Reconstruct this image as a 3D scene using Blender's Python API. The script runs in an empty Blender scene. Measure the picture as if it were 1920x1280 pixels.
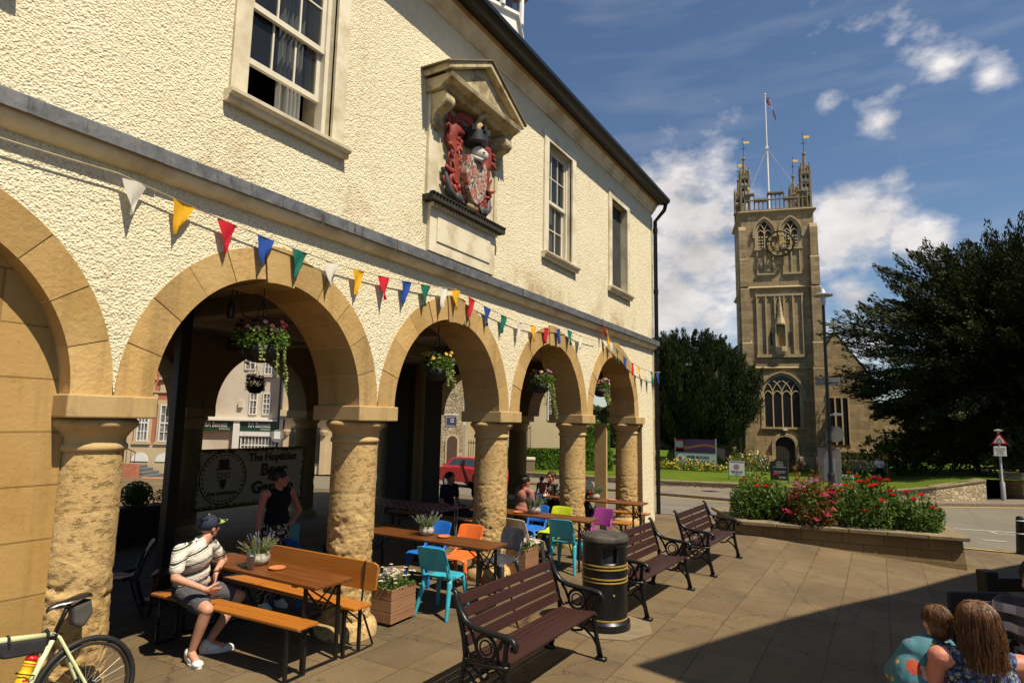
import bpy, bmesh, math, random
from mathutils import Vector, Matrix, noise
random.seed(7)
R = math.radians
SC = bpy.context.scene
COL = SC.collection

# ---------------------------------------------------------------- camera
TH, PITCH, ROLL = R(30.7), R(7.3), R(1.04)
fwd = Vector((math.cos(TH)*math.cos(PITCH), math.sin(TH)*math.cos(PITCH), math.sin(PITCH)))
rgt = Vector((math.sin(TH), -math.cos(TH), 0)); up = rgt.cross(fwd)
r2 = rgt*math.cos(ROLL) + up*math.sin(ROLL); u2 = -rgt*math.sin(ROLL) + up*math.cos(ROLL)
cd = bpy.data.cameras.new("camera"); cam = bpy.data.objects.new("camera", cd); COL.objects.link(cam)
mw = Matrix((r2, u2, -fwd)).transposed().to_4x4(); mw.translation = Vector((0, 0, 2.3)); cam.matrix_world = mw
cd.sensor_width = 36; cd.lens = 36*1150/1920; cd.clip_start = 0.05; cd.clip_end = 4000
SC.camera = cam

# ---------------------------------------------------------------- sun and sky
SUN_EL, SUN_AZ = R(59), R(10)
sdir = Vector((-math.sin(SUN_AZ)*math.cos(SUN_EL), -math.cos(SUN_AZ)*math.cos(SUN_EL), math.sin(SUN_EL)))
sl = bpy.data.lights.new("sun", 'SUN'); sl.energy = 5.0; sl.angle = R(0.5); sl.color = (1.0, 0.90, 0.72)
so = bpy.data.objects.new("sun", sl); COL.objects.link(so); so.rotation_euler = sdir.to_track_quat('Z', 'Y').to_euler()
W = bpy.data.worlds.new("World"); SC.world = W; W.use_nodes = True
wn, wl = W.node_tree.nodes, W.node_tree.links
for n in list(wn): wn.remove(n)
def wnode(t, **k):
    n = wn.new(t)
    for a, b in k.items(): setattr(n, a, b)
    return n
def wmath(op, a, b=None, clamp=False):
    n = wnode('ShaderNodeMath', operation=op, use_clamp=clamp)
    for i, v in enumerate((a, b)):
        if v is None: continue
        if isinstance(v, (int, float)): n.inputs[i].default_value = v
        else: wl.new(v, n.inputs[i])
    return n.outputs[0]
sky = wnode('ShaderNodeTexSky'); sky.sky_type = 'NISHITA'; sky.sun_disc = False
sky.sun_elevation = SUN_EL; sky.sun_rotation = R(190); sky.air_density = 1.0; sky.dust_density = 0.3; sky.ozone_density = 3.5
tc = wnode('ShaderNodeTexCoord')
def wnoise(scale, detail, stretch=None):
    n = wnode('ShaderNodeTexNoise'); n.inputs['Scale'].default_value = scale; n.inputs['Detail'].default_value = detail; n.inputs['Roughness'].default_value = .58
    if stretch:
        m = wnode('ShaderNodeMapping'); m.inputs['Scale'].default_value = stretch; wl.new(tc.outputs['Generated'], m.inputs['Vector']); wl.new(m.outputs[0], n.inputs['Vector'])
    else: wl.new(tc.outputs['Generated'], n.inputs['Vector'])
    return n.outputs['Fac']
def cloud_dir(px, py):   # a fixed direction in the sky for the middle of one cloud
    return (r2*((px-960)/1150) - u2*((py-640)/1150) + fwd).normalized()
CLOUDS = [(1260,390,.13,1.1),(1300,480,.14,1.15),(1250,560,.14,1.15),(1340,420,.085,1.1),(1130,520,.12,1),(1180,620,.1,1),(1330,600,.07,.8),
          (1590,420,.085,1.1),(1640,420,.06,1.1),(1560,455,.065,1.1),(1735,450,.045,1),(1690,440,.04,.95),(1650,228,.036,.62),(1672,340,.030,.66),(1860,143,.026,.5),(1770,118,.028,.45),
          (1372,200,.03,.35),(1548,190,.020,.45),(1600,560,.05,.9),(1625,620,.05,.85),(1700,-25,.05,.35),(1600,-25,.05,.3),(1560,640,.06,.8),(1900,520,.05,.4),]
acc = None
for (px, py, rad, wt) in CLOUDS:
    d = cloud_dir(px, py)
    vm = wnode('ShaderNodeVectorMath', operation='DISTANCE'); wl.new(tc.outputs['Generated'], vm.inputs[0]); vm.inputs[1].default_value = d
    m = wmath('MULTIPLY', wmath('SUBTRACT', 1.0, wmath('DIVIDE', vm.outputs['Value'], rad)), wt)
    acc = m if acc is None else wmath('MAXIMUM', acc, m)
nz = wnoise(6.5, 10.0, (1, 1, 1.9)); nf = wnoise(30.0, 8.0, (1, 1, 1.5)); wisp = wnoise(5.0, 8.0, (1, .6, 4.5))
nn = wmath('ADD', wmath('MULTIPLY', wmath('SUBTRACT', nz, .5), 2.0), wmath('MULTIPLY', wmath('SUBTRACT', nf, .5), 0.9))
dens = wmath('ADD', wmath('MAXIMUM', acc, -1.2), nn)
cov = wmath('MULTIPLY', wmath('SUBTRACT', dens, 0.12), 1.55, clamp=True)
cov = wmath('POWER', cov, 1.3)
wsp = wmath('MULTIPLY', wmath('SUBTRACT', wisp, .47), 1.1, clamp=True)
cov = wmath('MAXIMUM', cov, wmath('MULTIPLY', wsp, .5))
shade = wmath('ADD', .66, wmath('MULTIPLY', wmath('SUBTRACT', nz, .38), 1.25), clamp=True)
cc = wnode('ShaderNodeCombineColor')
for i, v in enumerate((13.0, 12.5, 12.4)): wl.new(wmath('MULTIPLY', shade, v), cc.inputs[i])
hs = wnode('ShaderNodeHueSaturation'); hs.inputs['Saturation'].default_value = 1.02; hs.inputs['Value'].default_value = 1.42; wl.new(sky.outputs[0], hs.inputs['Color'])
mx = wnode('ShaderNodeMix', data_type='RGBA'); wl.new(cov, mx.inputs[0]); wl.new(hs.outputs[0], mx.inputs[6]); wl.new(cc.outputs[0], mx.inputs[7])
bg = wnode('ShaderNodeBackground'); bg.inputs['Strength'].default_value = 0.055; wl.new(mx.outputs[2], bg.inputs['Color'])
wo = wnode('ShaderNodeOutputWorld'); wl.new(bg.outputs[0], wo.inputs[0])
SC.view_settings.view_transform = 'Standard'; SC.view_settings.look = 'None'; SC.view_settings.exposure = 0.36; SC.view_settings.gamma = 1
SC.cycles.max_bounces = 6; SC.cycles.diffuse_bounces = 1; SC.cycles.glossy_bounces = 3; SC.cycles.transparent_max_bounces = 8
SC.cycles.caustics_reflective = False; SC.cycles.caustics_refractive = False

# ---------------------------------------------------------------- materials
class NT:
    def __init__(s, name):
        s.m = bpy.data.materials.new(name); s.m.use_nodes = True; s.t = s.m.node_tree; s.n = s.t.nodes; s.l = s.t.links
        s.b = s.n['Principled BSDF']; s.tc = s.n.new('ShaderNodeTexCoord')
    def inp(s, node, key, v):
        if v is None: return
        if hasattr(v, 'is_linked') or isinstance(v, bpy.types.NodeSocket): s.l.new(v, node.inputs[key])
        else: node.inputs[key].default_value = v
    def node(s, t, ins=None, **k):
        n = s.n.new(t)
        for a, b in k.items(): setattr(n, a, b)
        for a, b in (ins or {}).items(): s.inp(n, a, b)
        return n
    def coord(s, scale=None, kind='Object', rot=None, loc=None):
        v = s.tc.outputs[kind]
        if scale or rot or loc:
            m = s.node('ShaderNodeMapping', {'Vector': v}); 
            if scale: m.inputs['Scale'].default_value = scale
            if rot: m.inputs['Rotation'].default_value = rot
            if loc: m.inputs['Location'].default_value = loc
            v = m.outputs[0]
        return v
    def noise(s, scale, detail=5, rough=.55, vec=None, out='Fac'):
        return s.node('ShaderNodeTexNoise', {'Scale': float(scale), 'Detail': float(detail), 'Roughness': rough, 'Vector': vec or s.tc.outputs['Object']}).outputs[out]
    def voro(s, scale, vec=None, feature='F1', out='Distance'):
        return s.node('ShaderNodeTexVoronoi', {'Scale': float(scale), 'Vector': vec or s.tc.outputs['Object']}, feature=feature).outputs[out]
    def math(s, op, a, b=None, clamp=False):
        return s.node('ShaderNodeMath', {0: a, 1: b}, operation=op, use_clamp=clamp).outputs[0]
    def rng(s, v, a, b, c, d):
        n = s.node('ShaderNodeMapRange', {'Value': v}); n.inputs[1].default_value = a; n.inputs[2].default_value = b; n.inputs[3].default_value = c; n.inputs[4].default_value = d
        return n.outputs[0]
    def mix(s, f, a, b, mode='MIX'):
        n = s.node('ShaderNodeMix', data_type='RGBA', blend_type=mode)
        c4 = lambda c: (c[0], c[1], c[2], 1) if isinstance(c, tuple) else c
        s.inp(n, 0, f); s.inp(n, 6, c4(a)); s.inp(n, 7, c4(b)); return n.outputs[2]
    def scale(s, c, f):
        n = s.node('ShaderNodeVectorMath', operation='SCALE'); s.inp(n, 0, c); s.inp(n, 'Scale', f); return n.outputs[0]
    def col(s, c): s.inp(s.b, 'Base Color', c if not isinstance(c, tuple) else (c[0], c[1], c[2], 1))
    def bump(s, h, strength=.5, dist=.01, prev=None):
        n = s.node('ShaderNodeBump', {'Height': h, 'Strength': strength, 'Distance': dist})
        if prev is not None: s.l.new(prev, n.inputs['Normal'])
        s.l.new(n.outputs[0], s.b.inputs['Normal']); return n.outputs[0]
def mat(name, c, rough=.6, var=.15, vs=5, bump=0, bs=60, bd=.004, metal=0, c2=None, cs=3, isl=0, obj=0, spec=.5, coat=0, trans=0):
    t = NT(name); t.b.inputs['Roughness'].default_value = rough; t.b.inputs['Metallic'].default_value = metal; t.b.inputs['Specular IOR Level'].default_value = spec
    f = t.noise(vs, 6)
    colr = t.mix(t.rng(f, .3, .7, 0, 1), tuple(x*(1-var) for x in c), tuple(min(1, x*(1+var)) for x in c))
    if c2: colr = t.mix(t.rng(t.noise(cs, 6, .65), .45, .62, 0, 1), colr, c2)
    if isl or obj:
        src = t.node('ShaderNodeNewGeometry').outputs['Random Per Island'] if isl else t.node('ShaderNodeObjectInfo').outputs['Random']
        a = isl or obj; colr = t.scale(colr, t.rng(src, 0, 1, 1-a, 1+a))
    t.col(colr)
    if bump: t.bump(t.noise(bs, 5), bump, bd)
    if coat: t.b.inputs['Coat Weight'].default_value = coat; t.b.inputs['Coat Roughness'].default_value = .15
    if trans:
        t.b.inputs['Subsurface Weight'].default_value = 0
    return t.m
def leafmat(name, c, var=.45, rough=.55, trans=.35):
    t = NT(name); g = t.node('ShaderNodeNewGeometry').outputs['Random Per Island']
    cr = t.scale(t.mix(g, (c[0]*1.25, c[1]*1.1, c[2]*.7), (c[0]*.8, c[1]*.95, c[2]*1.2)), t.rng(t.noise(1.3, 3), .3, .7, 1-var, 1+var))
    t.col(cr); t.b.inputs['Roughness'].default_value = rough; t.b.inputs['Specular IOR Level'].default_value = .25
    tr = t.node('ShaderNodeBsdfTranslucent', {'Color': cr}); ms = t.node('ShaderNodeMixShader', {0: trans}); t.l.new(t.b.outputs[0], ms.inputs[1]); t.l.new(tr.outputs[0], ms.inputs[2])
    t.l.new(ms.outputs[0], t.n['Material Output'].inputs[0]); return t.m

def m_roughcast():
    t = NT('roughcast_render'); v = t.coord()
    w = t.noise(9, 3, .6, v, 'Color'); vv = t.node('ShaderNodeVectorMath', {0: v}, operation='ADD'); sc = t.scale(w, .03); t.l.new(sc, vv.inputs[1]); vv = vv.outputs[0]
    mid = t.noise(62, 2.5, .6, vv); fine = t.noise(120, 3, .6, v)
    cell = t.voro(50, vv, 'F1'); cell2 = t.voro(88, v, 'F1'); blob = t.math('SUBTRACT', 1.0, t.math('MULTIPLY', cell, 1.15), True)
    h = t.math('ADD', t.math('MULTIPLY', blob, .8), t.math('ADD', t.math('MULTIPLY', cell2, -.45), t.math('ADD', t.math('MULTIPLY', fine, .3), t.math('MULTIPLY', t.noise(22, 3, .6, v), 1.6))))
    base = t.mix(t.rng(t.noise(1.2, 6, .6, v), .3, .7, 0, 1), (.82, .715, .485), (.875, .785, .56))
    stain = t.rng(t.noise(.7, 7, .7, t.coord((1, 1, .5))), .60, .74, 0, .55); base = t.mix(stain, base, (.55, .43, .25))
    streak = t.rng(t.noise(2.2, 6, .65, t.coord((3.2, 3.2, .22))), .58, .75, 0, .32); base = t.mix(streak, base, (.46, .38, .26))
    pit = t.math('MULTIPLY', t.rng(blob, .45, .1, 0, 1), t.rng(mid, .52, .38, .05, .75)); base = t.mix(pit, base, (.50, .39, .22)); t.col(base); t.b.inputs['Roughness'].default_value = .9; t.b.inputs['Specular IOR Level'].default_value = .15
    sz = t.node('ShaderNodeSeparateXYZ', {0: v}).outputs[2]; lich = t.math('MULTIPLY', t.rng(t.math('ABSOLUTE', t.math('SUBTRACT', sz, 4.42)), .0, .42, 1, 0), t.rng(t.noise(1.1, 6, .7, t.coord((1, 1, .7))), .50, .66, 0, .75)); base = t.mix(lich, base, (.40, .25, .10)); t.col(base)
    t.bump(h, .9, .011); return t.m
def m_stone(name, c, c2, c3, bump=.5, bs=30, bd=.006, brick=None, isl=.12, pits=0):
    t = NT(name); v = t.coord(); f = t.noise(1.6, 7, .62, v)
    base = t.mix(t.rng(f, .32, .68, 0, 1), c, c2)
    base = t.mix(t.rng(t.noise(4.5, 8, .7, v), .58, .72, 0, .8), base, c3)
    base = t.mix(t.rng(t.noise(26, 5, .7, v), .62, .72, 0, .5), base, tuple(x*.55 for x in c))
    h = t.math('ADD', t.noise(bs, 6, .6, v), t.math('MULTIPLY', t.noise(6, 5, .6, v), 1.2))
    if isl: base = t.scale(base, t.rng(t.node('ShaderNodeNewGeometry').outputs['Random Per Island'], 0, 1, 1-isl, 1+isl))
    streak = t.rng(t.noise(1.4, 6, .7, t.coord((2.5, 2.5, .16))), .54, .72, 0, .5); base = t.mix(streak, base, tuple(x*.5 for x in c3))
    if pits:
        p = t.rng(t.noise(14, 6, .7, t.coord((1, 1, 1.9))), .55, .72, 0, 1); h = t.math('SUBTRACT', h, t.math('MULTIPLY', p, 2.2)); base = t.mix(t.math('MULTIPLY', p, .22), base, tuple(x*.6 for x in c))
    if brick:
        bw, bh, mort, rot, off = brick
        b = t.node('ShaderNodeTexBrick', {'Vector': t.coord(rot=rot), 'Scale': 1.0, 'Mortar Size': mort, 'Mortar Smooth': .3, 'Brick Width': bw, 'Row Height': bh, 'Bias': 0.0, 'Color1': (1, 1, 1, 1), 'Color2': (.62, .61, .60, 1), 'Mortar': (.5, .48, .45, 1)}); b.offset = off
        base = t.mix(.85, base, b.outputs['Color'], 'MULTIPLY'); h = t.math('SUBTRACT', h, t.math('MULTIPLY', b.outputs['Fac'], 3.0))
    t.col(base); t.b.inputs['Roughness'].default_value = .88; t.b.inputs['Specular IOR Level'].default_value = .2; t.bump(h, bump, bd); return t.m
def m_paving():
    t = NT('stone_paving'); v = t.coord()
    w = t.noise(.8, 2, .5, v, 'Color'); vv = t.node('ShaderNodeVectorMath', {0: v}, operation='ADD'); t.l.new(t.scale(w, .025), vv.inputs[1])
    b = t.node('ShaderNodeTexBrick', {'Vector': vv.outputs[0], 'Scale': 1.0, 'Mortar Size': .008, 'Mortar Smooth': .4, 'Brick Width': .78, 'Row Height': .56, 'Bias': -.1, 'Color1': (1.08, 1.04, .98, 1), 'Color2': (.80, .78, .76, 1), 'Mortar': (.70, .65, .58, 1)}); b.offset = .37; b.squash = .8; b.squash_frequency = 3
    w2 = t.node('ShaderNodeVectorMath', {0: v}, operation='ADD'); t.l.new(t.scale(t.noise(4, 5, .7, v, 'Color'), .35), w2.inputs[1])
    base = t.mix(t.rng(t.noise(.9, 7, .65, v), .3, .7, 0, 1), (.132, .091, .045), (.176, .130, .073))
    base = t.mix(t.rng(t.noise(3.2, 7, .7, v), .5, .68, 0, .7), base, (.115, .088, .056))
    base = t.mix(t.rng(t.noise(30, 4, .7, v), .58, .7, 0, .45), base, (.27, .22, .15))
    base = t.mix(t.rng(t.voro(7, v), .0, .085, .75, 0), base, (.055, .046, .036)); base = t.mix(t.rng(t.voro(11, t.coord(loc=(3, 7, 0))), .0, .05, .7, 0), base, (.26, .21, .14)); base = t.mix(t.rng(t.voro(.55, w2.outputs[0], 'DISTANCE_TO_EDGE'), .0, .006, .75, 0), base, (.035, .028, .02)); base = t.mix(t.rng(t.noise(.35, 6, .75, v), .52, .66, 0, .55), base, (.075, .058, .036))
    base = t.mix(1, base, b.outputs['Color'], 'MULTIPLY'); t.col(base); t.b.inputs['Roughness'].default_value = .8; t.b.inputs['Specular IOR Level'].default_value = .3
    h = t.math('SUBTRACT', t.math('ADD', t.noise(40, 6, .65, v), t.math('MULTIPLY', t.noise(7, 5, .6, v), 1.5)), t.math('MULTIPLY', b.outputs['Fac'], 2.5)); t.bump(h, .6, .006); return t.m
def m_asphalt():
    t = NT('asphalt'); v = t.coord(); base = t.mix(t.rng(t.noise(.4, 6, .6, v), .3, .7, 0, 1), (.135, .115, .082), (.175, .15, .108))
    base = t.mix(t.rng(t.noise(90, 3, .6, v), .55, .7, 0, .5), base, (.26, .23, .18)); base = t.mix(t.rng(t.noise(1.1, 6, .7, t.coord((.25, 1.6, 1))), .56, .7, 0, .6), base, (.095, .08, .06)); t.col(base); t.b.inputs['Roughness'].default_value = .85; t.bump(t.noise(110, 4), .4, .004); return t.m
def m_wood(name, c, c2, rough=.4, axis=1, knots=.5, coat=.2):
    t = NT(name); s = [14, 14, 14]; s[axis] = .9; v = t.coord(tuple(s)); g = t.noise(2.0, 7, .65, v); base = t.mix(t.rng(g, .3, .7, 0, 1), c, c2)
    s2 = [40, 40, 40]; s2[axis] = 1.2; base = t.mix(t.rng(t.noise(2, 4, .6, t.coord(tuple(s2))), .55, .75, 0, .5), base, tuple(x*.5 for x in c))
    if knots:
        k = t.voro(4.5, t.coord((1, 1, 1))); base = t.mix(t.rng(k, .03, .085, knots, 0), base, tuple(x*.25 for x in c))
    base = t.scale(base, t.rng(t.node('ShaderNodeObjectInfo').outputs['Random'], 0, 1, .88, 1.1))
    t.col(base); t.b.inputs['Roughness'].default_value = rough; t.b.inputs['Coat Weight'].default_value = coat; t.b.inputs['Coat Roughness'].default_value = .25; t.bump(g, .25, .002); return t.m
def m_glass(name='window_glass', tint=(.25, .28, .3)):
    t = NT(name); t.b.inputs['Base Color'].default_value = (tint[0]*.15, tint[1]*.15, tint[2]*.15, 1); t.b.inputs['Roughness'].default_value = .03; t.b.inputs['Specular IOR Level'].default_value = .8
    tr = t.node('ShaderNodeBsdfTransparent'); tr.inputs[0].default_value = (.8, .84, .85, 1); ms = t.node('ShaderNodeMixShader', {0: .45}); t.l.new(tr.outputs[0], ms.inputs[1]); t.l.new(t.b.outputs[0], ms.inputs[2]); t.l.new(ms.outputs[0], t.n['Material Output'].inputs[0]); return t.m
def m_brick():
    t = NT('red_brick'); b = t.node('ShaderNodeTexBrick', {'Vector': t.coord(rot=(R(90), 0, 0)), 'Scale': 1.0, 'Mortar Size': .008, 'Brick Width': .23, 'Row Height': .078, 'Color1': (.42, .10, .045, 1), 'Color2': (.56, .17, .08, 1), 'Mortar': (.42, .30, .22, 1)})
    t.col(t.mix(.35, b.outputs['Color'], t.mix(t.noise(1.5), (.35, .1, .05), (.55, .2, .1)))); t.b.inputs['Roughness'].default_value = .85; return t.m
MT = {}
MT['render'] = m_roughcast()
MT['voussoir'] = m_stone('limestone_voussoir', (.44, .275, .095), (.54, .36, .155), (.33, .205, .08), .8, 24, .007, isl=.17)
MT['mortar'] = mat('lime_mortar', (.52, .41, .24), .9, .2, 12)
MT['ashlar'] = m_stone('ochre_ashlar', (.47, .28, .085), (.54, .345, .135), (.37, .21, .065), .55, 26, .006, (.85, .36, .008, (R(90), 0, 0), .4), isl=0)
MT['eroded'] = m_stone('weathered_limestone', (.47, .30, .115), (.57, .40, .185), (.33, .20, .075), .9, 26, .010, isl=0, pits=1)
MT['impost'] = m_stone('impost_limestone', (.45, .30, .125), (.53, .375, .18), (.28, .20, .10), .4, 36, .004, isl=.06)
MT['dryshade'] = m_stone('arcade_shade_limestone', (.27, .18, .085), (.31, .215, .105), (.20, .13, .06), .4, 30, .005, isl=0)  # darker than the outside limestone: the arcade's shade is put into its colour
MT['church_dark'] = m_stone('weathered_parapet_stone', (.20, .155, .095), (.29, .23, .145), (.11, .085, .055), .5, 10, .02, isl=.06)
MT['church'] = m_stone('church_ashlar', (.37, .27, .145), (.45, .34, .19), (.20, .145, .085), .6, 9, .02, (.75, .34, .012, (R(90), R(90), 0), .45), isl=0)
MT['church_trim'] = m_stone('church_trim_stone', (.39, .295, .165), (.46, .355, .205), (.19, .145, .09), .5, 10, .02, isl=.08)
MT['tracery'] = m_stone('tracery_stone', (.52, .40, .22), (.56, .44, .26), (.42, .31, .17), .3, 12, .01, isl=0)
def m_rubble():
    t = NT('rubble_walling'); v = t.coord((1, 1, 1.7)); w = t.node('ShaderNodeVectorMath', {0: v}, operation='ADD'); t.l.new(t.scale(t.noise(3, 3, .6, v, 'Color'), .3), w.inputs[1]); e = t.voro(3.6, w.outputs[0], 'DISTANCE_TO_EDGE'); cr = t.voro(3.6, w.outputs[0], 'F1', 'Color'); s = t.node('ShaderNodeSeparateColor', {0: cr}).outputs[0]
    base = t.mix(s, (.34, .25, .14), (.56, .45, .28)); base = t.mix(t.rng(t.noise(2.5, 7, .7), .5, .7, 0, .8), base, (.22, .17, .11)); base = t.mix(t.rng(e, .0, .06, .7, 0), base, (.30, .25, .17)); t.col(base); t.b.inputs['Roughness'].default_value = .9; t.bump(t.math('ADD', t.rng(e, 0, .12, 0, 1.5), t.noise(14, 5)), .9, .03); return t.m
MT['rubble'] = m_rubble()
MT['coping'] = m_stone('coping_stone', (.19, .145, .085), (.245, .195, .12), (.11, .085, .055), .6, 16, .01, isl=.1)
MT['planterwall'] = m_stone('planter_stone', (.25, .17, .085), (.30, .215, .11), (.15, .105, .06), .5, 18, .008, (.72, .235, .010, (R(90), R(90), 0), .5), isl=0)
MT['paving'] = m_paving(); MT['asphalt'] = m_asphalt()
MT['cream'] = mat('cream_paint', (.77, .69, .50), .55, .06, 3, .25, 30, .003, c2=(.55, .45, .28), cs=2.2)
MT['creamdirty'] = mat('weathered_cream_stone', (.60, .50, .29), .7, .15, 4, .4, 30, .004, c2=(.25, .19, .10), cs=4)
MT['sashpaint'] = mat('old_cream_sash_paint', (.70, .64, .50), .5, .08, 5)
MT['whitepaint'] = mat('white_paint', (.80, .78, .72), .5, .05, 3)
MT['roadpaint'] = mat('road_marking_paint', (.66, .63, .56), .7, .2, 14, c2=(.3, .27, .22), cs=20)
MT['yellowpaint'] = mat('yellow_line_paint', (.62, .42, .08), .7, .2, 14)
def m_lead():
    t = NT('sheet_lead'); v = t.coord(); base = t.mix(t.rng(t.noise(5, 7, .7, v), .35, .65, 0, 1), (.075, .08, .09), (.19, .19, .19)); base = t.mix(t.rng(t.noise(7, 6, .7, t.coord((4, 1, .5))), .56, .66, 0, .8), base, (.03, .03, .035)); base = t.mix(t.rng(t.noise(3, 6, .7, t.coord((2, 1, 2), loc=(9, 2, 1))), .62, .7, 0, .6), base, (.22, .10, .07)); t.col(base); t.b.inputs['Roughness'].default_value = .55; t.b.inputs['Metallic'].default_value = .2; t.bump(t.noise(14, 5), .5, .008); return t.m
MT['lead'] = m_lead()
MT['slate'] = mat('roof_slate', (.045, .04, .036), .7, .3, 8, .5, 40, .01)
MT['black'] = mat('black_iron', (.008, .008, .0085), .36, .3, 20, .25, 60, .002, spec=.4)
MT['blackmatt'] = mat('black_rubber', (.010, .010, .010), .65, .2, 20)
MT['castiron'] = mat('cast_iron_paint', (.008, .008, .0085), .36, .25, 25, .35, 70, .002, spec=.35)
MT['gold'] = mat('gold_paint', (.45, .30, .07), .4, .2, 20, metal=.3)
MT['gilt'] = mat('gilded_copper', (.85, .55, .10), .35, .1, 20, metal=.3)
MT['dark'] = mat('dark_interior', (.02, .017, .014), .9, .1, 3)
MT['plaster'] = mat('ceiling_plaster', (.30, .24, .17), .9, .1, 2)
MT['glass'] = m_glass()
MT['darkglass'] = mat('leaded_glass', (.012, .013, .015), .15, .4, 12, spec=.7)
MT['grass'] = None
def m_grass():
    t = NT('lawn_grass'); v = t.coord(); base = t.mix(t.rng(t.noise(.6, 5, .6, v), .3, .7, 0, 1), (.085, .125, .010), (.135, .185, .016)); base = t.mix(t.rng(t.noise(9, 5, .7, v), .4, .68, 0, .6), base, (.05, .085, .008)); t.col(base); t.b.inputs['Roughness'].default_value = .9; t.b.inputs['Specular IOR Level'].default_value = .1; t.bump(t.noise(40, 4), .9, .05); return t.m
MT['grass'] = m_grass()
MT['kerb'] = mat('kerb_stone', (.20, .145, .105), .85, .2, 4, .4, 20, .006)
MT['footway'] = mat('footway_asphalt', (.195, .155, .105), .85, .15, 2, .4, 70, .004, c2=(.15, .12, .09), cs=1)
MT['ground'] = mat('earth', (.16, .13, .09), .95, .2, .3)
MT['brick'] = m_brick()
MT['tabletop'] = m_wood('varnished_table_pine', (.105, .030, .005), (.175, .058, .010), .45, 1, .55, .05)
MT['benchtop'] = m_wood('varnished_bench_pine', (.34, .105, .011), (.45, .170, .024), .42, 1, .6, .08)
MT['benchslat'] = m_wood('brown_stained_timber', (.026, .0075, .005), (.042, .013, .009), .5, 0, 0, .04)
MT['planterwood'] = m_wood('weathered_planter_boards', (.20, .095, .045), (.30, .155, .08), .8, 0, .3, 0)
MT['greywood'] = m_wood('weathered_grey_oak', (.26, .21, .14), (.34, .28, .19), .85, 1, .2, 0)
MT['soil'] = mat('potting_soil', (.03, .022, .015), .95, .3, 30, .8, 50, .02)
MT['terracotta'] = mat('terracotta', (.50, .155, .055), .8, .1, 12)
MT['pot'] = mat('whitewashed_pot', (.55, .50, .42), .7, .15, 10, .3, 40, .003, c2=(.2, .16, .12), cs=14)
for k, c in dict(turquoise=(.035, .40, .52), orange=(.80, .16, .022), blue=(.012, .16, .62), grey=(.035, .037, .048), lime=(.56, .66, .012), magenta=(.34, .045, .26), ivory=(.60, .52, .40), navy=(.012, .02, .05), maroon=(.10, .012, .02)).items():
    MT['pl_'+k] = mat(k+'_plastic', c, .40, .09, 9, .2, 120, .0012, spec=.4, c2=tuple(min(1, x*.7+.03) for x in c), cs=14)
for k, c in dict(white=(.72, .68, .60), yellow=(.82, .44, .01), red=(.62, .012, .03), blue=(.012, .07, .36), green=(.006, .16, .11)).items():
    t = NT('pennant_'+k+'_cloth'); t.col(c); t.b.inputs['Roughness'].default_value = .85; tr = t.node('ShaderNodeBsdfTranslucent'); tr.inputs[0].default_value = (*c, 1); ms = t.node('ShaderNodeMixShader', {0: .3}); t.l.new(t.b.outputs[0], ms.inputs[1]); t.l.new(tr.outputs[0], ms.inputs[2]); t.l.new(ms.outputs[0], t.n['Material Output'].inputs[0]); MT['fl_'+k] = t.m
MT['yewcore'] = mat('crown_shade_core', (.008, .012, .004), 1.0, .5, 2, .8, 6, .2, spec=0)  # near-black solid core, the crown's inner shade put into its colour
MT['yew'] = leafmat('yew_foliage', (.025, .032, .007), .5, .6, .12)
MT['yewdark'] = leafmat('dense_yew_foliage', (.026, .040, .009), .45, .6, .12)
MT['hedge'] = leafmat('hedge_leaf', (.09, .16, .014), .4, .5, .4)
MT['leaf'] = leafmat('green_leaf', (.10, .17, .03), .4, .45, .4)
MT['palegreen'] = leafmat('variegated_leaf', (.28, .34, .10), .3, .5, .4)
MT['lavleaf'] = leafmat('lavender_leaf', (.22, .27, .11), .3, .6, .35)
MT['russet'] = leafmat('russet_leaf', (.24, .11, .03), .4, .5, .4)
MT['bark'] = mat('bark', (.07, .045, .03), .9, .3, 8, .8, 20, .03)
for k, c in dict(red=(.75, .025, .02), pink=(.62, .06, .15), lilac=(.48, .18, .36), white=(.75, .73, .62), yellow=(.80, .58, .08), purple=(.045, .006, .03), lav=(.26, .26, .46), gold=(.75, .42, .02), wine=(.11, .006, .014), crimson=(.46, .015, .06)).items():
    MT['p_'+k] = leafmat(k+'_petal', c, .2, .6, .35)

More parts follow.
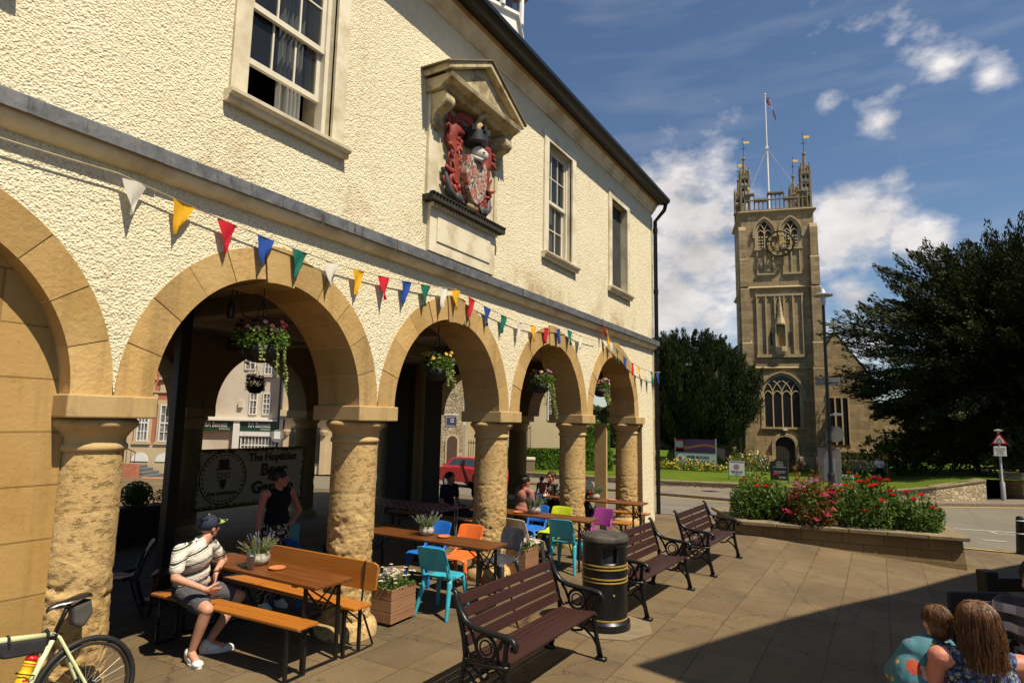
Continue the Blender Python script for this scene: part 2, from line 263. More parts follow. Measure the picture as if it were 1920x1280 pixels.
# ---------------------------------------------------------------- mesh builder
class MB:
    def __init__(s): s.v = []; s.f = []; s.m = []; s.mi = 0
    def _add(s, vs, fs):
        o = len(s.v); s.v.extend([tuple(v) for v in vs]); s.f.extend([tuple(i+o for i in f) for f in fs]); s.m.extend([s.mi]*len(fs)); return s
    def box(s, c, d, rz=0, M_=None):
        x, y, z = d[0]/2, d[1]/2, d[2]/2; vs = [Vector((a*x, b*y, e*z)) for e in (-1, 1) for b in (-1, 1) for a in (-1, 1)]
        mt = M_ or Matrix.Rotation(rz, 3, 'Z'); c = Vector(c); vs = [mt @ v + c for v in vs]
        return s._add(vs, [(0, 2, 3, 1), (4, 5, 7, 6), (0, 1, 5, 4), (2, 6, 7, 3), (0, 4, 6, 2), (1, 3, 7, 5)])
    def b2(s, x0, x1, y0, y1, z0, z1): return s.box(((x0+x1)/2, (y0+y1)/2, (z0+z1)/2), (x1-x0, y1-y0, z1-z0))
    def quad(s, *p): return s._add(p, [tuple(range(len(p)))])
    def prism(s, pts, fn, a, b):
        n = len(pts); vs = [fn(p[0], p[1], a) for p in pts]+[fn(p[0], p[1], b) for p in pts]
        fs = [tuple(range(n-1, -1, -1)), tuple(range(n, 2*n))]+[(i, (i+1) % n, n+(i+1) % n, n+i) for i in range(n)]
        return s._add(vs, fs)
    def tube(s, pts, r, n=8, closed=False, cap=True, flat=1.0):
        pts = [Vector(p) for p in pts]; k = len(pts); rs = r if isinstance(r, (list, tuple)) else [r]*k; vs = []; ref = None
        for i in range(k):
            a = pts[(i-1) % k] if (closed or i > 0) else pts[i]; b = pts[(i+1) % k] if (closed or i < k-1) else pts[i]
            t = (b-a); t = t.normalized() if t.length > 1e-9 else Vector((0, 0, 1))
            if ref is None: ref = Vector((0, 0, 1)) if abs(t.z) < .9 else Vector((1, 0, 0))
            u = (ref - t*ref.dot(t)); u = u.normalized() if u.length > 1e-6 else t.orthogonal().normalized(); w = t.cross(u); ref = u
            for j in range(n):
                an = 2*math.pi*j/n; vs.append(pts[i]+u*(rs[i]*math.cos(an))+w*(rs[i]*flat*math.sin(an)))
        fs = []
        for i in range(k if closed else k-1):
            for j in range(n): fs.append((i*n+j, i*n+(j+1) % n, ((i+1) % k)*n+(j+1) % n, ((i+1) % k)*n+j))
        if cap and not closed: fs += [tuple(range(n-1, -1, -1)), tuple((k-1)*n+j for j in range(n))]
        return s._add(vs, fs)
    def lathe(s, prof, n=24, c=(0, 0, 0), fn=None, cap=True):
        vs = []
        for (r, z) in prof:
            for j in range(n):
                a = 2*math.pi*j/n; p = Vector((c[0]+r*math.cos(a), c[1]+r*math.sin(a), c[2]+z)); vs.append(fn(p, a) if fn else p)
        k = len(prof); fs = [(i*n+j, i*n+(j+1) % n, (i+1)*n+(j+1) % n, (i+1)*n+j) for i in range(k-1) for j in range(n)]
        if cap: fs += [tuple(range(n-1, -1, -1)), tuple((k-1)*n+j for j in range(n))]
        return s._add(vs, fs)
    def ell(s, c, r, nu=12, nv=8, M_=None):
        c = Vector(c); r = r if isinstance(r, (tuple, list)) else (r, r, r); vs = []; mt = M_ or Matrix.Identity(3)
        for i in range(nv+1):
            ph = math.pi*i/nv
            for j in range(nu):
                a = 2*math.pi*j/nu; vs.append(mt @ Vector((r[0]*math.sin(ph)*math.cos(a), r[1]*math.sin(ph)*math.sin(a), r[2]*math.cos(ph)))+c)
        return s._add(vs, [(i*nu+j, (i+1)*nu+j, (i+1)*nu+(j+1) % nu, i*nu+(j+1) % nu) for i in range(nv) for j in range(nu)])
    def cap2(s, p0, p1, r0, r1, n=12):      # capsule, tapered
        p0, p1 = Vector(p0), Vector(p1); d = (p1-p0); t = d.normalized() if d.length > 1e-9 else Vector((0, 0, 1)); pts = []; rs = []
        for k in (80, 60, 35, 12): pts.append(p0-t*r0*math.sin(R(k))); rs.append(r0*math.cos(R(k)))
        for q in (.0, .25, .5, .75, 1): pts.append(p0+d*q); rs.append(r0+(r1-r0)*q)
        for k in (12, 35, 60, 80): pts.append(p1+t*r1*math.sin(R(k))); rs.append(r1*math.cos(R(k)))
        return s.tube(pts, rs, n)
    def leaf(s, c, nrm, tdir, L, w):       # one small folded leaf
        t = Vector(tdir).normalized(); n = Vector(nrm); b = t.cross(n)
        b = b.normalized() if b.length > 1e-6 else t.orthogonal().normalized(); c = Vector(c)
        return s._add([c-t*L*.5, c+b*w*.5, c+t*L*.5, c-b*w*.5], [(0, 1, 2, 3)])
    def grid(s, fn, nu, nv):
        vs = [fn(i/nu, j/nv) for i in range(nu+1) for j in range(nv+1)]
        return s._add(vs, [(i*(nv+1)+j, (i+1)*(nv+1)+j, (i+1)*(nv+1)+j+1, i*(nv+1)+j+1) for i in range(nu) for j in range(nv)])
    def build(s, name, mats, parent=None, smooth=False, bevel=0, recalc=True, loc=None, auto=None):
        me = bpy.data.meshes.new(name); me.from_pydata(s.v, [], s.f)
        if not isinstance(mats, (list, tuple)): mats = [mats]
        for m in mats: me.materials.append(MT[m] if isinstance(m, str) else m)
        if len(mats) > 1: me.polygons.foreach_set('material_index', s.m)
        if recalc and len(s.f) < 30000:
            bm = bmesh.new(); bm.from_mesh(me); bmesh.ops.recalc_face_normals(bm, faces=bm.faces); bm.to_mesh(me); bm.free()
        if smooth: me.polygons.foreach_set('use_smooth', [True]*len(me.polygons))
        o = bpy.data.objects.new(name, me); COL.objects.link(o)
        if parent: o.parent = parent
        if loc: o.location = loc
        if smooth and auto:
            try: me.set_sharp_from_angle(angle=R(auto))
            except Exception: pass
        if bevel:
            b = o.modifiers.new('bevel', 'BEVEL'); b.width = bevel; b.segments = 2; b.limit_method = 'ANGLE'; b.angle_limit = R(40); b.harden_normals = False
        return o
def tag(o, label, cat, group=None, kind=None):
    o['label'] = label; o['category'] = cat
    if group: o['group'] = group
    if kind: o['kind'] = kind
    return o
def struct(o): o['kind'] = 'structure'; return o
def thing(name, label, cat, loc=(0, 0, 0), rz=0, group=None):
    o = bpy.data.objects.new(name, None); COL.objects.link(o); o.location = loc; o.rotation_euler = (0, 0, rz); o.empty_display_size = .1
    return tag(o, label, cat, group)
def dup(root, loc, rz=None, label=None, group=None, mats=None):
    def cp(o, par):
        c = o.copy(); COL.objects.link(c)
        if par: c.parent = par
        for ch in list(o.children): cp(ch, c)
        return c
    r = cp(root, None); r.location = loc
    if rz is not None: r.rotation_euler = (0, 0, rz)
    if label: r['label'] = label
    if group: r['group'] = group
    return r
def recolor(root, m):
    for o in [root]+list(root.children_recursive):
        if o.type == 'MESH' and o.material_slots:
            o.material_slots[0].link = 'OBJECT'; o.material_slots[0].material = MT[m] if isinstance(m, str) else m
def text(name, s, size, m, parent, mtx, extrude=.003, align='CENTER', bold=0, space=1.0, xscale=1.0):
    cu = bpy.data.curves.new(name, 'FONT'); cu.body = s; cu.size = size; cu.extrude = extrude; cu.align_x = align; cu.align_y = 'CENTER'; cu.offset = bold; cu.space_line = space; cu.resolution_u = 3
    to = bpy.data.objects.new('tmp', cu); COL.objects.link(to); dg = bpy.context.evaluated_depsgraph_get(); dg.update()
    me = bpy.data.meshes.new_from_object(to.evaluated_get(dg)); bpy.data.objects.remove(to)
    me.transform(Matrix.Diagonal((xscale, 1, 1, 1))); me.transform(mtx); me.materials.clear(); me.materials.append(MT[m] if isinstance(m, str) else m)
    o = bpy.data.objects.new(name, me); COL.objects.link(o); o.parent = parent; return o
def face_mtx(origin, xdir, zdir=(0, 0, 1)):     # text lies in the plane of xdir and zdir
    x = Vector(xdir).normalized(); z = Vector(zdir).normalized(); n = x.cross(z); m = Matrix((x, z, n)).transposed().to_4x4(); m.translation = Vector(origin); return m
def blob(name, prims, m, parent, voxel=.012, it=4, loc=None, disp=0):   # overlapping limbs fused into one continuous skin
    b = MB()
    for p in prims:
        if p[0] == 'c': b.cap2(*p[1:])
        else: b.ell(p[1], p[2], 14, 10, p[3] if len(p) > 3 else None)
    o = b.build(name, m, parent, smooth=True, loc=loc)
    rm = o.modifiers.new('remesh', 'REMESH'); rm.mode = 'VOXEL'; rm.voxel_size = voxel; rm.use_smooth_shade = True
    sm = o.modifiers.new('smooth', 'SMOOTH'); sm.iterations = it; sm.factor = .5
    return o

# ---------------------------------------------------------------- ground form
def ss(a, b, x):
    t = max(0., min(1., (x-a)/(b-a))); return t*t*(3-2*t)
def gz(x, y):
    r = max(0., min(1., (x-14)/12.5)); r = r*r*(3-2*r)*.35+r*.65
    lat = .085*max(0., min(6., 2.2-y))*ss(7, 12, x)
    z = -1.05*r - lat*(1-r) 
    z -= .6*max(0., min(1., (y-12.6)/10))*(1-r)
    return z
def patch(name, A, B, n, m, dz, mat_, smoothA=None):
    def pl(P, u):
        L = [0]
        for i in range(len(P)-1): L.append(L[-1]+math.dist(P[i][:2], P[i+1][:2]))
        d = u*L[-1]
        for i in range(len(P)-1):
            if d <= L[i+1] or i == len(P)-2:
                t = (d-L[i])/max(1e-6, L[i+1]-L[i]); return [P[i][k]+(P[i+1][k]-P[i][k])*t for k in range(len(P[i]))]
    b = MB()
    def fn(u, v):
        a, c = pl(A, u), pl(B, u); x, y = a[0]+(c[0]-a[0])*v, a[1]+(c[1]-a[1])*v
        z = gz(x, y)+dz if len(a) < 3 else a[2]+(c[2]-a[2])*v
        return (x, y, z)
    b.grid(fn, n, m); return b.build(name, mat_, smooth=True)
b = MB()
def gfn(u, v):
    x = -60+ 460*u**1.5 ; y = -150+400*v; z = gz(x, y)-.12
    if math.hypot(x, y) > 120: z -= .4
    return (x, y, z)
b.grid(gfn, 110, 110); struct(b.build('ground', 'ground', smooth=True))
# town paving under and in front of the hall, down to the road edge
struct(patch('pavement', [(-8, 30), (-8, 9.5), (-8, 5.2), (-8, -.9), (-8, -3.1), (-8, -13)], [(17.75, 30), (17.75, 9.5), (17.8, 5.2), (18.45, -.9), (19.85, -3.1), (22.05, -13)], 80, 60, 0.0, 'paving'))
# road: near kerb line to far kerb line
far = [(29.4, 30), (28.6, 9.5), (28.4, 5.2), (31.9, -.9), (34.8, -5.3), (40, -13), (60, -42)]
near = [(17.7, 30), (17.7, 9.5), (17.75, 5.2), (18.4, -.9), (19.8, -3.1), (22, -13), (30, -42)]
struct(patch('road', near, far, 60, 24, .012, 'asphalt'))
def strip(name, pts, w, mat_, dz=.02):
    b = MB(); P = []
    for i in range(len(pts)-1):
        a, c = Vector(pts[i]), Vector(pts[i+1]); k = max(1, int((c-a).length/.8))
        P += [a+(c-a)*(j/k) for j in range(k)]
    P.append(Vector(pts[-1])); vs = []
    for i, p in enumerate(P):
        t = (P[min(i+1, len(P)-1)]-P[max(i-1, 0)]).normalized(); nn_ = Vector((-t.y, t.x))*w/2
        for q in (p+nn_, p-nn_): vs.append((q.x, q.y, gz(q.x, q.y)+dz))
    b._add(vs, [(2*i, 2*i+1, 2*i+3, 2*i+2) for i in range(len(P)-1)])
    return b.build(name, mat_)

# ================================================================ the market hall on its arcade
hall = thing('market_hall', 'cream roughcast market hall raised on an open arcade of round stone arches', 'market hall', (0, 0, 0))
FY, WT, ZS = 4.75, .60, 2.42           # wall face, wall thickness, springing height
A_F = [(-1.85, 1.10), (.98, 1.10), (3.73, 1.09), (6.515, 1.135), (9.405, 1.155), (12.325, 1.205)]
def arch_z(u, c, r, k=1.035): return ZS + k*math.sqrt(max(0, r*r-(u-c)**2))
def arcade(parent, arches, u0, u1, ztop, tf, ring_w=.275, names=('wall', 'arch_ring'), mats=('render', 'voussoir'), back='dryshade'):
    b = MB(); N = int((u1-u0)/.03); prev = None
    def zb(u):
        for c, r in arches:
            if abs(u-c) < r+ring_w-.004: return ZS + 1.035*math.sqrt((r+ring_w-.004)**2-(u-c)**2)
        for c, r in arches:
            if abs(u-c) < r+ring_w: return ZS
        return None
    us = [u0+(u1-u0)*i/N for i in range(N+1)]
    for i in range(N):
        a, c = us[i], us[i+1]; za, zc = zb(a), zb(c); za = BOT(a, arches) if za is None else za; zc = BOT(c, arches) if zc is None else zc
        b.mi = 0; b.quad(tf(a, 0, za), tf(c, 0, zc), tf(c, 0, ztop), tf(a, 0, ztop))
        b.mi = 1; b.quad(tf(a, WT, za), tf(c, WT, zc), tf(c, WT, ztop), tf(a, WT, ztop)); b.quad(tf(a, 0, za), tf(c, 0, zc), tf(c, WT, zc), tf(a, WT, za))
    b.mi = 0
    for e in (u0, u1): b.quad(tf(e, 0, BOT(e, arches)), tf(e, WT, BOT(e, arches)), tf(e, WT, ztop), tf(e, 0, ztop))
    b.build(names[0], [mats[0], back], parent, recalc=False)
    for c, r in arches:
        b = MB(); NV = 11
        for q in range(NV):
            key = q == NV//2
            g = random.uniform(.0022, .0042)/r; a0 = math.pi*q/NV+g; a1 = math.pi*(q+1)/NV-g; ri = r-(.03 if key else 0); ro = r+ring_w+(.03 if key else 0)-.003; pr = .022 if key else (.004+.010*random.random())
            K = 5
            for s_ in range(K):
                t0, t1 = a0+(a1-a0)*s_/K, a0+(a1-a0)*(s_+1)/K
                P = lambda rr, t, d: tf(c-rr*math.cos(t), d, ZS+1.035*rr*math.sin(t))
                b.quad(P(ri, t0, -pr), P(ri, t1, -pr), P(ro, t1, -pr), P(ro, t0, -pr)); b.quad(P(ri, t0, -pr), P(ri, t1, -pr), P(ri, t1, WT+.01), P(ri, t0, WT+.01))
                b.quad(P(ro, t0, -pr), P(ro, t1, -pr), P(ro, t1, .05), P(ro, t0, .05)); b.quad(P(ri, t0, WT+.01), P(ri, t1, WT+.01), P(ro, t1, WT+.01), P(ro, t0, WT+.01))
                b.mi = 1; b.quad(P(r+.001, t0-.01, -.003), P(r+.001, t1+.01, -.003), P(r+ring_w-.006, t1+.01, -.003), P(r+ring_w-.006, t0-.01, -.003)); b.quad(P(r+.001, t0-.01, .001), P(r+.001, t1+.01, .001), P(r+.001, t1+.01, WT), P(r+.001, t0-.01, WT)); b.mi = 0
                if s_ == 0: b.quad(P(ri, t0, -pr), P(ro, t0, -pr), P(ro, t0, WT), P(ri, t0, WT))
                if s_ == K-1: b.quad(P(ri, t1, -pr), P(ro, t1, -pr), P(ro, t1, WT), P(ri, t1, WT))
        # merge each voussoir's own faces so that it shades as one block
        o = b.build(names[1], [mats[1], 'mortar'], parent, recalc=False)
        bm = bmesh.new(); bm.from_mesh(o.data); bmesh.ops.remove_doubles(bm, verts=bm.verts, dist=.0006); bm.to_mesh(o.data); bm.free()
def BOT(u, arches):     # wall foot beyond the arches (solid corner piers reach the ground)
    lo = min(c-r for c, r in arches); hi = max(c+r for c, r in arches)
    return -.05 if (u < lo-.55 or u > hi+.50) else ZS
tf_front = lambda u, d, z: (u, FY+d, z)
tf_back = lambda u, d, z: (u, 12.1-d, z)
tf_end = lambda u, d, z: (14.92-d, u, z)
arcade(hall, A_F, -3.4, 14.92, 4.14, tf_front)
A_B = [(-2.3, 1.1), (.5, 1.1), (3.25, 1.1), (5.95, 1.1), (8.83, 1.15), (11.7, 1.15)]
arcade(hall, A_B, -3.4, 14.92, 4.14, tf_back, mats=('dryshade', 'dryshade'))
A_E = [(6.83, 1.13), (10.05, 1.13)]
arcade(hall, A_E, 5.36, 11.49, 4.14, tf_end, mats=('render', 'dryshade'))
def column(x, y, ax='x', m='eroded', seed=0, base=True):
    col = bpy.data.objects.new('column', None); COL.objects.link(col); col.parent = hall; col.location = (x, y, 0)
    b = MB(); prof = []; n = 110; H = 2.06
    for i in range(121): z = -.03+(H+.03)*i/120; prof.append((.262-.018*(z/H), z))
    def fn(p, a):
        q = Vector((p.x*1.0+seed*3.1, p.y+seed*1.7, p.z)); w = ss(1.55, .75, p.z+.25*noise.noise(Vector((p.x*2+seed, p.y*2, 1)))*2)
        er = max(0, noise.fractal(q*3.2, 1.0, 2.0, 4)+.15)*.022*w + max(0, noise.noise(Vector((q.x*8, q.y*8, q.z*15)))-.05)*.040*w*(.4+.9*ss(-.2, .5, noise.noise(q*2.2))) + max(0, noise.noise(Vector((q.x*24, q.y*24, q.z*40))))*.026*w
        dz = .006 if abs((p.z+seed*.13) % .62) < .02 else 0
        k = 1-(er+dz)/.25; return Vector((p.x*k, p.y*k, p.z))
    b.lathe(prof, n, fn=fn); b.build('shaft', m, col, smooth=True, recalc=False)
    b = MB(); b.lathe([(.244, 2.02), (.262, 2.03), (.268, 2.05), (.262, 2.07), (.250, 2.085), (.252, 2.12), (.285, 2.17), (.318, 2.20), (.325, 2.225), (.318, 2.245), (.30, 2.262)], 40); b.build('capital', 'impost', col, smooth=True, auto=45)
    b = MB(); hw = .305
    if ax == 'x': b.b2(-hw, hw, -.35, .36, 2.262, 2.424)
    else: b.b2(-.35, .36, -hw, hw, 2.262, 2.424)
    b.build('impost', 'impost', col, bevel=.012)
    if base:
        b = MB(); N = 28
        def irr(p, a):
            w = .13*noise.noise(Vector((math.cos(a)*1.7+seed, math.sin(a)*1.7, p.z*4))); return Vector((p.x*(1+w), p.y*(1+w), p.z))
        b.lathe([(.33, -.02), (.335, .03), (.325, .10), (.30, .135), (.275, .145), (.255, .17)], N, fn=irr); b.build('base', 'eroded', col, smooth=True, auto=50)
    return col
for i, x in enumerate((-.44, 2.36, 5.10, 7.95, 10.84, 13.80)): column(x, FY+.30, seed=i+1)
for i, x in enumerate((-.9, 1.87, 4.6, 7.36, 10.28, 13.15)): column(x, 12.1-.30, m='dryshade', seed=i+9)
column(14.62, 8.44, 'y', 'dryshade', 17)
# filled-in first arches at the left
b = MB(); b.b2(-3.3, 2.14, FY+.16, FY+.5, -.02, 3.62); b.build('arch_infill', 'ashlar', hall, bevel=0)
# string course: a cove, a fillet and the lead flashing over it
b = MB(); pro = [(0, 4.10), (-.03, 4.105), (-.06, 4.12), (-.09, 4.15), (-.105, 4.185), (-.105, 4.215), (0, 4.215)]
b.prism(pro, lambda p, q, s: (s, FY+p, q), -3.4, 14.97); b.build('string_course', 'cream', hall, smooth=True, auto=30)
b = MB(); x = -3.4
while x < 15.0:
    L = random.uniform(.9, 1.7); e = min(15.03, x+L); w = random.uniform(-.006, .006)
    b.prism([(.0, 4.37), (-.10+w, 4.335), (-.135+w, 4.32), (-.14+w, 4.20), (-.125+w, 4.20), (-.12+w, 4.225), (0, 4.225)], lambda p, q, s: (s, FY+p, q), x, e-.004); x = e
b.build('lead_flashing', 'lead', hall, bevel=.004)
# upper wall with window openings
OPEN = [(.30, 1.30, 5.12, 7.12), (3.22, 4.22, 5.12, 7.12), (9.12, 10.08, 5.16, 7.18), (12.10, 13.05, 5.16, 7.12)]
ZT = 7.92
def wall_holes(name, x0, x1, z0, z1, holes, tf, th, mats, parent):
    b = MB(); xs = sorted({x0, x1}|{h[0] for h in holes}|{h[1] for h in holes}); zs = sorted({z0, z1}|{h[2] for h in holes}|{h[3] for h in holes})
    for i in range(len(xs)-1):
        for j in range(len(zs)-1):
            cx, cz = (xs[i]+xs[i+1])/2, (zs[j]+zs[j+1])/2
            if any(h[0] < cx < h[1] and h[2] < cz < h[3] for h in holes): continue
            for d in (0, th): b.mi = 0 if d == 0 else 1; b.quad(tf(xs[i], d, zs[j]), tf(xs[i+1], d, zs[j]), tf(xs[i+1], d, zs[j+1]), tf(xs[i], d, zs[j+1]))
    b.mi = 2
    for h in holes:
        for (p, q) in (((h[0], h[2]), (h[0], h[3])), ((h[1], h[2]), (h[1], h[3])), ((h[0], h[3]), (h[1], h[3])), ((h[0], h[2]), (h[1], h[2]))):
            b.quad(tf(p[0], 0, p[1]), tf(q[0], 0, q[1]), tf(q[0], th, q[1]), tf(p[0], th, p[1]))
    return b.build(name, mats, parent, recalc=False)
wall_holes('upper_wall', -3.4, 14.92, 4.14, ZT, OPEN, tf_front, .45, ['render', 'dark', 'cream'], hall)
wall_holes('upper_wall', FY, 12.1, 4.14, ZT, [], tf_end, .3, ['render', 'dark', 'cream'], hall)
wall_holes('upper_wall', -3.4, 14.92, 4.14, ZT, [], tf_back, .3, ['render', 'dark', 'cream'], hall)
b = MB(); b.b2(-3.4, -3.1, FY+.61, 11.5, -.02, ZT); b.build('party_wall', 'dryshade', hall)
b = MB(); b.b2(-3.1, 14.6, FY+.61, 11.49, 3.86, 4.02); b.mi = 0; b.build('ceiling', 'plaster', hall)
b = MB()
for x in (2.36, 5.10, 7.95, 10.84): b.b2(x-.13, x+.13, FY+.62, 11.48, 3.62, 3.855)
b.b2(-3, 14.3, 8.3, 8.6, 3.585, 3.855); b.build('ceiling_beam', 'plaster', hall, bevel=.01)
b = MB()
for x, z in ((7.0, 0), (10.9, 0)): pass
def bars(b, x0, x1, z0, z1, nx, nz, y, w=.02, d=.03):
    for i in range(1, nx): xx = x0+(x1-x0)*i/nx; b.b2(xx-w/2, xx+w/2, y-d/2, y+d/2, z0, z1)
    for i in range(1, nz): zz = z0+(z1-z0)*i/nz; b.b2(x0, x1, y-d/2+.003, y+d/2-.003, zz-w/2, zz+w/2)
def sash(b, x0, x1, z0, z1, nx, nz, y, f=.05):
    b.b2(x0, x0+f, y-.02, y+.02, z0, z1); b.b2(x1-f, x1, y-.02, y+.02, z0, z1); b.b2(x0+f, x1-f, y-.021, y+.021, z0, z0+f*1.2); b.b2(x0+f, x1-f, y-.021, y+.021, z1-f, z1)
    bars(b, x0+f, x1-f, z0+f*1.2, z1-f, nx, nz, y)
def hall_window(x0, x1, z0, z1, kind):
    w = bpy.data.objects.new('window', None); COL.objects.link(w); w.parent = hall
    a = .165; b = MB(); y0, y1 = FY-.035, FY+.03
    b.b2(x0-a, x0, y0, y1, z0-.0, z1+a); b.b2(x1, x1+a, y0, y1, z0-.0, z1+a); b.b2(x0, x1, y0+.002, y1, z1, z1+a); b.build('architrave', 'cream', w, bevel=.006)
    b = MB(); s0, s1 = x0-a-.04, x1+a+.04
    b.prism([(.03, z0-.12), (-.06, z0-.12), (-.075, z0-.10), (-.075, z0-.075), (-.10, z0-.065), (-.12, z0-.05), (-.125, z0-.015), (.03, z0+.0)], lambda p, q, s: (s, FY+p, q), s0, s1)
    b.build('sill', 'cream', w, bevel=.004)
    if kind == 'board':
        b = MB(); b.b2(x0, x1, FY+.14, FY+.18, z0, z1); b.build('boarding', mat('grey_boarding', (.035, .033, .032), .8, .3, 3, .3, 20, .004), w); return
    b = MB(); f = .05
    b.b2(x0, x0+f, FY+.08, FY+.20, z0, z1); b.b2(x1-f, x1, FY+.08, FY+.20, z0, z1); b.b2(x0+f, x1-f, FY+.08, FY+.20, z1-f, z1); b.b2(x0+f, x1-f, FY+.07, FY+.20, z0, z0+.05); b.build('frame', 'sashpaint', w, bevel=.004)
    zm = (z0+z1)/2-.02; lift = .40 if kind == 'open' else 0
    b = MB(); sash(b, x0+f, x1-f, zm, z1-f, 3, 2, FY+.125); b.build('sash', 'sashpaint', w, bevel=.003)
    b = MB(); sash(b, x0+f, x1-f, z0+.05+lift, zm+.05+(lift*.12), 3, 2 if not lift else 1, FY+.17); b.build('sash', 'sashpaint', w, bevel=.003)
    b = MB(); b.quad((x0+f, FY+.126, zm), (x1-f, FY+.126, zm), (x1-f, FY+.126, z1-f), (x0+f, FY+.126, z1-f)); b.quad((x0+f, FY+.171, z0+.05+lift), (x1-f, FY+.171, z0+.05+lift), (x1-f, FY+.171, zm+.05), (x0+f, FY+.171, zm+.05)); b.build('glazing', 'glass', w)
    # curtain hanging inside
    b = MB(); cx0, cx1 = (x1-.42, x1-.12)
    b.grid(lambda u, v: (cx0+(cx1-cx0)*u, FY+.36+.03*math.sin(u*38), z0-.02+(z1-z0)*v), 40, 2); b.build('curtain', mat('pale_curtain', (.42, .40, .37), .9, .1), w, smooth=True)
for o_, k in zip(OPEN, ('open', 'open', 'shut', 'board')): hall_window(*o_, k)
# eaves: cornice, gutter, hipped slate roof
b = MB(); b.prism([(0, 7.62), (-.03, 7.63), (-.04, 7.67), (-.08, 7.71), (-.12, 7.78), (-.15, 7.81), (-.15, 7.90), (0, 7.90)], lambda p, q, s: (s, FY+p, q), -3.4, 14.96); b.build('cornice', 'cream', hall, smooth=True, auto=30)
b = MB(); b.prism([(-.155, 7.835), (-.185, 7.84), (-.185, 7.905), (-.155, 7.905)], lambda p, q, s: (s, FY+p, q), -3.4, 15.0); b.build('fascia', 'ashlar', hall)
b = MB(); b.prism([(-.19, 7.87), (-.30, 7.85), (-.40, 7.865), (-.45, 7.92), (-.45, 7.985), (-.19, 7.985)], lambda p, q, s: (s, FY+p, q), -3.4, 15.06); b.build('gutter', 'black', hall, smooth=True, auto=40)
EX, ez, rz_ = .42, 7.98, 11.6; y0, y1, ym = FY-EX, 12.1+EX, (FY+12.1)/2; x1 = 14.92+.15
b = MB(); hip = (x1-3.9, ym, rz_)
b.quad((-3.4, y0, ez), (x1, y0, ez), hip, (-3.4, ym, rz_)); b.quad((-3.4, y1, ez), (x1, y1, ez), hip, (-3.4, ym, rz_)); b.quad((x1, y0, ez), (x1, y1, ez), hip)
b.quad((-3.4, y0+.02, ez-.07), (x1, y0+.02, ez-.07), (x1, y1, ez-.07), (-3.4, y1, ez-.07)); b.quad((-3.4, y0, ez), (x1, y0, ez), (x1, y0+.02, ez-.07), (-3.4, y0+.02, ez-.07)); b.quad((x1, y0, ez), (x1, y1, ez), (x1, y1, ez-.07), (x1, y0+.02, ez-.07)); b.quad((-3.4, y0, ez), (-3.4, ym, rz_), (-3.4, y1, ez))
b.build('roof', 'slate', hall, recalc=False)
# bell turret on the ridge
tur = bpy.data.objects.new('bell_turret', None); COL.objects.link(tur); tur.parent = hall; tur.location = (12.05, 8.42, 0)
def octo(r, z, ph=math.pi/8): return [Vector((r*math.cos(ph+math.pi/4*i), r*math.sin(ph+math.pi/4*i), z)) for i in range(8)]
b = MB(); b.lathe([(1.22, 10.9), (1.22, 12.15), (1.30, 12.2), (1.30, 12.28)], 8); b.build('turret_base', 'whitepaint', tur)
b = MB()
for p in octo(1.18, 12.28): b.tube([p, p+Vector((0, 0, 1.25))], .075, 8)
b.lathe([(1.26, 13.5), (1.26, 13.72)], 8, cap=False); b.build('turret_post', 'whitepaint', tur, smooth=True, auto=40)
b = MB(); b.lathe([(1.1, 12.28), (1.1, 13.5)], 8, cap=False); b.build('turret_glazing', 'darkglass', tur)
b = MB(); b.lathe([(1.72, 13.70), (1.74, 13.78), (1.2, 14.3), (.6, 14.9), (.05, 15.9)], 8); b.build('turret_roof', 'slate', tur)
b = MB(); b.lathe([(1.28, 13.69), (1.70, 13.695)], 8, cap=False); b.build('turret_soffit', mat('warm_soffit', (.42, .24, .10), .8), tur)
# downpipe at the far corner
b = MB(); px, py = 15.03, FY-.06
b.tube([(15.05, FY-.34, 7.88), (15.05, FY-.30, 7.72), (px, py, 7.45), (px, py, .1)], .05, 10)
for z in (7.2, 5.6, 4.05, 2.6, 1.2): b.lathe([(.064, -.05), (.064, .05)], 12, (px, py, z)); 
b.b2(px-.15, px+.05, py-.02, py+.06, 4.36, 4.42); b.build('downpipe', 'black', hall, smooth=True, auto=40)
b = MB(); b.tube([(14.86, FY-.03, 7.5), (14.87, FY-.03, 4.4)], .012, 6); b.tube([(14.86, FY-.03, 4.05), (14.87, FY-.03, .2)], .012, 6)
b.build('cable', 'creamdirty', hall)
# ---------------------------------------------------------------- carved coat of arms under its pediment
nic = bpy.data.objects.new('arms_niche', None); COL.objects.link(nic); nic.parent = hall; nic.location = (6.60, FY, 0)
b = MB(); b.b2(-.74, .74, -.03, .02, 5.06, 6.50); b.b2(-.82, -.74, -.05, .02, 5.06, 6.50); b.b2(.74, .82, -.05, .02, 5.06, 6.50); b.build('back_panel', 'cream', nic, bevel=.005)
b = MB(); b.b2(-.76, .76, -.06, .02, 4.375, 5.00); b.build('tablet', 'cream', nic, bevel=.005)
b = MB(); b.b2(-.62, .62, -.075, -.058, 4.52, 4.90); b.build('tablet_panel', 'cream', nic, bevel=.006)
b = MB(); b.b2(-.86, .86, -.17, .02, 5.00, 5.075)
for i in range(26): x = -.84+1.68*i/25; b.ell((x, -.15, 5.085), (.035, .05, .02), 8, 5)
b.build('ledge', mat('blackened_ledge', (.03, .026, .022), .9, .3, 15, .6, 40, .01), nic, smooth=True, auto=40)
for i in range(24): x = -.74+1.48*i/23; b = MB(); b.b2(x-.016, x+.016, -.10, -.059, 4.945, 4.998); b.build('dentil', 'cream', nic)
ped = bpy.data.objects.new('pediment', None)
PD = .46
b = MB(); cor = [(0, 6.42), (-.28, 6.44), (-.32, 6.49), (-.38, 6.51), (-PD, 6.54), (-PD-.02, 6.60), (0, 6.60)]
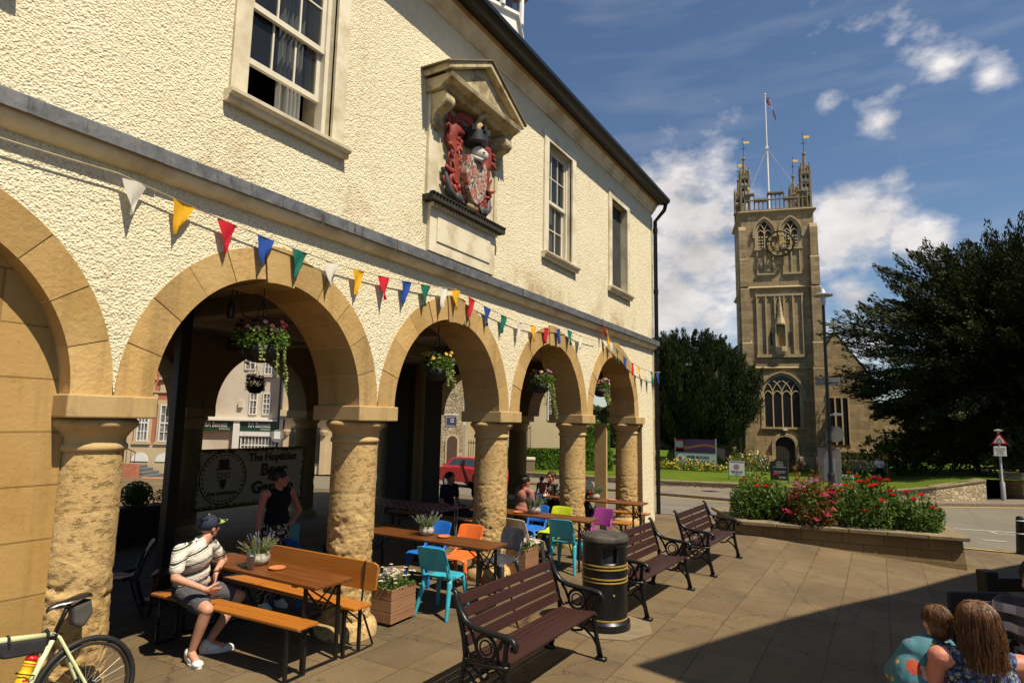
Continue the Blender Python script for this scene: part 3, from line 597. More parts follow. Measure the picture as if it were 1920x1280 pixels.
b.prism(cor, lambda p, q, s: (s, p, q), -.93, .93)
hh = .50
for sgn in (-1, 1):
    A = Vector((sgn*1.0, 0, 6.60)); B = Vector((0, 0, 6.60+hh)); d = (B-A).normalized(); nrm = Vector((-d.z*sgn, 0, d.x*sgn)); nrm = Vector((0, 0, 1))
    for (a, e, yo, t0, t1) in ((0, 1, -PD-.03, 0.0, .085), ):
        p0, p1 = A, B
        vs = [(p0.x, 0, p0.z), (p1.x, 0, p1.z), (p1.x, 0, p1.z+.10), (p0.x, 0, p0.z+.10)]
        b._add([(v[0], y, v[2]) for y in (0, -PD-.03) for v in vs], [(0, 1, 2, 3), (4, 5, 6, 7), (0, 1, 5, 4), (1, 2, 6, 5), (2, 3, 7, 6), (3, 0, 4, 7)])
b.build('pediment', 'creamdirty', nic, bevel=.008).scale = (.93, .86, 1)
b = MB(); b._add([(-.98, -PD+.09, 6.60), (.98, -PD+.09, 6.60), (0, -PD+.09, 7.09)], [(0, 1, 2)]); b.build('tympanum', 'creamdirty', nic).scale = (.93, .86, 1)
b = MB(); b._add([(-1.06, .0, 6.705), (-1.06, -PD-.06, 6.68), (0, -PD-.06, 7.21), (0, .0, 7.225), (1.06, 0, 6.705), (1.06, -PD-.06, 6.68)], [(0, 1, 2, 3), (3, 2, 5, 4)])
ob = b.build('pediment_flashing', 'coping', nic, recalc=False); md = ob.modifiers.new('thick', 'SOLIDIFY'); md.thickness = .02; ob.scale = (.93, .86, 1)
for sgn in (-1, 1):
    b = MB(); x = sgn*.72
    pts = [(0, 6.42), (-.30, 6.42), (-.345, 6.37), (-.34, 6.28), (-.28, 6.22), (-.18, 6.20), (-.12, 6.12), (-.11, 6.02), (-.075, 5.98), (0, 5.98)]
    b.prism(pts, lambda p, q, s: (s, p, q), x-.085, x+.085); b.tube([(x-.092, -.275, 6.32), (x+.092, -.275, 6.32)], .075, 14); b.tube([(x-.088, -.06, 6.03), (x+.088, -.06, 6.03)], .05, 12)
    b.build('bracket', 'creamdirty', nic, bevel=.006).scale = (1, .85, 1)
# the carving
arms = bpy.data.objects.new('coat_of_arms', None); 
redm = mat('red_painted_carving', (.30, .042, .022), .65, .25, 9, .4, 40, .006, c2=(.20, .025, .018), cs=6); blk = mat('black_carving', (.02, .02, .024), .5, .2); wht = mat('grey_white_carving', (.55, .52, .47), .6, .15); tan = mat('tan_carving', (.45, .32, .16), .7, .25, 20)
def m_shield():
    t = NT('quartered_shield'); v = t.coord(); b_ = t.node('ShaderNodeTexChecker', {'Scale': 6.5, 'Vector': v}); n = t.noise(26, 4, .7, v)
    c = t.mix(t.rng(n, .45, .55, 0, 1), (.55, .48, .38), (.06, .045, .04)); c = t.mix(t.math('MULTIPLY', b_.outputs['Fac'], .55), c, (.40, .05, .03)); c = t.mix(t.rng(t.noise(13, 3, .6, v), .58, .64, 0, .8), c, (.50, .31, .10)); t.col(c); t.b.inputs['Roughness'].default_value = .6; t.bump(n, .4, .01); return t.m
rr = random.Random(5)
def frond(b, x, z, a, L, k=7, r0=.04):      # a curling leaf of mantling
    pts = []; rs = []; p = Vector((x, -.11, z)); ang = a; cur = rr.choice((-1, 1))*rr.uniform(.25, .5)
    for i in range(k): pts.append(p.copy()); rs.append(r0*(1-.55*i/k)); p = p+Vector((math.cos(ang), rr.uniform(-.35, .25), math.sin(ang)))*L/k; p.y = min(-.06, p.y); ang += cur
    b.tube(pts, rs, 7, flat=.45)
for sgn in (-1, 1):
    b = MB()
    b.tube([(sgn*.20, -.10, 6.15), (sgn*.40, -.10, 6.12), (sgn*.44, -.09, 5.95), (sgn*.33, -.09, 5.80), (sgn*.38, -.09, 5.62), (sgn*.30, -.09, 5.45), (sgn*.34, -.08, 5.28), (sgn*.2, -.08, 5.18)], [.08, .11, .10, .07, .10, .07, .08, .04], 10, flat=.7)
    for i in range(46):
        z = 6.20-.021*i; x = sgn*(.30+.10*math.sin(i*1.1)); a = (math.pi if sgn < 0 else 0)-sgn*(-.9+.045*i)+rr.uniform(-.9, .9)
        frond(b, x, z, a, rr.uniform(.14, .30), 7, rr.uniform(.028, .052))
    for i in range(9): frond(b, sgn*.42, 6.14-.04*i, math.pi/2-sgn*rr.uniform(-.2, 1.2), .26, 7, .045)
    b.build('mantling', redm, nic, smooth=True)
b = MB(); sh = [(-.23, 5.80), (.23, 5.80), (.25, 5.55), (.20, 5.35), (.10, 5.22), (0, 5.16), (-.10, 5.22), (-.20, 5.35), (-.25, 5.55)]
b.prism(sh, lambda p, q, s: (p, s, q), -.24, -.04); b.build('shield', m_shield(), nic, bevel=.012)
b = MB(); b.ell((.03, -.22, 5.90), (.095, .11, .115)); b.ell((.06, -.30, 5.87), (.055, .06, .075)); b.b2(.0, .10, -.345, -.30, 5.895, 5.905); b.tube([(-.13, -.2, 5.82), (0, -.3, 5.79), (.13, -.2, 5.82)], .025, 8); b.build('helmet', wht, nic, smooth=True)
b = MB(); b.lathe([(.13, 0), (.17, .02), (.17, .16), (.14, .17)], 14, (0, -.2, 6.02))
for i in range(7): a = 2*math.pi*i/7; b.box((.155*math.cos(a), -.2+.155*math.sin(a), 6.20), (.07, .05, .08), a)
b.build('tower_crown', blk, nic, smooth=True, auto=40)
b = MB(); b.ell((.02, -.22, 6.26), (.08, .07, .12)); b.tube([(.02, -.22, 6.34), (.03, -.25, 6.42), (.06, -.28, 6.45)], [.05, .04, .035], 8); b.ell((.08, -.29, 6.45), (.055, .045, .04)); b.build('bird_crest', tan, nic, smooth=True)
for sgn in (-1, 1):
    b = MB(); b.tube([(sgn*.05, -.2, 6.24), (sgn*.16, -.18, 6.32), (sgn*.26, -.14, 6.35), (sgn*.33, -.10, 6.26)], [.05, .07, .06, .02], 8, flat=.5)
    b.build('bird_wing', redm, nic, smooth=True)
for sgn in (-1, 1):
    b = MB(); b.tube([(sgn*.52, -.07, 5.52), (sgn*.50, -.10, 5.38), (sgn*.46, -.12, 5.25), (sgn*.34, -.14, 5.16), (sgn*.20, -.15, 5.14)], [.03, .035, .045, .05, .04], 8); b.ell((sgn*.30, -.15, 5.18), (.10, .05, .07)); b.box((sgn*.52, -.08, 5.50), (.11, .05, .04))
    b.build('motto_scroll', mat('dark_grey_scroll', (.05, .05, .055), .6, .2), nic, smooth=True, auto=50)
b = MB(); b.ell((0, -.16, 5.15), (.13, .06, .07)); b.build('carved_base', tan, nic, smooth=True)
# wall hook and iron cramp
b = MB(); b.tube([(6.72, FY-.03, 3.66), (6.72, FY-.08, 3.63), (6.72, FY-.10, 3.55), (6.72, FY-.06, 3.52), (6.72, FY-.03, 3.56)], .008, 6); b.build('wall_hook', 'black', hall)
# iron posts, stair closet and lobby inside the arcade
b = MB(); b.b2(4.58, 4.72, 7.68, 7.82, 0, 3.85); b.b2(4.5, 4.8, 7.6, 7.9, 0, .04); b.build('iron_post', 'black', hall, bevel=.006)
b = MB(); b.b2(11.6, 12.9, 9.75, 10.4, -.02, 3.6); b.build('stair_closet', mat('dark_boarding', (.035, .028, .02), .8, .2, 3), hall)
b = MB(); b.tube([(11.75, 9.55, 0), (11.75, 9.55, 3.6)], .12, 14); b.lathe([(.17, 0), (.17, .12), (.14, .16)], 16, (11.75, 9.55, 0)); b.build('timber_post', 'dryshade', hall, smooth=True, auto=40)
# corner pilaster strip by the last column
b = MB(); b.b2(13.34, 13.42, FY+.62, FY+.9, 0, 2.26); b.build('corner_board', 'impost', hall)

# ---------------------------------------------------------------- bunting
def pennant(parent, p0, p1, drop, colr, lean=0, twist=0):
    a, c = Vector(p0), Vector(p1); mid = (a+c)/2+Vector((lean, -.02+twist, -drop)); b = MB(); N = 6
    vs = []
    for j in range(N+1):
        t = j/N
        for i in range(5):
            s_ = i/4; e0 = a.lerp(c, s_); q = e0.lerp(mid, t); q += Vector((0, .022*math.sin(s_*5+t*4+p0[0]*9)*(.3+t), 0)); vs.append(q)
    b._add(vs, [(j*5+i, j*5+i+1, (j+1)*5+i+1, (j+1)*5+i) for j in range(N) for i in range(4)]); o = b.build('pennant', 'fl_'+colr, parent, smooth=True, recalc=False)
def string_pts(pts, n=14, sag=.03):
    out = []
    for a, c in zip(pts[:-1], pts[1:]):
        for i in range(n): t = i/n; p = Vector(a).lerp(Vector(c), t); p.z -= sag*4*t*(1-t); out.append(p)
    out.append(Vector(pts[-1])); return out
def along(P, s):
    L = 0
    for a, c in zip(P[:-1], P[1:]):
        d = (c-a).length
        if L+d >= s: return a.lerp(c, (s-L)/d)
        L += d
    return P[-1].copy()
seq = ['white', 'yellow', 'red', 'blue', 'green']
bun = thing('bunting', 'long string of white, yellow, red, blue and green pennants swagged under the lead string course', 'bunting', (0, 0, 0))
P = string_pts([(-3, 4.70, 3.99), (-.2, 4.70, 4.04), (2.22, 4.685, 4.035), (4.42, 4.69, 3.85), (6.45, 4.685, 3.995), (8.1, 4.69, 3.80), (9.8, 4.685, 3.925), (11.15, 4.685, 3.88)])
b = MB(); b.tube(P, .0055, 5); b.build('cord', 'creamdirty', bun)
L = sum((P[i+1]-P[i]).length for i in range(len(P)-1)); s0 = None; acc_l = 0
for i in range(len(P)-1):
    if P[i].x <= 2.24 <= P[i+1].x: s0 = acc_l+(2.24-P[i].x)
    acc_l += (P[i+1]-P[i]).length
xs_f = [2.24, 2.63, 3.02, 3.41, 3.80, 4.20, 4.58, 4.97, 5.36, 5.72, 6.06, 6.35, 6.72, 7.13, 7.58, 8.04, 8.5, 8.94, 9.4, 9.86, 10.3]
cs_ = [0, 1, 2, 3, 4, 0, 1, 2, 3, 4, 0, 1, 2, 3, 4, 0, 1, 2, 3, 4, 0]
for x, ci in zip(xs_f, cs_): s_ = s0+(x-2.24); pennant(bun, along(P, s_), along(P, s_+.185), .265, seq[ci], random.uniform(-.05, .02), random.uniform(-.02, .03))
bun2 = thing('bunting', 'short string of pennants dropping across the last arch to the corner downpipe', 'bunting', (0, 0, 0))
P = string_pts([(11.32, 4.62, 4.36), (12.0, 4.66, 3.88), (13.4, 4.64, 3.58), (15.0, 4.6, 3.55)], 14, .05)
b = MB(); b.tube(P, .0055, 5); b.build('cord', 'creamdirty', bun2)
for s_, ci in ((.02, 2), (.28, 1), (.55, 0), (.95, 4), (1.4, 3), (1.85, 2), (2.3, 1), (2.75, 0), (3.15, 4), (3.6, 3)): pennant(bun2, along(P, s_), along(P, s_+.2), .28, seq[ci])

# ================================================================ beyond the road
WB = [(31.6, 30), (32.5, 14), (32.9, 10.1), (34.1, 6.3), (34.0, 2.5), (33.6, -.15), (34.0, -2.1), (36.3, -4.2)]
WTOP = [-.74, -.74, -.74, -.75, -.77, -.64, -.32, -.05]
def lz(x, y): return -.75 - .2*ss(38, 52, x)*ss(-6, 3, y) + .72*ss(.6, -4.4, y)*ss(54, 35, x)
fk = [(p[0]+.02, p[1]) for p in far[:6]]
struct(patch('far_footway', [(fk[0][0], 30, -.92), (28.6, 14, -.92), (28.62, 9.5, -.92), (28.42, 5.2, -.92), (31.9, -.9, -.92), (34.8, -5.3, -.92), (40, -13, -.92)], [(32, 30, -1.02), (32.7, 14, -1.02), (33.1, 10.1, -1.04), (34.3, 6.3, -1.04), (34.2, 2.5, -1.04), (33.8, -.15, -1.04), (36.5, -4.0, -1.02), (48, -9, -1.0)], 50, 4, 0, 'footway'))
def kerb(name, pts, w, z0, z1, m):
    b = MB()
    for a, c in zip(pts[:-1], pts[1:]):
        a, c = Vector(a), Vector(c); L = (c-a).length; k = max(1, int(L/.92)); t = (c-a)/L; n = Vector((-t.y, t.x))*w
        for i in range(k):
            p, q = a+t*(L*i/k+.006), a+t*(L*(i+1)/k-.006)
            za, zb_ = (z0(p.x, p.y), z1(p.x, p.y))
            b._add([(v.x, v.y, z) for z in (za, zb_) for v in (p, q, q-n, p-n)], [(0, 1, 2, 3), (4, 5, 6, 7), (0, 1, 5, 4), (1, 2, 6, 5), (2, 3, 7, 6), (3, 0, 4, 7)])
    return b.build(name, m, bevel=.012)
struct(kerb('kerb', [(28.6, 30), (28.6, 9.5), (28.4, 5.2), (31.9, -.9), (34.8, -5.3), (40, -13)], -.16, lambda x, y: -1.15, lambda x, y: -.905, 'kerb'))
struct(strip('yellow_line', [(x-.32, y-.05) for x, y in far[:6]], .12, 'yellowpaint', .024))
struct(strip('yellow_line', [(17.95+.0, 2.2), (18.1, .2), (18.6, -1.2), (19.75, -3.1), (22.1, -13)], .11, 'yellowpaint', .024))
for k, pts in enumerate(([(23.5, 10.5), (23.35, 7.2), (23.45, 4.75)], [(21.9, 10.5), (21.95, 6.7), (22.45, 4.6)], [(22.1, 5.9), (23.4, 4.75)], [(25.4, -2.0), (25.75, -3.0), (26.0, -4.0), (26.8, -8)], [(25.5, -2.95), (24.95, -3.1), (25.2, -3.8), (26, -8)], [(22.3, -2.4), (22.6, -3.0)], [(25.0, 14), (23.6, 11.4)], [(22.6, 14), (23.5, 15.5), (25, 15)])):
    struct(strip('road_marking', pts, .13 if k != 4 else .11, 'roadpaint', .026))
for k, pts in enumerate(([(27.2, 24.2), (29.4, 22.6)], [(29.4, 22.6), (30.6, 24.0)], [(27.6, 25.4), (30.6, 24.0)], [(24, 18.6), (26.2, 17.4)])): struct(strip('road_marking', pts, .22, 'roadpaint', .026))
# churchyard wall with its coping
yw = thing('churchyard_wall', 'long coursed rubble churchyard wall with worn flat coping, curving along the far footway', 'wall', (0, 0, 0))
b = MB(); c = MB()
for i in range(len(WB)-1):
    a, e = Vector(WB[i]), Vector(WB[i+1]); t = (e-a).normalized(); n = Vector((-t.y, t.x))
    if n.x < 0: n = -n
    za, ze = WTOP[i]-.07, WTOP[i+1]-.07
    b._add([(a.x, a.y, -1.15), (e.x, e.y, -1.15), (e.x+n.x*.4, e.y+n.y*.4, -1.15), (a.x+n.x*.4, a.y+n.y*.4, -1.15), (a.x, a.y, za), (e.x, e.y, ze), (e.x+n.x*.4, e.y+n.y*.4, ze), (a.x+n.x*.4, a.y+n.y*.4, za)], [(0, 1, 5, 4), (1, 2, 6, 5), (2, 3, 7, 6), (3, 0, 4, 7), (4, 5, 6, 7)])
    K = max(1, int((e-a).length/.9))
    for j in range(K):
        f0, f1 = j/K, (j+1)/K; p, q = a.lerp(e, f0)+t*.006-n*.05, a.lerp(e, f1)-t*.006-n*.05; z0, z1_ = za+(ze-za)*f0+.002, za+(ze-za)*f1+.002; h = .07+random.uniform(-.008, .012)
        c._add([(p.x, p.y, z0), (q.x, q.y, z1_), (q.x+n.x*.5, q.y+n.y*.5, z1_), (p.x+n.x*.5, p.y+n.y*.5, z0), (p.x, p.y, z0+h), (q.x, q.y, z1_+h), (q.x+n.x*.5, q.y+n.y*.5, z1_+h), (p.x+n.x*.5, p.y+n.y*.5, z0+h)], [(0, 1, 5, 4), (1, 2, 6, 5), (2, 3, 7, 6), (3, 0, 4, 7), (4, 5, 6, 7)])
b.build('rubble_face', 'rubble', yw, recalc=False); c.build('coping', 'coping', yw, bevel=.012)
gp = thing('wall_gate_pier', 'shaded rubble pier and recess beyond the warning sign at the wall end', 'wall', (0, 0, 0))
b = MB(); b.box((38.6, -5.6, -.5), (.6, 1.0, 1.3), R(-40)); b.box((40.6, -8.2, -.45), (.5, 4.2, 1.3), R(40)); b.build('pier', 'rubble', gp); b = MB(); b.box((38.6, -5.6, .18), (.7, 1.1, .09), R(-40)); b.box((40.6, -8.2, .23), (.62, 4.3, .09), R(40)); b.build('coping', 'coping', gp)
# lawn
b = MB()
def lfn(u, v):
    x = 32.5+60*u; y = -40+75*v
    return (x, y, lz(x, y))
def wallx(y):
    P = WB
    for i in range(len(P)-1):
        if P[i+1][1] <= y <= P[i][1]: return P[i][0]+(P[i+1][0]-P[i][0])*(P[i][1]-y)/(P[i][1]-P[i+1][1])
    return P[0][0] if y > 0 else 36.3+(-4.2-y)*.55
b.grid(lambda u, v: (lambda y: (lambda x: (x, y, lz(x, y)))(wallx(y)+.25+60*u))(-40+70*v), 60, 90)
lw = b.build('lawn', 'grass', smooth=True); struct(lw)
b = MB(); b.quad((47.5, -9.5, .02), (44.6, -5.0, -.02), (44.9, -4.6, -.02), (55, -8, -.05), (56, -9.5, 0)); struct(b.build('churchyard_path', 'footway'))

# ---------------------------------------------------------------- church
ch = thing('church', 'tall honey-grey stone parish church tower with clock, pinnacles and gilded vanes, nave behind', 'church', (51.85, 6.2, -1.0), R(15.6))
def cf(y, d, z): return (d, y, z)          # y to the left of the picture is +; d>0 goes away from the viewer
HT = 20.45
b = MB(); w = 2.72
b.b2(.0, 5.6, -w, w, 0, HT); b.build('tower_wall', 'church', ch)
for ya, yb in ((-2.75, -.95), (.95, 2.75)):
    b = MB(); b.b2(-.42, 0, ya, yb, 0, .55); b.b2(-.34, 0, ya, yb, .55, .95); b.build('plinth', 'church_trim', ch, bevel=.03)
def string(z, p=.16, h=.2, ww=w+.20):
    b = MB(); b.prism([(0, z-h*.5), (-p*.5, z-h*.3), (-p, z), (-p, z+.04), (0, z+h*.6)], lambda q, s, t: (q, t, s), -ww, ww)
    for sg in (-1, 1): b.prism([(0, z-h*.5), (p*.5, z-h*.3), (p, z), (p, z+.04), (0, z+h*.6)], lambda q, s, t: (t, sg*(w+.02+q), s), -.05, 5.65)
    b.build('string_course', 'church_trim', ch)
string(7.70, .14); string(14.1, .20, .26); string(20.40, .20, .22)
# diagonal-stepped corner buttresses
for sg in (-1, 1):
    b = MB()
    for (z0, z1, pd, ww) in ((0, 1.0, .95, .95), (1.0, 7.65, .72, .80), (7.75, 9.6, .62, .72), (9.6, 14.0, .44, .64), (14.2, 16.4, .40, .60), (16.4, 18.9, .26, .54)):
        y0 = sg*(w-ww+.18); y1 = sg*(w+.20)
        b.b2(-pd, .02, min(y0, y1), max(y0, y1), z0, z1)
        b.prism([(-pd, z1), (-.02, z1), (-.02, z1+.34)], lambda q, s, t: (q, t, s), min(y0, y1), max(y0, y1))
        ys = (sg*(w-.02), sg*(w+pd*.62)); b.b2(.05, .05+ww, min(ys), max(ys), z0, z1); 
        b.prism([(0, z1), (pd*.62, z1), (0, z1+.34)], lambda q, s, t: (t, sg*(w+q), s), .05, .05+ww)
    b.build('buttress', 'church', ch)
def pointed(y0, y1, zb, zs, za, n=10):    # outline of a pointed opening
    c = (y0+y1)/2; h = (y1-y0)/2; H = za-zs; rad = (h*h+H*H)/(2*h); P = [(y0, zb), (y0, zs)]
    for i in range(1, n+1): z = zs+H*i/n; P.append((y0+rad-math.sqrt(max(0, rad*rad-(z-zs)**2)), z))
    for i in range(n-1, -1, -1): z = zs+H*i/n; P.append((y1-rad+math.sqrt(max(0, rad*rad-(z-zs)**2)), z))
    P.append((y1, zb)); return P
def ring_out(P, off, d0, d1, closed_bottom=True):
    b = MB(); c = Vector((sum(p[0] for p in P)/len(P), sum(p[1] for p in P)/len(P))); n = len(P); Q = []
    for i in range(n):
        a, e = Vector(P[max(i-1, 0)]), Vector(P[min(i+1, n-1)]); t = (e-a).normalized(); nn_ = Vector((-t.y, t.x)); 
        if nn_.dot(Vector(P[i])-c) < 0: nn_ = -nn_
        Q.append(Vector(P[i])+nn_*off)
    for i in range(n-1):
        vs = [cf(P[i][0], d0, P[i][1]), cf(P[i+1][0], d0, P[i+1][1]), cf(Q[i+1].x, d0, Q[i+1].y), cf(Q[i].x, d0, Q[i].y), cf(P[i][0], d1, P[i][1]), cf(P[i+1][0], d1, P[i+1][1]), cf(Q[i+1].x, d1, Q[i+1].y), cf(Q[i].x, d1, Q[i].y)]
        b._add(vs, [(0, 1, 2, 3), (4, 5, 6, 7), (0, 1, 5, 4), (2, 3, 7, 6)])
    return b
def window_grp(name, y0, y1, zb, zs, za, lights, par, proud=.0, glassm='darkglass', hood=True, diaper=False):
    g = bpy.data.objects.new(name, None); COL.objects.link(g); g.parent = par
    P = pointed(y0, y1, zb, zs, za)
    b = MB(); b._add([cf(p[0], -.012, p[1]) for p in P], [tuple(range(len(P)))]); b.build('glazing', glassm, g)
    b = ring_out(P, .20, -.07, .02); sl_ = MB(); b.b2(-.14, .02, y0-.28, y1+.28, zb-.16, zb-.002)
    if hood:
        h = ring_out(pointed(y0-.22, y1+.22, zs-.35, zs, za+.22), .14, -.18, .01); b.v, b.f, b.m = b.v+h.v, b.f+[tuple(i+len(b.v) for i in f) for f in h.f], b.m+h.m
    b.build('window_surround', 'church_trim', g)
    b = MB(); W_ = (y1-y0); lw_ = W_/lights; t = .09 if lights > 2 else .08
    hz = zs-.1
    for i in range(1, lights): y = y0+lw_*i; b.b2(-.06, 0, y-t/2, y+t/2, zb, hz+.25)
    for s_ in (y0+.03, y1-.03): b.b2(-.055, 0, s_-.04, s_+.04, zb, zs)
    for i in range(lights):     # arched heads of the lights
        A = pointed(y0+lw_*i, y0+lw_*(i+1), hz, hz, hz+lw_*.72, 6)[1:-1]; b.tube([cf(p[0], -.03, p[1]) for p in A], .042, 6)
    rad = None
    c = (y0+y1)/2; h = W_/2; H = za-zs
    def clipin(y, z):
        if z <= zs: return True
        r_ = (h*h+H*H)/(2*h); return abs(y-c) <= r_ and math.hypot(abs(y-c)+ (r_-h), z-zs) <= r_-.02
    for i in range(1, lights):   # intersecting tracery
        y = y0+lw_*i; r_ = (h*h+H*H)/(2*h)
        for sg in (-1, 1):
            pts = []
            for k in range(14):
                a = R(90)*k/13*.75; py = y+sg*(r_*.62)*(1-math.cos(a)); pz = hz+.2+(r_*.62)*math.sin(a)*1.15
                if not clipin(py, pz): break
                pts.append(cf(py, -.028, pz))
            if len(pts) > 2: b.tube(pts, .036, 6)
    b.build('tracery', 'tracery', g)
    if diaper:
        b = MB()
        for i in range(lights):
            for k in range(int((zs-zb)/.26)): 
                for q in (.3, .7): z = zb+.16+.26*k; b.box(cf(y0+lw_*(i+q), -.02, z), (.02, .13, .13), M_=Matrix.Rotation(R(45), 3, 'X'))
        b.build('pierced_louvre', 'tracery', g)
    return g
window_grp('west_window', -1.24, 1.42, 3.15, 5.55, 7.12, 4, ch)
g = bpy.data.objects.new('west_door', None); COL.objects.link(g); g.parent = ch
P = pointed(-.68, .72, .2, 1.75, 2.42); b = MB(); b._add([cf(p[0], -.03, p[1]) for p in P], [tuple(range(len(P)))]); b.build('door_leaf', mat('dark_oak', (.03, .022, .016), .7, .3, 9), g)
b = ring_out(P, .26, -.22, 0); b.build('door_surround', 'church_trim', g, bevel=.02)
b = MB()
for i in range(7): b.b2(-.045, -.028, -.66+.2*i-.008, -.66+.2*i+.008, .2, 2.0)
b.build('plank_joint', 'dark', g)
b = MB(); b.b2(-.95, -.2, -.95, .98, 0, .12); b.b2(-.7, -.2, -.85, .9, .12, .22); b.build('door_step', 'church_trim', ch, bevel=.02)
b = MB(); b.box((-.24, -.02, 2.95), (.18, .32, .12)); b.build('door_lamp', 'whitepaint', ch)
# blind panelling and the canopied niche
b = MB(); y0, y1 = -1.62, 1.70
b.b2(-.13, 0, y0-.12, y1+.12, 8.55, 8.78); b.b2(-.14, .0, y0-.1, y1+.1, 13.42, 13.6)
for i in range(6): y = y0+(y1-y0)*i/5; b.b2(-.13, 0, y-.055, y+.055, 8.78, 13.42)
for i in range(5):
    c0 = y0+(y1-y0)*i/5; c1 = y0+(y1-y0)*(i+1)/5; A = pointed(c0+.05, c1-.05, 12.9, 12.9, 13.35, 5)[1:-1]; b.tube([cf(p[0], -.05, p[1]) for p in A], .05, 6)
b.build('blind_panelling', 'church_trim', ch)
b = MB(); b.lathe([(.30, 0), (.42, .25), (.46, .55), (.46, .62)], 10, (-.02, .02, 8.75)); b.lathe([(.34, 0), (.36, .1), (.22, .7), (.10, 1.6), (.02, 2.35)], 8, (-.12, .02, 11.1))
for i in range(9): b.ell((-.12-.26*(1-i/9), .02+.02*(i % 2), 11.3+.23*i), .07, 6, 4)
b.b2(-.28, 0, -.40, -.30, 9.35, 11.1); b.b2(-.28, 0, .34, .44, 9.35, 11.1); b.build('canopied_niche', 'tracery', ch)
b = MB(); b.b2(-.05, 0.01, -.28, .32, 9.37, 11.1); b.build('niche_recess', mat('ochre_stained_recess', (.34, .22, .08), .9), ch)
b = MB()
for y in (.72, -.66): b.b2(-.045, .01, y-.06, y+.06, 9.5, 10.55)
b.build('slit_light', 'dark', ch)
# belfry lights with pierced stone and the skeleton clock
for (y0, y1) in ((.42, 1.50), (-1.55, -.43)):
    window_grp('belfry_window', y0, y1, 17.35, 18.55, 19.6, 2, ch, diaper=True, glassm='dark')
    b = MB(); b.b2(-.10, 0, y0-.09, y0, 15.3, 17.1); b.b2(-.10, 0, y1, y1+.09, 15.3, 17.1); b.b2(-.09, 0, (y0+y1)/2-.05, (y0+y1)/2+.05, 15.3, 17.1); b.b2(-.14, 0, y0-.14, y1+.14, 15.16, 15.3); b.build('blind_panel', 'church_trim', ch)
ck = bpy.data.objects.new('clock', None); COL.objects.link(ck); ck.parent = ch; ck.location = (-.42, -.12, 17.6)
def ringyz(r, rt, n=40): return [(0, r*math.cos(2*math.pi*i/n), r*math.sin(2*math.pi*i/n)) for i in range(n)]
b = MB(); b.tube(ringyz(1.0, 0), .07, 8, closed=True); b.tube(ringyz(.64, 0), .04, 8, closed=True)
for k in range(4): a = math.pi/4+math.pi/2*k; b.tube([(0, .66*math.cos(a), .66*math.sin(a)), (.35, .8*math.cos(a), .8*math.sin(a))], .03, 6)
b.build('clock_ring', 'black', ck, smooth=True)
b = MB()
num = [2, 1, 2, 3, 2, 1, 2, 3, 4, 2, 1, 2]
for h in range(12):
    a = math.pi/2+2*math.pi*h/12; k = num[h]+1
    for q in range(k):
        off = (q-(k-1)/2)*.085; c, s = math.cos(a), math.sin(a); p = Vector((-.02, .86*c-off*s, .86*s+off*c))
        b.box(p, (.03, .24, .034), M_=Matrix.Rotation(a+(.25 if (h in (10, 5, 9) and q == 0) else 0), 3, 'X'))
b.build('numeral_ring', 'gilt', ck)
b = MB(); b.tube([(-.05, .03, -.2), (-.05, .0, .72)], [.04, .02], 6); b.tube([(-.06, .0, 0), (-.06, -.42, .16)], [.045, .03], 6); b.tube([(-.05, 0, 0), (.3, 0, 0)], .06, 8); b.build('clock_hand', 'gilt', ck)
# parapet: pierced battlement
b = MB(); Z0 = 20.62
for side in range(4):
    def pf(u, d, z, side=side):
        y = u
        if side == 0: return (d-.02, y, z)
        if side == 1: return (5.6-d, y, z)
        if side == 2: return (2.8+u, -w+d-.02, z)
        return (2.8+u, w-d+.02, z)
    def bb(u0, u1, z0, z1, t0=0, t1=.2):
        vs = [pf(u, d, z) for z in (z0, z1) for d in (t0, t1) for u in (u0, u1)]; b._add(vs, [(0, 1, 3, 2), (4, 5, 7, 6), (0, 1, 5, 4), (2, 3, 7, 6), (0, 2, 6, 4), (1, 3, 7, 5)])
    bb(-w, w, Z0-.16, Z0)
    prof = [(-2.35, -1.62, 22.05), (-1.62, -.62, 21.52), (-.62, .62, 22.05), (.62, 1.62, 21.52), (1.62, 2.35, 22.05)]
    for (u0, u1, zt) in prof:
        bb(u0, u1, zt-.13, zt, -.05, .25); bb(u0, u1, Z0+.78, Z0+.86, .03, .17) if zt > 21.8 else None
        n = int(round((u1-u0)/.33))
        for i in range(n+1): u = u0+(u1-u0)*i/n; bb(u-.035, u+.035, Z0, zt-.13, .02, .18)
        for i in range(n):
            c0, c1 = u0+(u1-u0)*i/n, u0+(u1-u0)*(i+1)/n; bb(c0, c1, zt-.24, zt-.13, .05, .15)
            for s_ in (0, 1):
                e = c0 if s_ == 0 else c1; bb(min(e, e+(.06 if s_ == 0 else -.06)), max(e, e+(.06 if s_ == 0 else -.06)), zt-.36, zt-.24, .05, .15)
b.build('pierced_parapet', 'church_dark', ch)
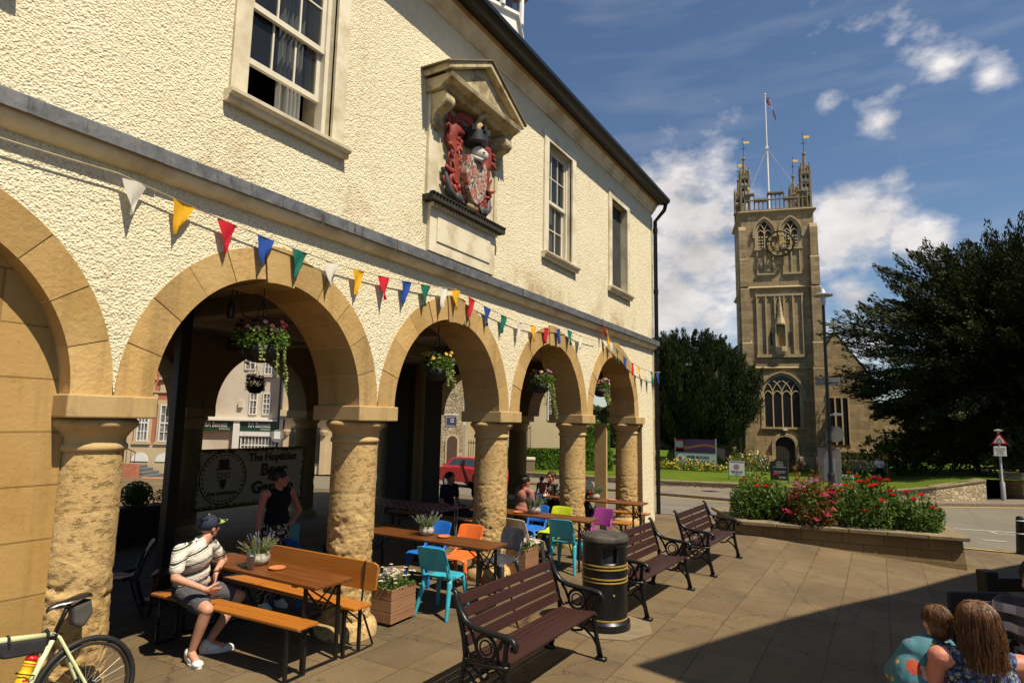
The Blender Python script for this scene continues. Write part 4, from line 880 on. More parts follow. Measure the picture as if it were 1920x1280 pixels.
def pinnacle(x, y):
    g = bpy.data.objects.new('pinnacle', None); COL.objects.link(g); g.parent = ch; g.location = (x, y, 20.55); g.scale = (.74, .74, .92)
    b = MB(); s_ = .43
    for a in (-s_, s_):
        for c in (-s_, s_): b.b2(a-.09, a+.09, c-.09, c+.09, 0, 3.2)
    for m_ in (-s_, s_): b.b2(m_-.04, m_+.04, -.05, .05, 0, 3.1); b.b2(-.05, .05, m_-.04, m_+.04, 0, 3.1)
    for z in (0, 1.25, 2.35, 3.1): b.b2(-s_-.10, s_+.10, -s_-.10, s_+.10, z, z+.12 if z < 3 else z+.2)
    for z in (.95, 2.05, 2.85):
        for a in (-.22, .22):
            b.b2(a-.2, a+.2, -s_-.06, -s_+.06, z+.12, z+.3); b.b2(a-.2, a+.2, s_-.06, s_+.06, z+.12, z+.3); b.b2(-s_-.06, -s_+.06, a-.2, a+.2, z+.12, z+.3); b.b2(s_-.06, s_+.06, a-.2, a+.2, z+.12, z+.3)
    b.lathe([(.36, 3.3), (.26, 3.9), (.15, 4.5), (.10, 4.95)], 8); b.lathe([(.10, 4.9), (.2, 5.0), (.2, 5.1), (.12, 5.2)], 8)
    for a in (-s_, s_):
        for c in (-s_, s_): b.lathe([(.13, 3.3), (.12, 3.6), (.05, 4.0)], 6, (a, c, 0)); b.ell((a, c, 4.05), (.09, .09, .08), 6, 4); b.tube([(a*.9, c*.9, 3.45), (a*.25, c*.25, 4.15)], .04, 5)
    b.build('pinnacle_shaft', 'church_dark', g)
    b = MB(); b.tube([(0, 0, 5.1), (0, 0, 6.95)], .028, 6); b.tube([(0, -.27, 6.05), (0, .27, 6.05)], .022, 5); b.tube([(-.27, 0, 6.05), (.27, 0, 6.05)], .022, 5); b.ell((0, 0, 6.97), .05, 6, 4); b.build('vane_rod', 'black', g)
    b = MB(); F = [(0, 6.55), (.25, 6.52), (.45, 6.56), (.72, 6.55), (.62, 6.63), (.74, 6.72), (.45, 6.76), (.2, 6.72), (0, 6.78)]
    dv = Vector((.25, -.97)).normalized(); b.prism(F, lambda p, q, s: (dv.x*p+dv.y*s, dv.y*p-dv.x*s, q), -.015, .015); b.build('weather_vane', 'gilt', g)
for x, y in ((.42, -w+.42), (.42, w-.42), (5.2, -w+.42), (5.2, w-.42)): pinnacle(x, y)
for y in (2.05,): b = MB(); b.lathe([(.12, 21.9), (.12, 22.3), (.16, 22.35), (.03, 22.75)], 6, (.1, y, 0)); b.build('pinnacle_small', 'church_trim', ch)
b = MB(); b.tube([(2.8, .12, 20.3), (2.8, .12, 27.2)], [.10, .085], 10); b.tube([(2.8, .12, 27.2), (2.8, .12, 31.9)], [.06, .045], 10); b.ell((2.8, .12, 31.95), .1, 8, 6); b.b2(2.65, 2.95, 0, .24, 26.9, 27.1); b.build('flagpole', 'whitepaint', ch, smooth=True, auto=40)
b = MB()
for (x, y) in ((.6, 2.2), (.6, -2.2), (5, -2)): b.tube([(2.8, .12, 27), (x, y, 21.6)], .012, 4)
b.build('guy_wire', 'creamdirty', ch)
def m_flag():
    t = NT('union_flag_cloth'); v = t.tc.outputs['UV']; s = t.node('ShaderNodeSeparateXYZ', {0: v}); x = t.math('SUBTRACT', s.outputs[0], .5); y = t.math('SUBTRACT', s.outputs[1], .5)
    ab = lambda q: t.math('ABSOLUTE', q); lt = lambda q, k: t.math('LESS_THAN', q, k); d1 = t.math('MINIMUM', ab(t.math('SUBTRACT', x, y)), ab(t.math('ADD', x, y)))
    c = t.mix(lt(d1, .11), (.012, .02, .12), (.7, .66, .62)); c = t.mix(lt(d1, .045), c, (.5, .02, .03)); m1 = t.math('MINIMUM', ab(x), ab(y)); c = t.mix(lt(m1, .15), c, (.7, .66, .62)); c = t.mix(lt(m1, .09), c, (.5, .02, .03)); t.col(c); t.b.inputs['Roughness'].default_value = .9; return t.m
b = MB(); NU, NV = 18, 8
def flagp(u, v):
    a = u*1.35; fx = .10+.75*u*.95; fz = -1.05*u*u*1.35-.55*u - (1-v)*.55*(1-.35*u); return (2.8+.16*math.sin(u*9+v*2)+.1*u, .12-fx, 31.75+fz)
b.grid(flagp, NU, NV); fo = b.build('flag', m_flag(), ch, smooth=True, recalc=False)
uvl = fo.data.uv_layers.new(name='uv')
for poly in fo.data.polygons:
    for li in poly.loop_indices: vi = fo.data.loops[li].vertex_index; uvl.data[li].uv = ((vi//(NV+1))/NU, (vi % (NV+1))/NV)
# nave and south aisle behind the tower and the big yew
b = MB(); b.b2(4.5, 26, -5.4, -2.7, 0, 6.6); b.b2(5.6, 26, -4.0, 4.0, 0, 9.0)
b.prism([(-7.4, 7.3), (-2.6, 7.3), (-4.85, 11.0)], lambda p, q, s: (s, p, q), 4.4, 4.9); b.b2(4.4, 4.9, -7.4, -2.6, 0, 7.3); b.b2(4.9, 26, -7.3, -2.7, 0, 7.2); b.b2(9, 26, -11, -7.3, 0, 4.2)
b.build('nave_wall', 'church', ch)
b = MB(); b._add([(4.35, -7.6, 7.2), (26, -7.6, 7.2), (26, -4.85, 11.15), (4.35, -4.85, 11.15), (26, -2.3, 7.2), (4.35, -2.3, 7.2), (5.5, 4.2, 9.0), (26, 4.2, 9.0), (26, 0, 12.6), (5.5, 0, 12.6), (5.5, -4.2, 9), (26, -4.2, 9)], [(0, 1, 2, 3), (3, 2, 4, 5), (6, 7, 8, 9), (9, 8, 11, 10)]); b.build('nave_roof', 'slate', ch, recalc=False)
b = MB(); b.b2(4.5, 4.62, -4.93, -4.77, 11.0, 11.35); b.tube([(4.56, -4.85, 11.3), (4.56, -4.85, 12.0)], .06, 6); b.tube([(4.56, -5.1, 11.75), (4.56, -4.6, 11.75)], .055, 6); b.tube([(4.56, -4.85+.17*math.cos(a*.5236), 11.75+.17*math.sin(a*.5236)) if False else (4.56, -4.85+.17*math.cos(a*.5236), 11.75+.17*math.sin(a*.5236)) for a in range(12)], .03, 5, closed=True); b.build('gable_cross', 'church_trim', ch)
b = MB(); b.b2(4.34, 4.41, -5.6, -4.1, 1.8, 5.6); b.build('aisle_window', 'darkglass', ch); b = MB()
for y in (-5.6, -5.1, -4.6, -4.1): b.b2(4.28, 4.37, y-.06, y+.06, 1.8, 5.6)
b.b2(4.25, 4.4, -7.5, -2.7, 1.2, 1.4); b.b2(8.9, 9.0, -11, -7.4, 1.2, 1.4); b.build('aisle_trim', 'church_trim', ch)

# ---------------------------------------------------------------- trees
def rnd_dir(r): 
    z = r.uniform(-1, 1); a = r.uniform(0, 2*math.pi); q = math.sqrt(1-z*z); return Vector((q*math.cos(a), q*math.sin(a), z))
def spray(b, p, d, L, n, lw, ll, r, spread=.5, jit=1.0):
    d = Vector(d).normalized(); side = d.orthogonal().normalized(); s2 = d.cross(side)
    for i in range(n):
        t = r.random(); wd = spread*L*(1-t*.75)*.5; q = p+d*L*t+side*r.gauss(0, wd)+s2*r.gauss(0, wd*.6)
        ld = (d*1.0+side*r.gauss(0, .55)*jit+s2*r.gauss(0, .45)*jit); b.leaf(q, rnd_dir(r), ld, ll*r.uniform(.6, 1.3), lw*r.uniform(.6, 1.2))
def trunk(b, base, top, r0, r1, limbs, r, spread):
    pts = [Vector(base).lerp(Vector(top), t)+Vector((r.uniform(-.15, .15), r.uniform(-.15, .15), 0))*t for t in (0, .1, .3, .5, .75, 1)]; b.tube(pts, [r0*1.35, r0, r0*.85, r0*.7, (r0+r1)/2*.7, r1], 12)
    for i in range(limbs):
        q = pts[1+i % 4].copy(); d = rnd_dir(r); d.z = abs(d.z)*.6+.25; L = spread*r.uniform(.5, .95); P_ = [q, q+d*L*.35+Vector((0, 0, .1)), q+d*L*.7+Vector((0, 0, .25*L*.3)), q+d*L]; b.tube(P_, [r0*.35, r0*.25, r0*.15, .03], 7)
def yew_upright():
    r = random.Random(11); t = thing('yew_tree', 'dense dark upright yew with a rounded top behind the notice board', 'tree', (46.8, 12.5, -.9)); t.scale = (1.08, 1.08, .99)
    b = MB(); trunk(b, (0, 0, -.1), (0, 0, 6), .55, .12, 12, r, 2.5); b.build('trunk', 'bark', t, smooth=True)
    b = MB(); Hh = 9.35
    def rad(z, a):
        u = z/Hh; base = 4.3*(ss(.02, .28, u)*.55+.45*ss(.0, .5, u))*math.sqrt(max(0, 1-max(0, (u-.42)/.58)**2.3)); base += .75*ss(.45, .3, abs(u-.40))*math.cos(a+1.0)
        return max(.15, base*(1+.10*noise.noise(Vector((math.cos(a)*2.1, math.sin(a)*2.1, z*.35)))*2))
    for i in range(1840):
        if i % 8 == 0: ca_ = r.uniform(0, 2*math.pi); cz_ = .35+Hh*(r.random()**.85)*.86; ck_ = r.uniform(.86, 1.04)
        a = ca_+r.gauss(0, .075); z = cz_+r.uniform(-.3, .9); R_ = rad(min(z, Hh*.97), a)*ck_*r.uniform(.90, 1.0); p = Vector((R_*math.cos(a), R_*math.sin(a), z)); out = Vector((math.cos(a), math.sin(a), 0)); spray(b, p-out*.25, out*.35+Vector((0, 0, 1.0)), r.uniform(.8, 1.6), 74, .062, .30, r, .34, .42)
    for i in range(70):
        a = r.uniform(0, 6.28); R_ = r.uniform(0, 2.6); p = Vector((R_*math.cos(a), R_*math.sin(a), Hh*.86-R_*.30)); spray(b, p, (0, 0, 1), r.uniform(.9, 1.5), 74, .062, .30, r, .30, .42)
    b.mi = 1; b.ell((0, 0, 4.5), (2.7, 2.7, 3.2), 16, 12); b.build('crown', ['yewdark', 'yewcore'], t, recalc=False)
def yew_big():
    r = random.Random(23); t = thing('yew_tree', 'huge spreading dark yew with ragged sweeping branches, its trunk behind the warning sign', 'tree', (47.2, -8.2, -.5))
    b = MB(); trunk(b, (0, 0, -.3), (0, 0, 10), 1.0, .15, 26, r, 6.5); b.build('trunk', 'bark', t, smooth=True)
    b = MB()
    for i in range(330):
        d = rnd_dir(r)
        if d.z < -.9: continue
        lump = 1+.22*noise.noise(Vector((d.x*2.3, d.y*2.3, d.z*2.6+4)))*1.6; c0 = Vector((0, 0, 7.0)); tip = c0+Vector((d.x*8.7, d.y*9.3, d.z*(6.9 if d.z > 0 else 6.9)))*lump*r.uniform(.9, 1.06)
        root = c0.lerp(tip, r.uniform(.35, .55)); bd = (tip-root); L_ = bd.length; bd.normalize(); sd_ = bd.cross(Vector((0, 0, 1))); sd_ = sd_.normalized() if sd_.length > .1 else Vector((1, 0, 0))
        for q in range(9):
            tt = (q+.5)/9; sgn = 1 if q % 2 else -1; p = root+bd*L_*tt+Vector((0, 0, .35*math.sin(tt*3)-.25*tt+.5*tt*tt))
            if p.z < .9+.8*noise.noise(Vector((p.x*.5, p.y*.5, 0))): continue
            dd = bd+sd_*sgn*r.uniform(.3, .9)*(1.15-tt)+Vector((0, 0, r.uniform(-.12, .35))); spray(b, p, dd, r.uniform(1.2, 2.1)*(1.1-.25*tt), 78, .085, .30, r, .36, .6)
    for i in range(420):
        d = rnd_dir(r); 
        if d.z < -.92: continue
        az = math.atan2(d.y, d.x); lump = 1+.17*noise.noise(Vector((d.x*2.3, d.y*2.3, d.z*2.6+4)))*1.6
        k = r.uniform(.55, 1.0)**.6; p = Vector((d.x*8.6, d.y*9.2, 7.0+d.z*(6.9 if d.z > 0 else 6.6)))
        p = Vector((0, 0, 7.0))+(p-Vector((0, 0, 7.0)))*k*lump
        if p.z < 1.5+1.0*noise.noise(Vector((p.x*.5, p.y*.5, 0))): continue
        out = Vector((d.x, d.y, .25+.5*max(0, d.z)+r.uniform(-.25, .3))); spray(b, p-out*.4, out, r.uniform(1.3, 2.5), 78, .075, .30, r, .34, .62)
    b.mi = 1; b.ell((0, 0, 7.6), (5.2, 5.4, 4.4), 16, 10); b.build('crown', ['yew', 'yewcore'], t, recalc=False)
yew_upright(); yew_big()
def small_tree(name, label, loc, rx, rz, hz, leafm, n, per, lw, ll, seed, trunkh=1.0, cat='tree'):
    r = random.Random(seed); t = thing(name, label, cat, loc); b = MB(); trunk(b, (0, 0, -.1), (0, 0, hz), .06+rx*.05, .02, 6, r, rx*.8); b.build('trunk', 'bark', t, smooth=True)
    b = MB()
    for i in range(n):
        d = rnd_dir(r); k = r.uniform(.3, 1)**.5; p = Vector((d.x*rx*k, d.y*rx*k, hz+d.z*rz*k)); p *= 1; spray(b, p, d+Vector((0, 0, .3)), rx*.35, per, lw, ll, r, .9)
    b.build('crown', leafm, t, recalc=False); return t
MT['purple'] = leafmat('copper_leaf', (.09, .03, .025), .4, .5, .3)
small_tree('copper_beech', 'thin copper-leaved tree just showing above the big spreading yew', (56, -11.5, -.5), 3.0, 3.2, 13.6, 'purple', 130, 26, .12, .2, 5)
b_r = random.Random(3)
def hedge_box(name, label, x0, x1, y0, y1, z0, z1, m, n, lw, ll, lumps=0, cat='hedge', loc=None, rz=0):
    t = thing(name, label, cat, loc or (0, 0, 0), rz); b = MB()
    for i in range(n):
        f = b_r.random(); x, y, z = b_r.uniform(x0, x1), b_r.uniform(y0, y1), b_r.uniform(z0, z1); k = b_r.choice((0, 1, 2, 2)); 
        lum = lumps*noise.noise(Vector((x*.8, y*.8, 3))) if lumps else 0
        if k == 0: x = x0+b_r.uniform(-.02, .22)
        elif k == 1: y = b_r.choice((y0, y1))+b_r.uniform(-.1, .1)
        else: z = z1-b_r.uniform(0, .15)+lum
        if k != 2: z = z0+(z1+lum-z0)*(z-z0)/(z1-z0)
        b.leaf((x, y, z), rnd_dir(b_r), rnd_dir(b_r)+Vector((0, 0, .4)), ll*b_r.uniform(.6, 1.3), lw*b_r.uniform(.7, 1.2))
    b.b2(x0+.16, x1, y0+.1, y1-.1, z0, z1-.14-abs(lumps)*.3); b.build('foliage', m, t, recalc=False); return t

r = random.Random(91)
for k, (x, y, rx, hz, lab) in enumerate(((55, -6.0, 2.2, 1.5, 'dark laurel thicket in shade under the big yew, beside its trunk'), (54, -11.0, 2.6, 1.6, 'dark laurel thicket in shade under the big yew, beyond the churchyard path'), (53.5, -1.6, 1.5, 1.3, 'dark thicket under the aisle wall behind the garden bench'))):
    small_tree('laurel_thicket', lab, (x, y, -.8), rx, 1.7, hz, 'yewdark', 150, 30, .12, .2, 60+k, cat='shrub')
_h = hedge_box('evergreen_hedge', 'dark evergreen hedge added to darken the gap under the big yew', 0, 3, -34, 2, -1, 4.2, 'yewdark', 9000, .3, .5, .8, 'hedge', (66, 0, 0)); _h2 = hedge_box('evergreen_hedge', 'tall dark evergreen hedge behind the church beside the pale house', 0, 3, 12, 34, -1, 4.0, 'yewdark', 7000, .3, .5, .8, 'hedge', (74, 0, 0))  # first hedge is an added dark backing for the gap under the yew

# ================================================================ street furniture and cafe furniture
rnd = random.Random(41)
def beer_table(label, loc, rz, L=2.2, wd=.46):
    t = thing('beer_table', label, 'table', loc, rz, 'folding beer tables standing half under the arches')
    b = MB(); 
    for i in range(4): b.b2(-wd/2+wd*i/4+.0006, -wd/2+wd*(i+1)/4-.0006, 0, L, .745, .772)
    b.build('tabletop', 'tabletop', t, bevel=.004)
    for yb in (.30, L-.36): b = MB(); b.b2(-wd/2+.03, wd/2-.03, yb, yb+.06, .72, .744); b.build('batten', 'tabletop', t)
    for y, s in ((.16, 1), (L-.16, -1)):
        b = MB(); h = wd/2-.03
        for x in (-h, h): b.box((x, y, .37), (.032, .026, .74))
        b.b2(-h, h, y-.012, y+.012, .0, .022); b.tube([(-h, y, .72), (-.02, y+.005, .50)], .010, 6); b.tube([(h, y, .72), (.02, y+.005, .50)], .010, 6); b.tube([(-h, y, .48), (.15, y+.01, .72)], .008, 6); b.tube([(h, y, .48), (-.15, y+.01, .72)], .008, 6)
        b.tube([(0, y, .50), (0, y+s*.38, .735)], .009, 6); b.b2(-h, h, y-.008, y+.008, .49, .51); b.build('leg_frame', 'black', t)
    return t
def beer_bench(label, loc, rz, L=2.1, wd=.24, back=False):
    t = thing('beer_bench', label, 'bench', loc, rz, 'folding pine benches beside the beer tables')
    b = MB()
    for i in range(2): b.b2(-wd/2+wd*i/2+.0008, -wd/2+wd*(i+1)/2-.0008, 0, L, .452, .480)
    b.build('seat', 'benchtop', t, bevel=.006)
    for y in (.14, L-.14):
        b = MB(); h = wd/2-.015
        for x in (-h, h): b.box((x, y, .226), (.03, .026, .452))
        b.b2(-h, h, y-.012, y+.012, 0, .02); b.tube([(-h, y, .30), (.05, y+.1, .45)], .008, 6); b.tube([(h, y, .30), (-.05, y+.1, .45)], .008, 6); b.tube([(0, y, .30), (0, y+(.25 if y < 1 else -.25), .45)], .008, 6)
        if back: b.tube([(h+.0, y, .0), (h+.20, y, .02), (h+.05, y, .34)], .012, 6); b.tube([(h, y, .42), (h+.022, y, .52), (h+.045, y, .86)], .014, 6, flat=.6)
        b.build('leg_frame', 'black', t)
    if back:
        b = MB(); q = wd/2+.018
        pts = [(-.02, .60), (.03, .585), (2.07, .585), (2.12, .61), (2.12, .83), (2.06, .855), (.04, .855), (-.02, .83)]
        b.prism([(p[0]-.01, p[1]) for p in pts], lambda u, z, s: (q+(z-.58)*.10+s, u, z), -.012, .012); b.build('backrest', 'benchtop', t, bevel=.006)
    return t
T1 = (4.30, 4.42); 
t1 = beer_table('varnished beer table beside the seated man, with beer glass, potted lavender and orange saucer', (*T1, 0), R(-1))
t2 = beer_table('varnished beer table with lavender pot between the turquoise, orange and dark grey chairs', (6.60, 4.06, 0), 0)
t3 = beer_table('varnished beer table with lavender pot between the lime and ivory chairs', (9.18, 3.9, 0), 0)
t4 = beer_table('varnished beer table with a pine bench along each side, by the corner of the hall', (11.58, 3.88, 0), 0)
beer_bench('orange pine bench that the man in the cap sits astride', (3.99, 4.40, 0), R(2.5), 2.1)
beer_bench('orange pine bench with a wide plank backrest', (4.665, 4.40, 0), 0, 2.1, back=True)
beer_bench('backless pine bench just beyond the magenta chair', (11.0, 3.95, 0), 0)
beer_bench('backless pine bench against the corner of the hall', (12.35, 4.05, 0), 0)

def chair_proto(label):
    t = thing('plastic_chair', label, 'chair', (0, 0, 0), 0, 'moulded plastic stacking chairs round the tables')
    def solid(b, name, th): 
        o = b.build(name, 'pl_turquoise', t, smooth=True, recalc=False); m = o.modifiers.new('thick', 'SOLIDIFY'); m.thickness = th; m.offset = 0; bv = o.modifiers.new('bev', 'BEVEL'); bv.width = .004; bv.segments = 2; bv.limit_method = 'ANGLE'; bv.angle_limit = R(50); return o
    b = MB(); b.grid(lambda u, v: (-.205+.43*u, (-.205+.41*v)*(1-.10*(1-u)-.06*ss(.85, 1, u)), .435+.022*u-.028*math.sin(math.pi*v)*math.sin(math.pi*min(1, u*1.1))-.030*ss(.80, 1, u)**2+.03*ss(.12, 0, u)-.025*(abs(2*v-1)**6)), 14, 14); solid(b, 'seat', .012)
    b = MB(); b.grid(lambda u, v: (-.215-.085*v-.03*math.sin(math.pi*u)-.02*v*v, (-.205+.41*u)*(1-.05*v+.02*(1-v))-0, .525+.285*v-.018*(abs(2*u-1)**5)*ss(.8, 1, v)), 14, 10); solid(b, 'backrest', .013)
    for s in (-1, 1):
        b = MB(); b.tube([(-.05, s*.185, .425), (-.165, s*.182, .435), (-.20, s*.180, .48), (-.222, s*.182, .56), (-.25, s*.185, .66)], [.022, .030, .034, .030, .012], 8, flat=.55); b.build('backrest_upright', 'pl_turquoise', t, smooth=True)
    for (x0, x1, nm) in ((.155, .205, 'leg'), (-.15, -.285, 'leg')):
        for s in (-1, 1):
            b = MB(); b.tube([(x0, s*.165, .43), (x0+(x1-x0)*.12, s*.178, .37), (x1, s*.222, .008), (x1, s*.222, 0)], [.034, .034, .021, .019], 10); b.build(nm, 'pl_turquoise', t, smooth=True)
    return t
proto = chair_proto('turquoise plastic chair seen from behind, beside the flower box with white flowers')
CH = [('turquoise', (6.25, 4.60), 4, None),
      ('orange', (7.20, 5.05), 184, 'orange plastic chair on the far side of a beer table'),
      ('blue', (7.18, 5.62), 178, 'bright blue plastic chair beside the orange chair'),
      ('grey', (7.32, 4.48), 172, 'dark grey plastic chair in front of a wooden flower box'),
      ('turquoise', (9.02, 4.28), 5, 'turquoise plastic chair seen from behind, beside the litter bin'),
      ('ivory', (8.64, 4.80), -8, 'ivory plastic chair with its back to the viewer'),
      ('blue', (9.66, 5.30), 176, 'bright blue plastic chair beside the lime chair'),
      ('lime', (9.70, 4.86), 178, 'lime green plastic chair on the far side of a table'),
      ('magenta', (9.95, 4.22), 168, 'magenta plastic chair at the end of a beer table'),
      ('blue', (5.62, 6.35), 5, 'blue plastic chair mostly hidden behind a round column'),
      ('navy', (5.72, 5.62), 2, 'very dark plastic chair in shade behind the backrest bench'),
      ('navy', (4.05, 7.65), 150, 'dark navy plastic chair in the deep shade beside the iron post'),
      ('maroon', (4.55, 7.35), 140, 'dark maroon plastic chair in the deep shade beside the navy one'),
      ('turquoise', (6.15, 7.45), 60, 'turquoise plastic chair in deep shade behind the standing woman')]
for i, (c, p, a, lab) in enumerate(CH):
    o = proto if i == 0 else dup(proto, (0, 0, 0), 0, lab)
    o.location = (*p, 0); o.rotation_euler = (0, 0, R(a)); recolor(o, 'pl_'+c)

# ---------------------------------------------------------------- pots, glass, saucers on the tables
def lav_pot(label, loc, red=False, sc=1.0):
    t = thing('lavender_pot', label, 'plant pot', loc, 0, 'lavender pots on the beer tables'); r = random.Random(hash(label) % 999)
    b = MB(); b.lathe([(.055, 0), (.082, .012), (.098, .045), (.096, .075), (.084, .098), (.088, .106), (.078, .104), (.07, .09)], 22, fn=lambda p, a: Vector((p.x*sc*(1+.03*math.sin(a*8)*(p.z > .01)), p.y*sc*(1+.03*math.sin(a*8)*(p.z > .01)), p.z*sc))); b.build('pot', 'pot', t, smooth=True)
    b = MB(); c = MB()
    for i in range(60):
        a = r.uniform(0, 6.28); tl = r.uniform(.0, .95)**.7; L = r.uniform(.10, .20)*sc; d = Vector((math.cos(a)*tl, math.sin(a)*tl, r.uniform(.55, 1))).normalized(); p0 = Vector((math.cos(a)*.04, math.sin(a)*.04, .09)); p1 = p0+d*L; b.tube([p0, p1], .0022, 4, cap=False)
        for k in range(16): q = p0.lerp(p1, r.uniform(.15, .95)); b.leaf(q+d.orthogonal()*.0, rnd_dir(r), d+rnd_dir(r)*.8, .042*sc, .009*sc)
        if r.random() < .55:
            for k in range(7): c.leaf(p1+d*(.03*k/7)*sc, rnd_dir(r), d+rnd_dir(r)*.7, .020, .012)
    b.build('foliage', 'lavleaf', t, recalc=False); c.build('blossom', 'p_lav', t, recalc=False)
    if red:
        c = MB()
        for k in range(10): c.ell((-.12+r.uniform(-.03, .03), .02+r.uniform(-.03, .03), .12+r.uniform(-.02, .03)), .018, 7, 5)
        c.build('geranium_head', 'p_red', t, smooth=True)
lav_pot('lavender in a whitewashed pot beside the beer glass', (4.36, 5.60, .772), sc=1.15)
lav_pot('lavender in a whitewashed pot on the table with the orange chair', (6.66, 5.22, .772), sc=1.05)
lav_pot('lavender in a whitewashed pot on the table with the lime chair', (9.22, 4.98, .772), sc=1.1)
lav_pot('lavender in a whitewashed pot with a red geranium beside it', (11.6, 4.92, .772), red=True, sc=1.15)
def saucer(label, loc):
    b = MB(); b.lathe([(.0, .004), (.062, .004), (.078, .022), (.084, .022), (.068, 0), (0, 0)], 28, cap=False); o = b.build('saucer', 'terracotta', None, smooth=True, loc=loc, recalc=False); tag(o, label, 'saucer', 'terracotta saucers on the beer tables')
saucer('terracotta saucer on the table with the beer glass', (4.33, 5.27, .773)); saucer('terracotta saucer on the table with the orange chair', (6.66, 4.93, .773)); saucer('terracotta saucer beside the pot with the red geranium', (11.62, 4.55, .773)); saucer('terracotta saucer on the table behind the ivory chair', (9.1, 5.22, .773))
gl = thing('beer_glass', 'pint glass of amber beer beside a lavender pot', 'beer glass', (4.17, 5.47, .773))
t = NT('clear_glass'); t.b.inputs['Base Color'].default_value = (.8, .8, .8, 1); t.b.inputs['Roughness'].default_value = .03; tr = t.node('ShaderNodeBsdfTransparent'); fr_ = t.node('ShaderNodeFresnel'); fr_.inputs[0].default_value = 1.45; ms = t.node('ShaderNodeMixShader', {0: fr_.outputs[0]}); t.l.new(tr.outputs[0], ms.inputs[1]); t.l.new(t.b.outputs[0], ms.inputs[2]); t.l.new(ms.outputs[0], t.n['Material Output'].inputs[0]); MT['clear'] = t.m
t = NT('amber_beer'); t.b.inputs['Base Color'].default_value = (.80, .30, .02, 1); t.b.inputs['Roughness'].default_value = .1; tr = t.node('ShaderNodeBsdfTranslucent'); tr.inputs[0].default_value = (.95, .42, .03, 1); ms = t.node('ShaderNodeMixShader', {0: .55}); t.l.new(t.b.outputs[0], ms.inputs[1]); t.l.new(tr.outputs[0], ms.inputs[2]); t.l.new(ms.outputs[0], t.n['Material Output'].inputs[0]); MT['beer'] = t.m; MT['foam'] = mat('beer_foam', (.75, .66, .45), .8)
b = MB(); b.lathe([(.030, 0), (.032, .01), (.036, .07), (.043, .12), (.041, .158), (.0395, .158), (.0415, .12), (.034, .07), (.029, .012)], 24, cap=False); b.build('tumbler', 'clear', gl, smooth=True)
b = MB(); b.lathe([(.0285, .012), (.0335, .07), (.041, .118), (.0408, .13)], 24); b.build('beer', 'beer', gl, smooth=True, auto=40); b = MB(); b.lathe([(.0408, .1301), (.0400, .138)], 24); b.build('foam', 'foam', gl)
b = MB(); b.b2(-.075, .075, -.037, .037, 0, .009); o = b.build('phone', 'black', None, bevel=.006, loc=(4.22, 5.66, .773)); o.rotation_euler = (0, 0, R(70)); tag(o, 'black phone lying on the nearest table beside the man', 'phone')

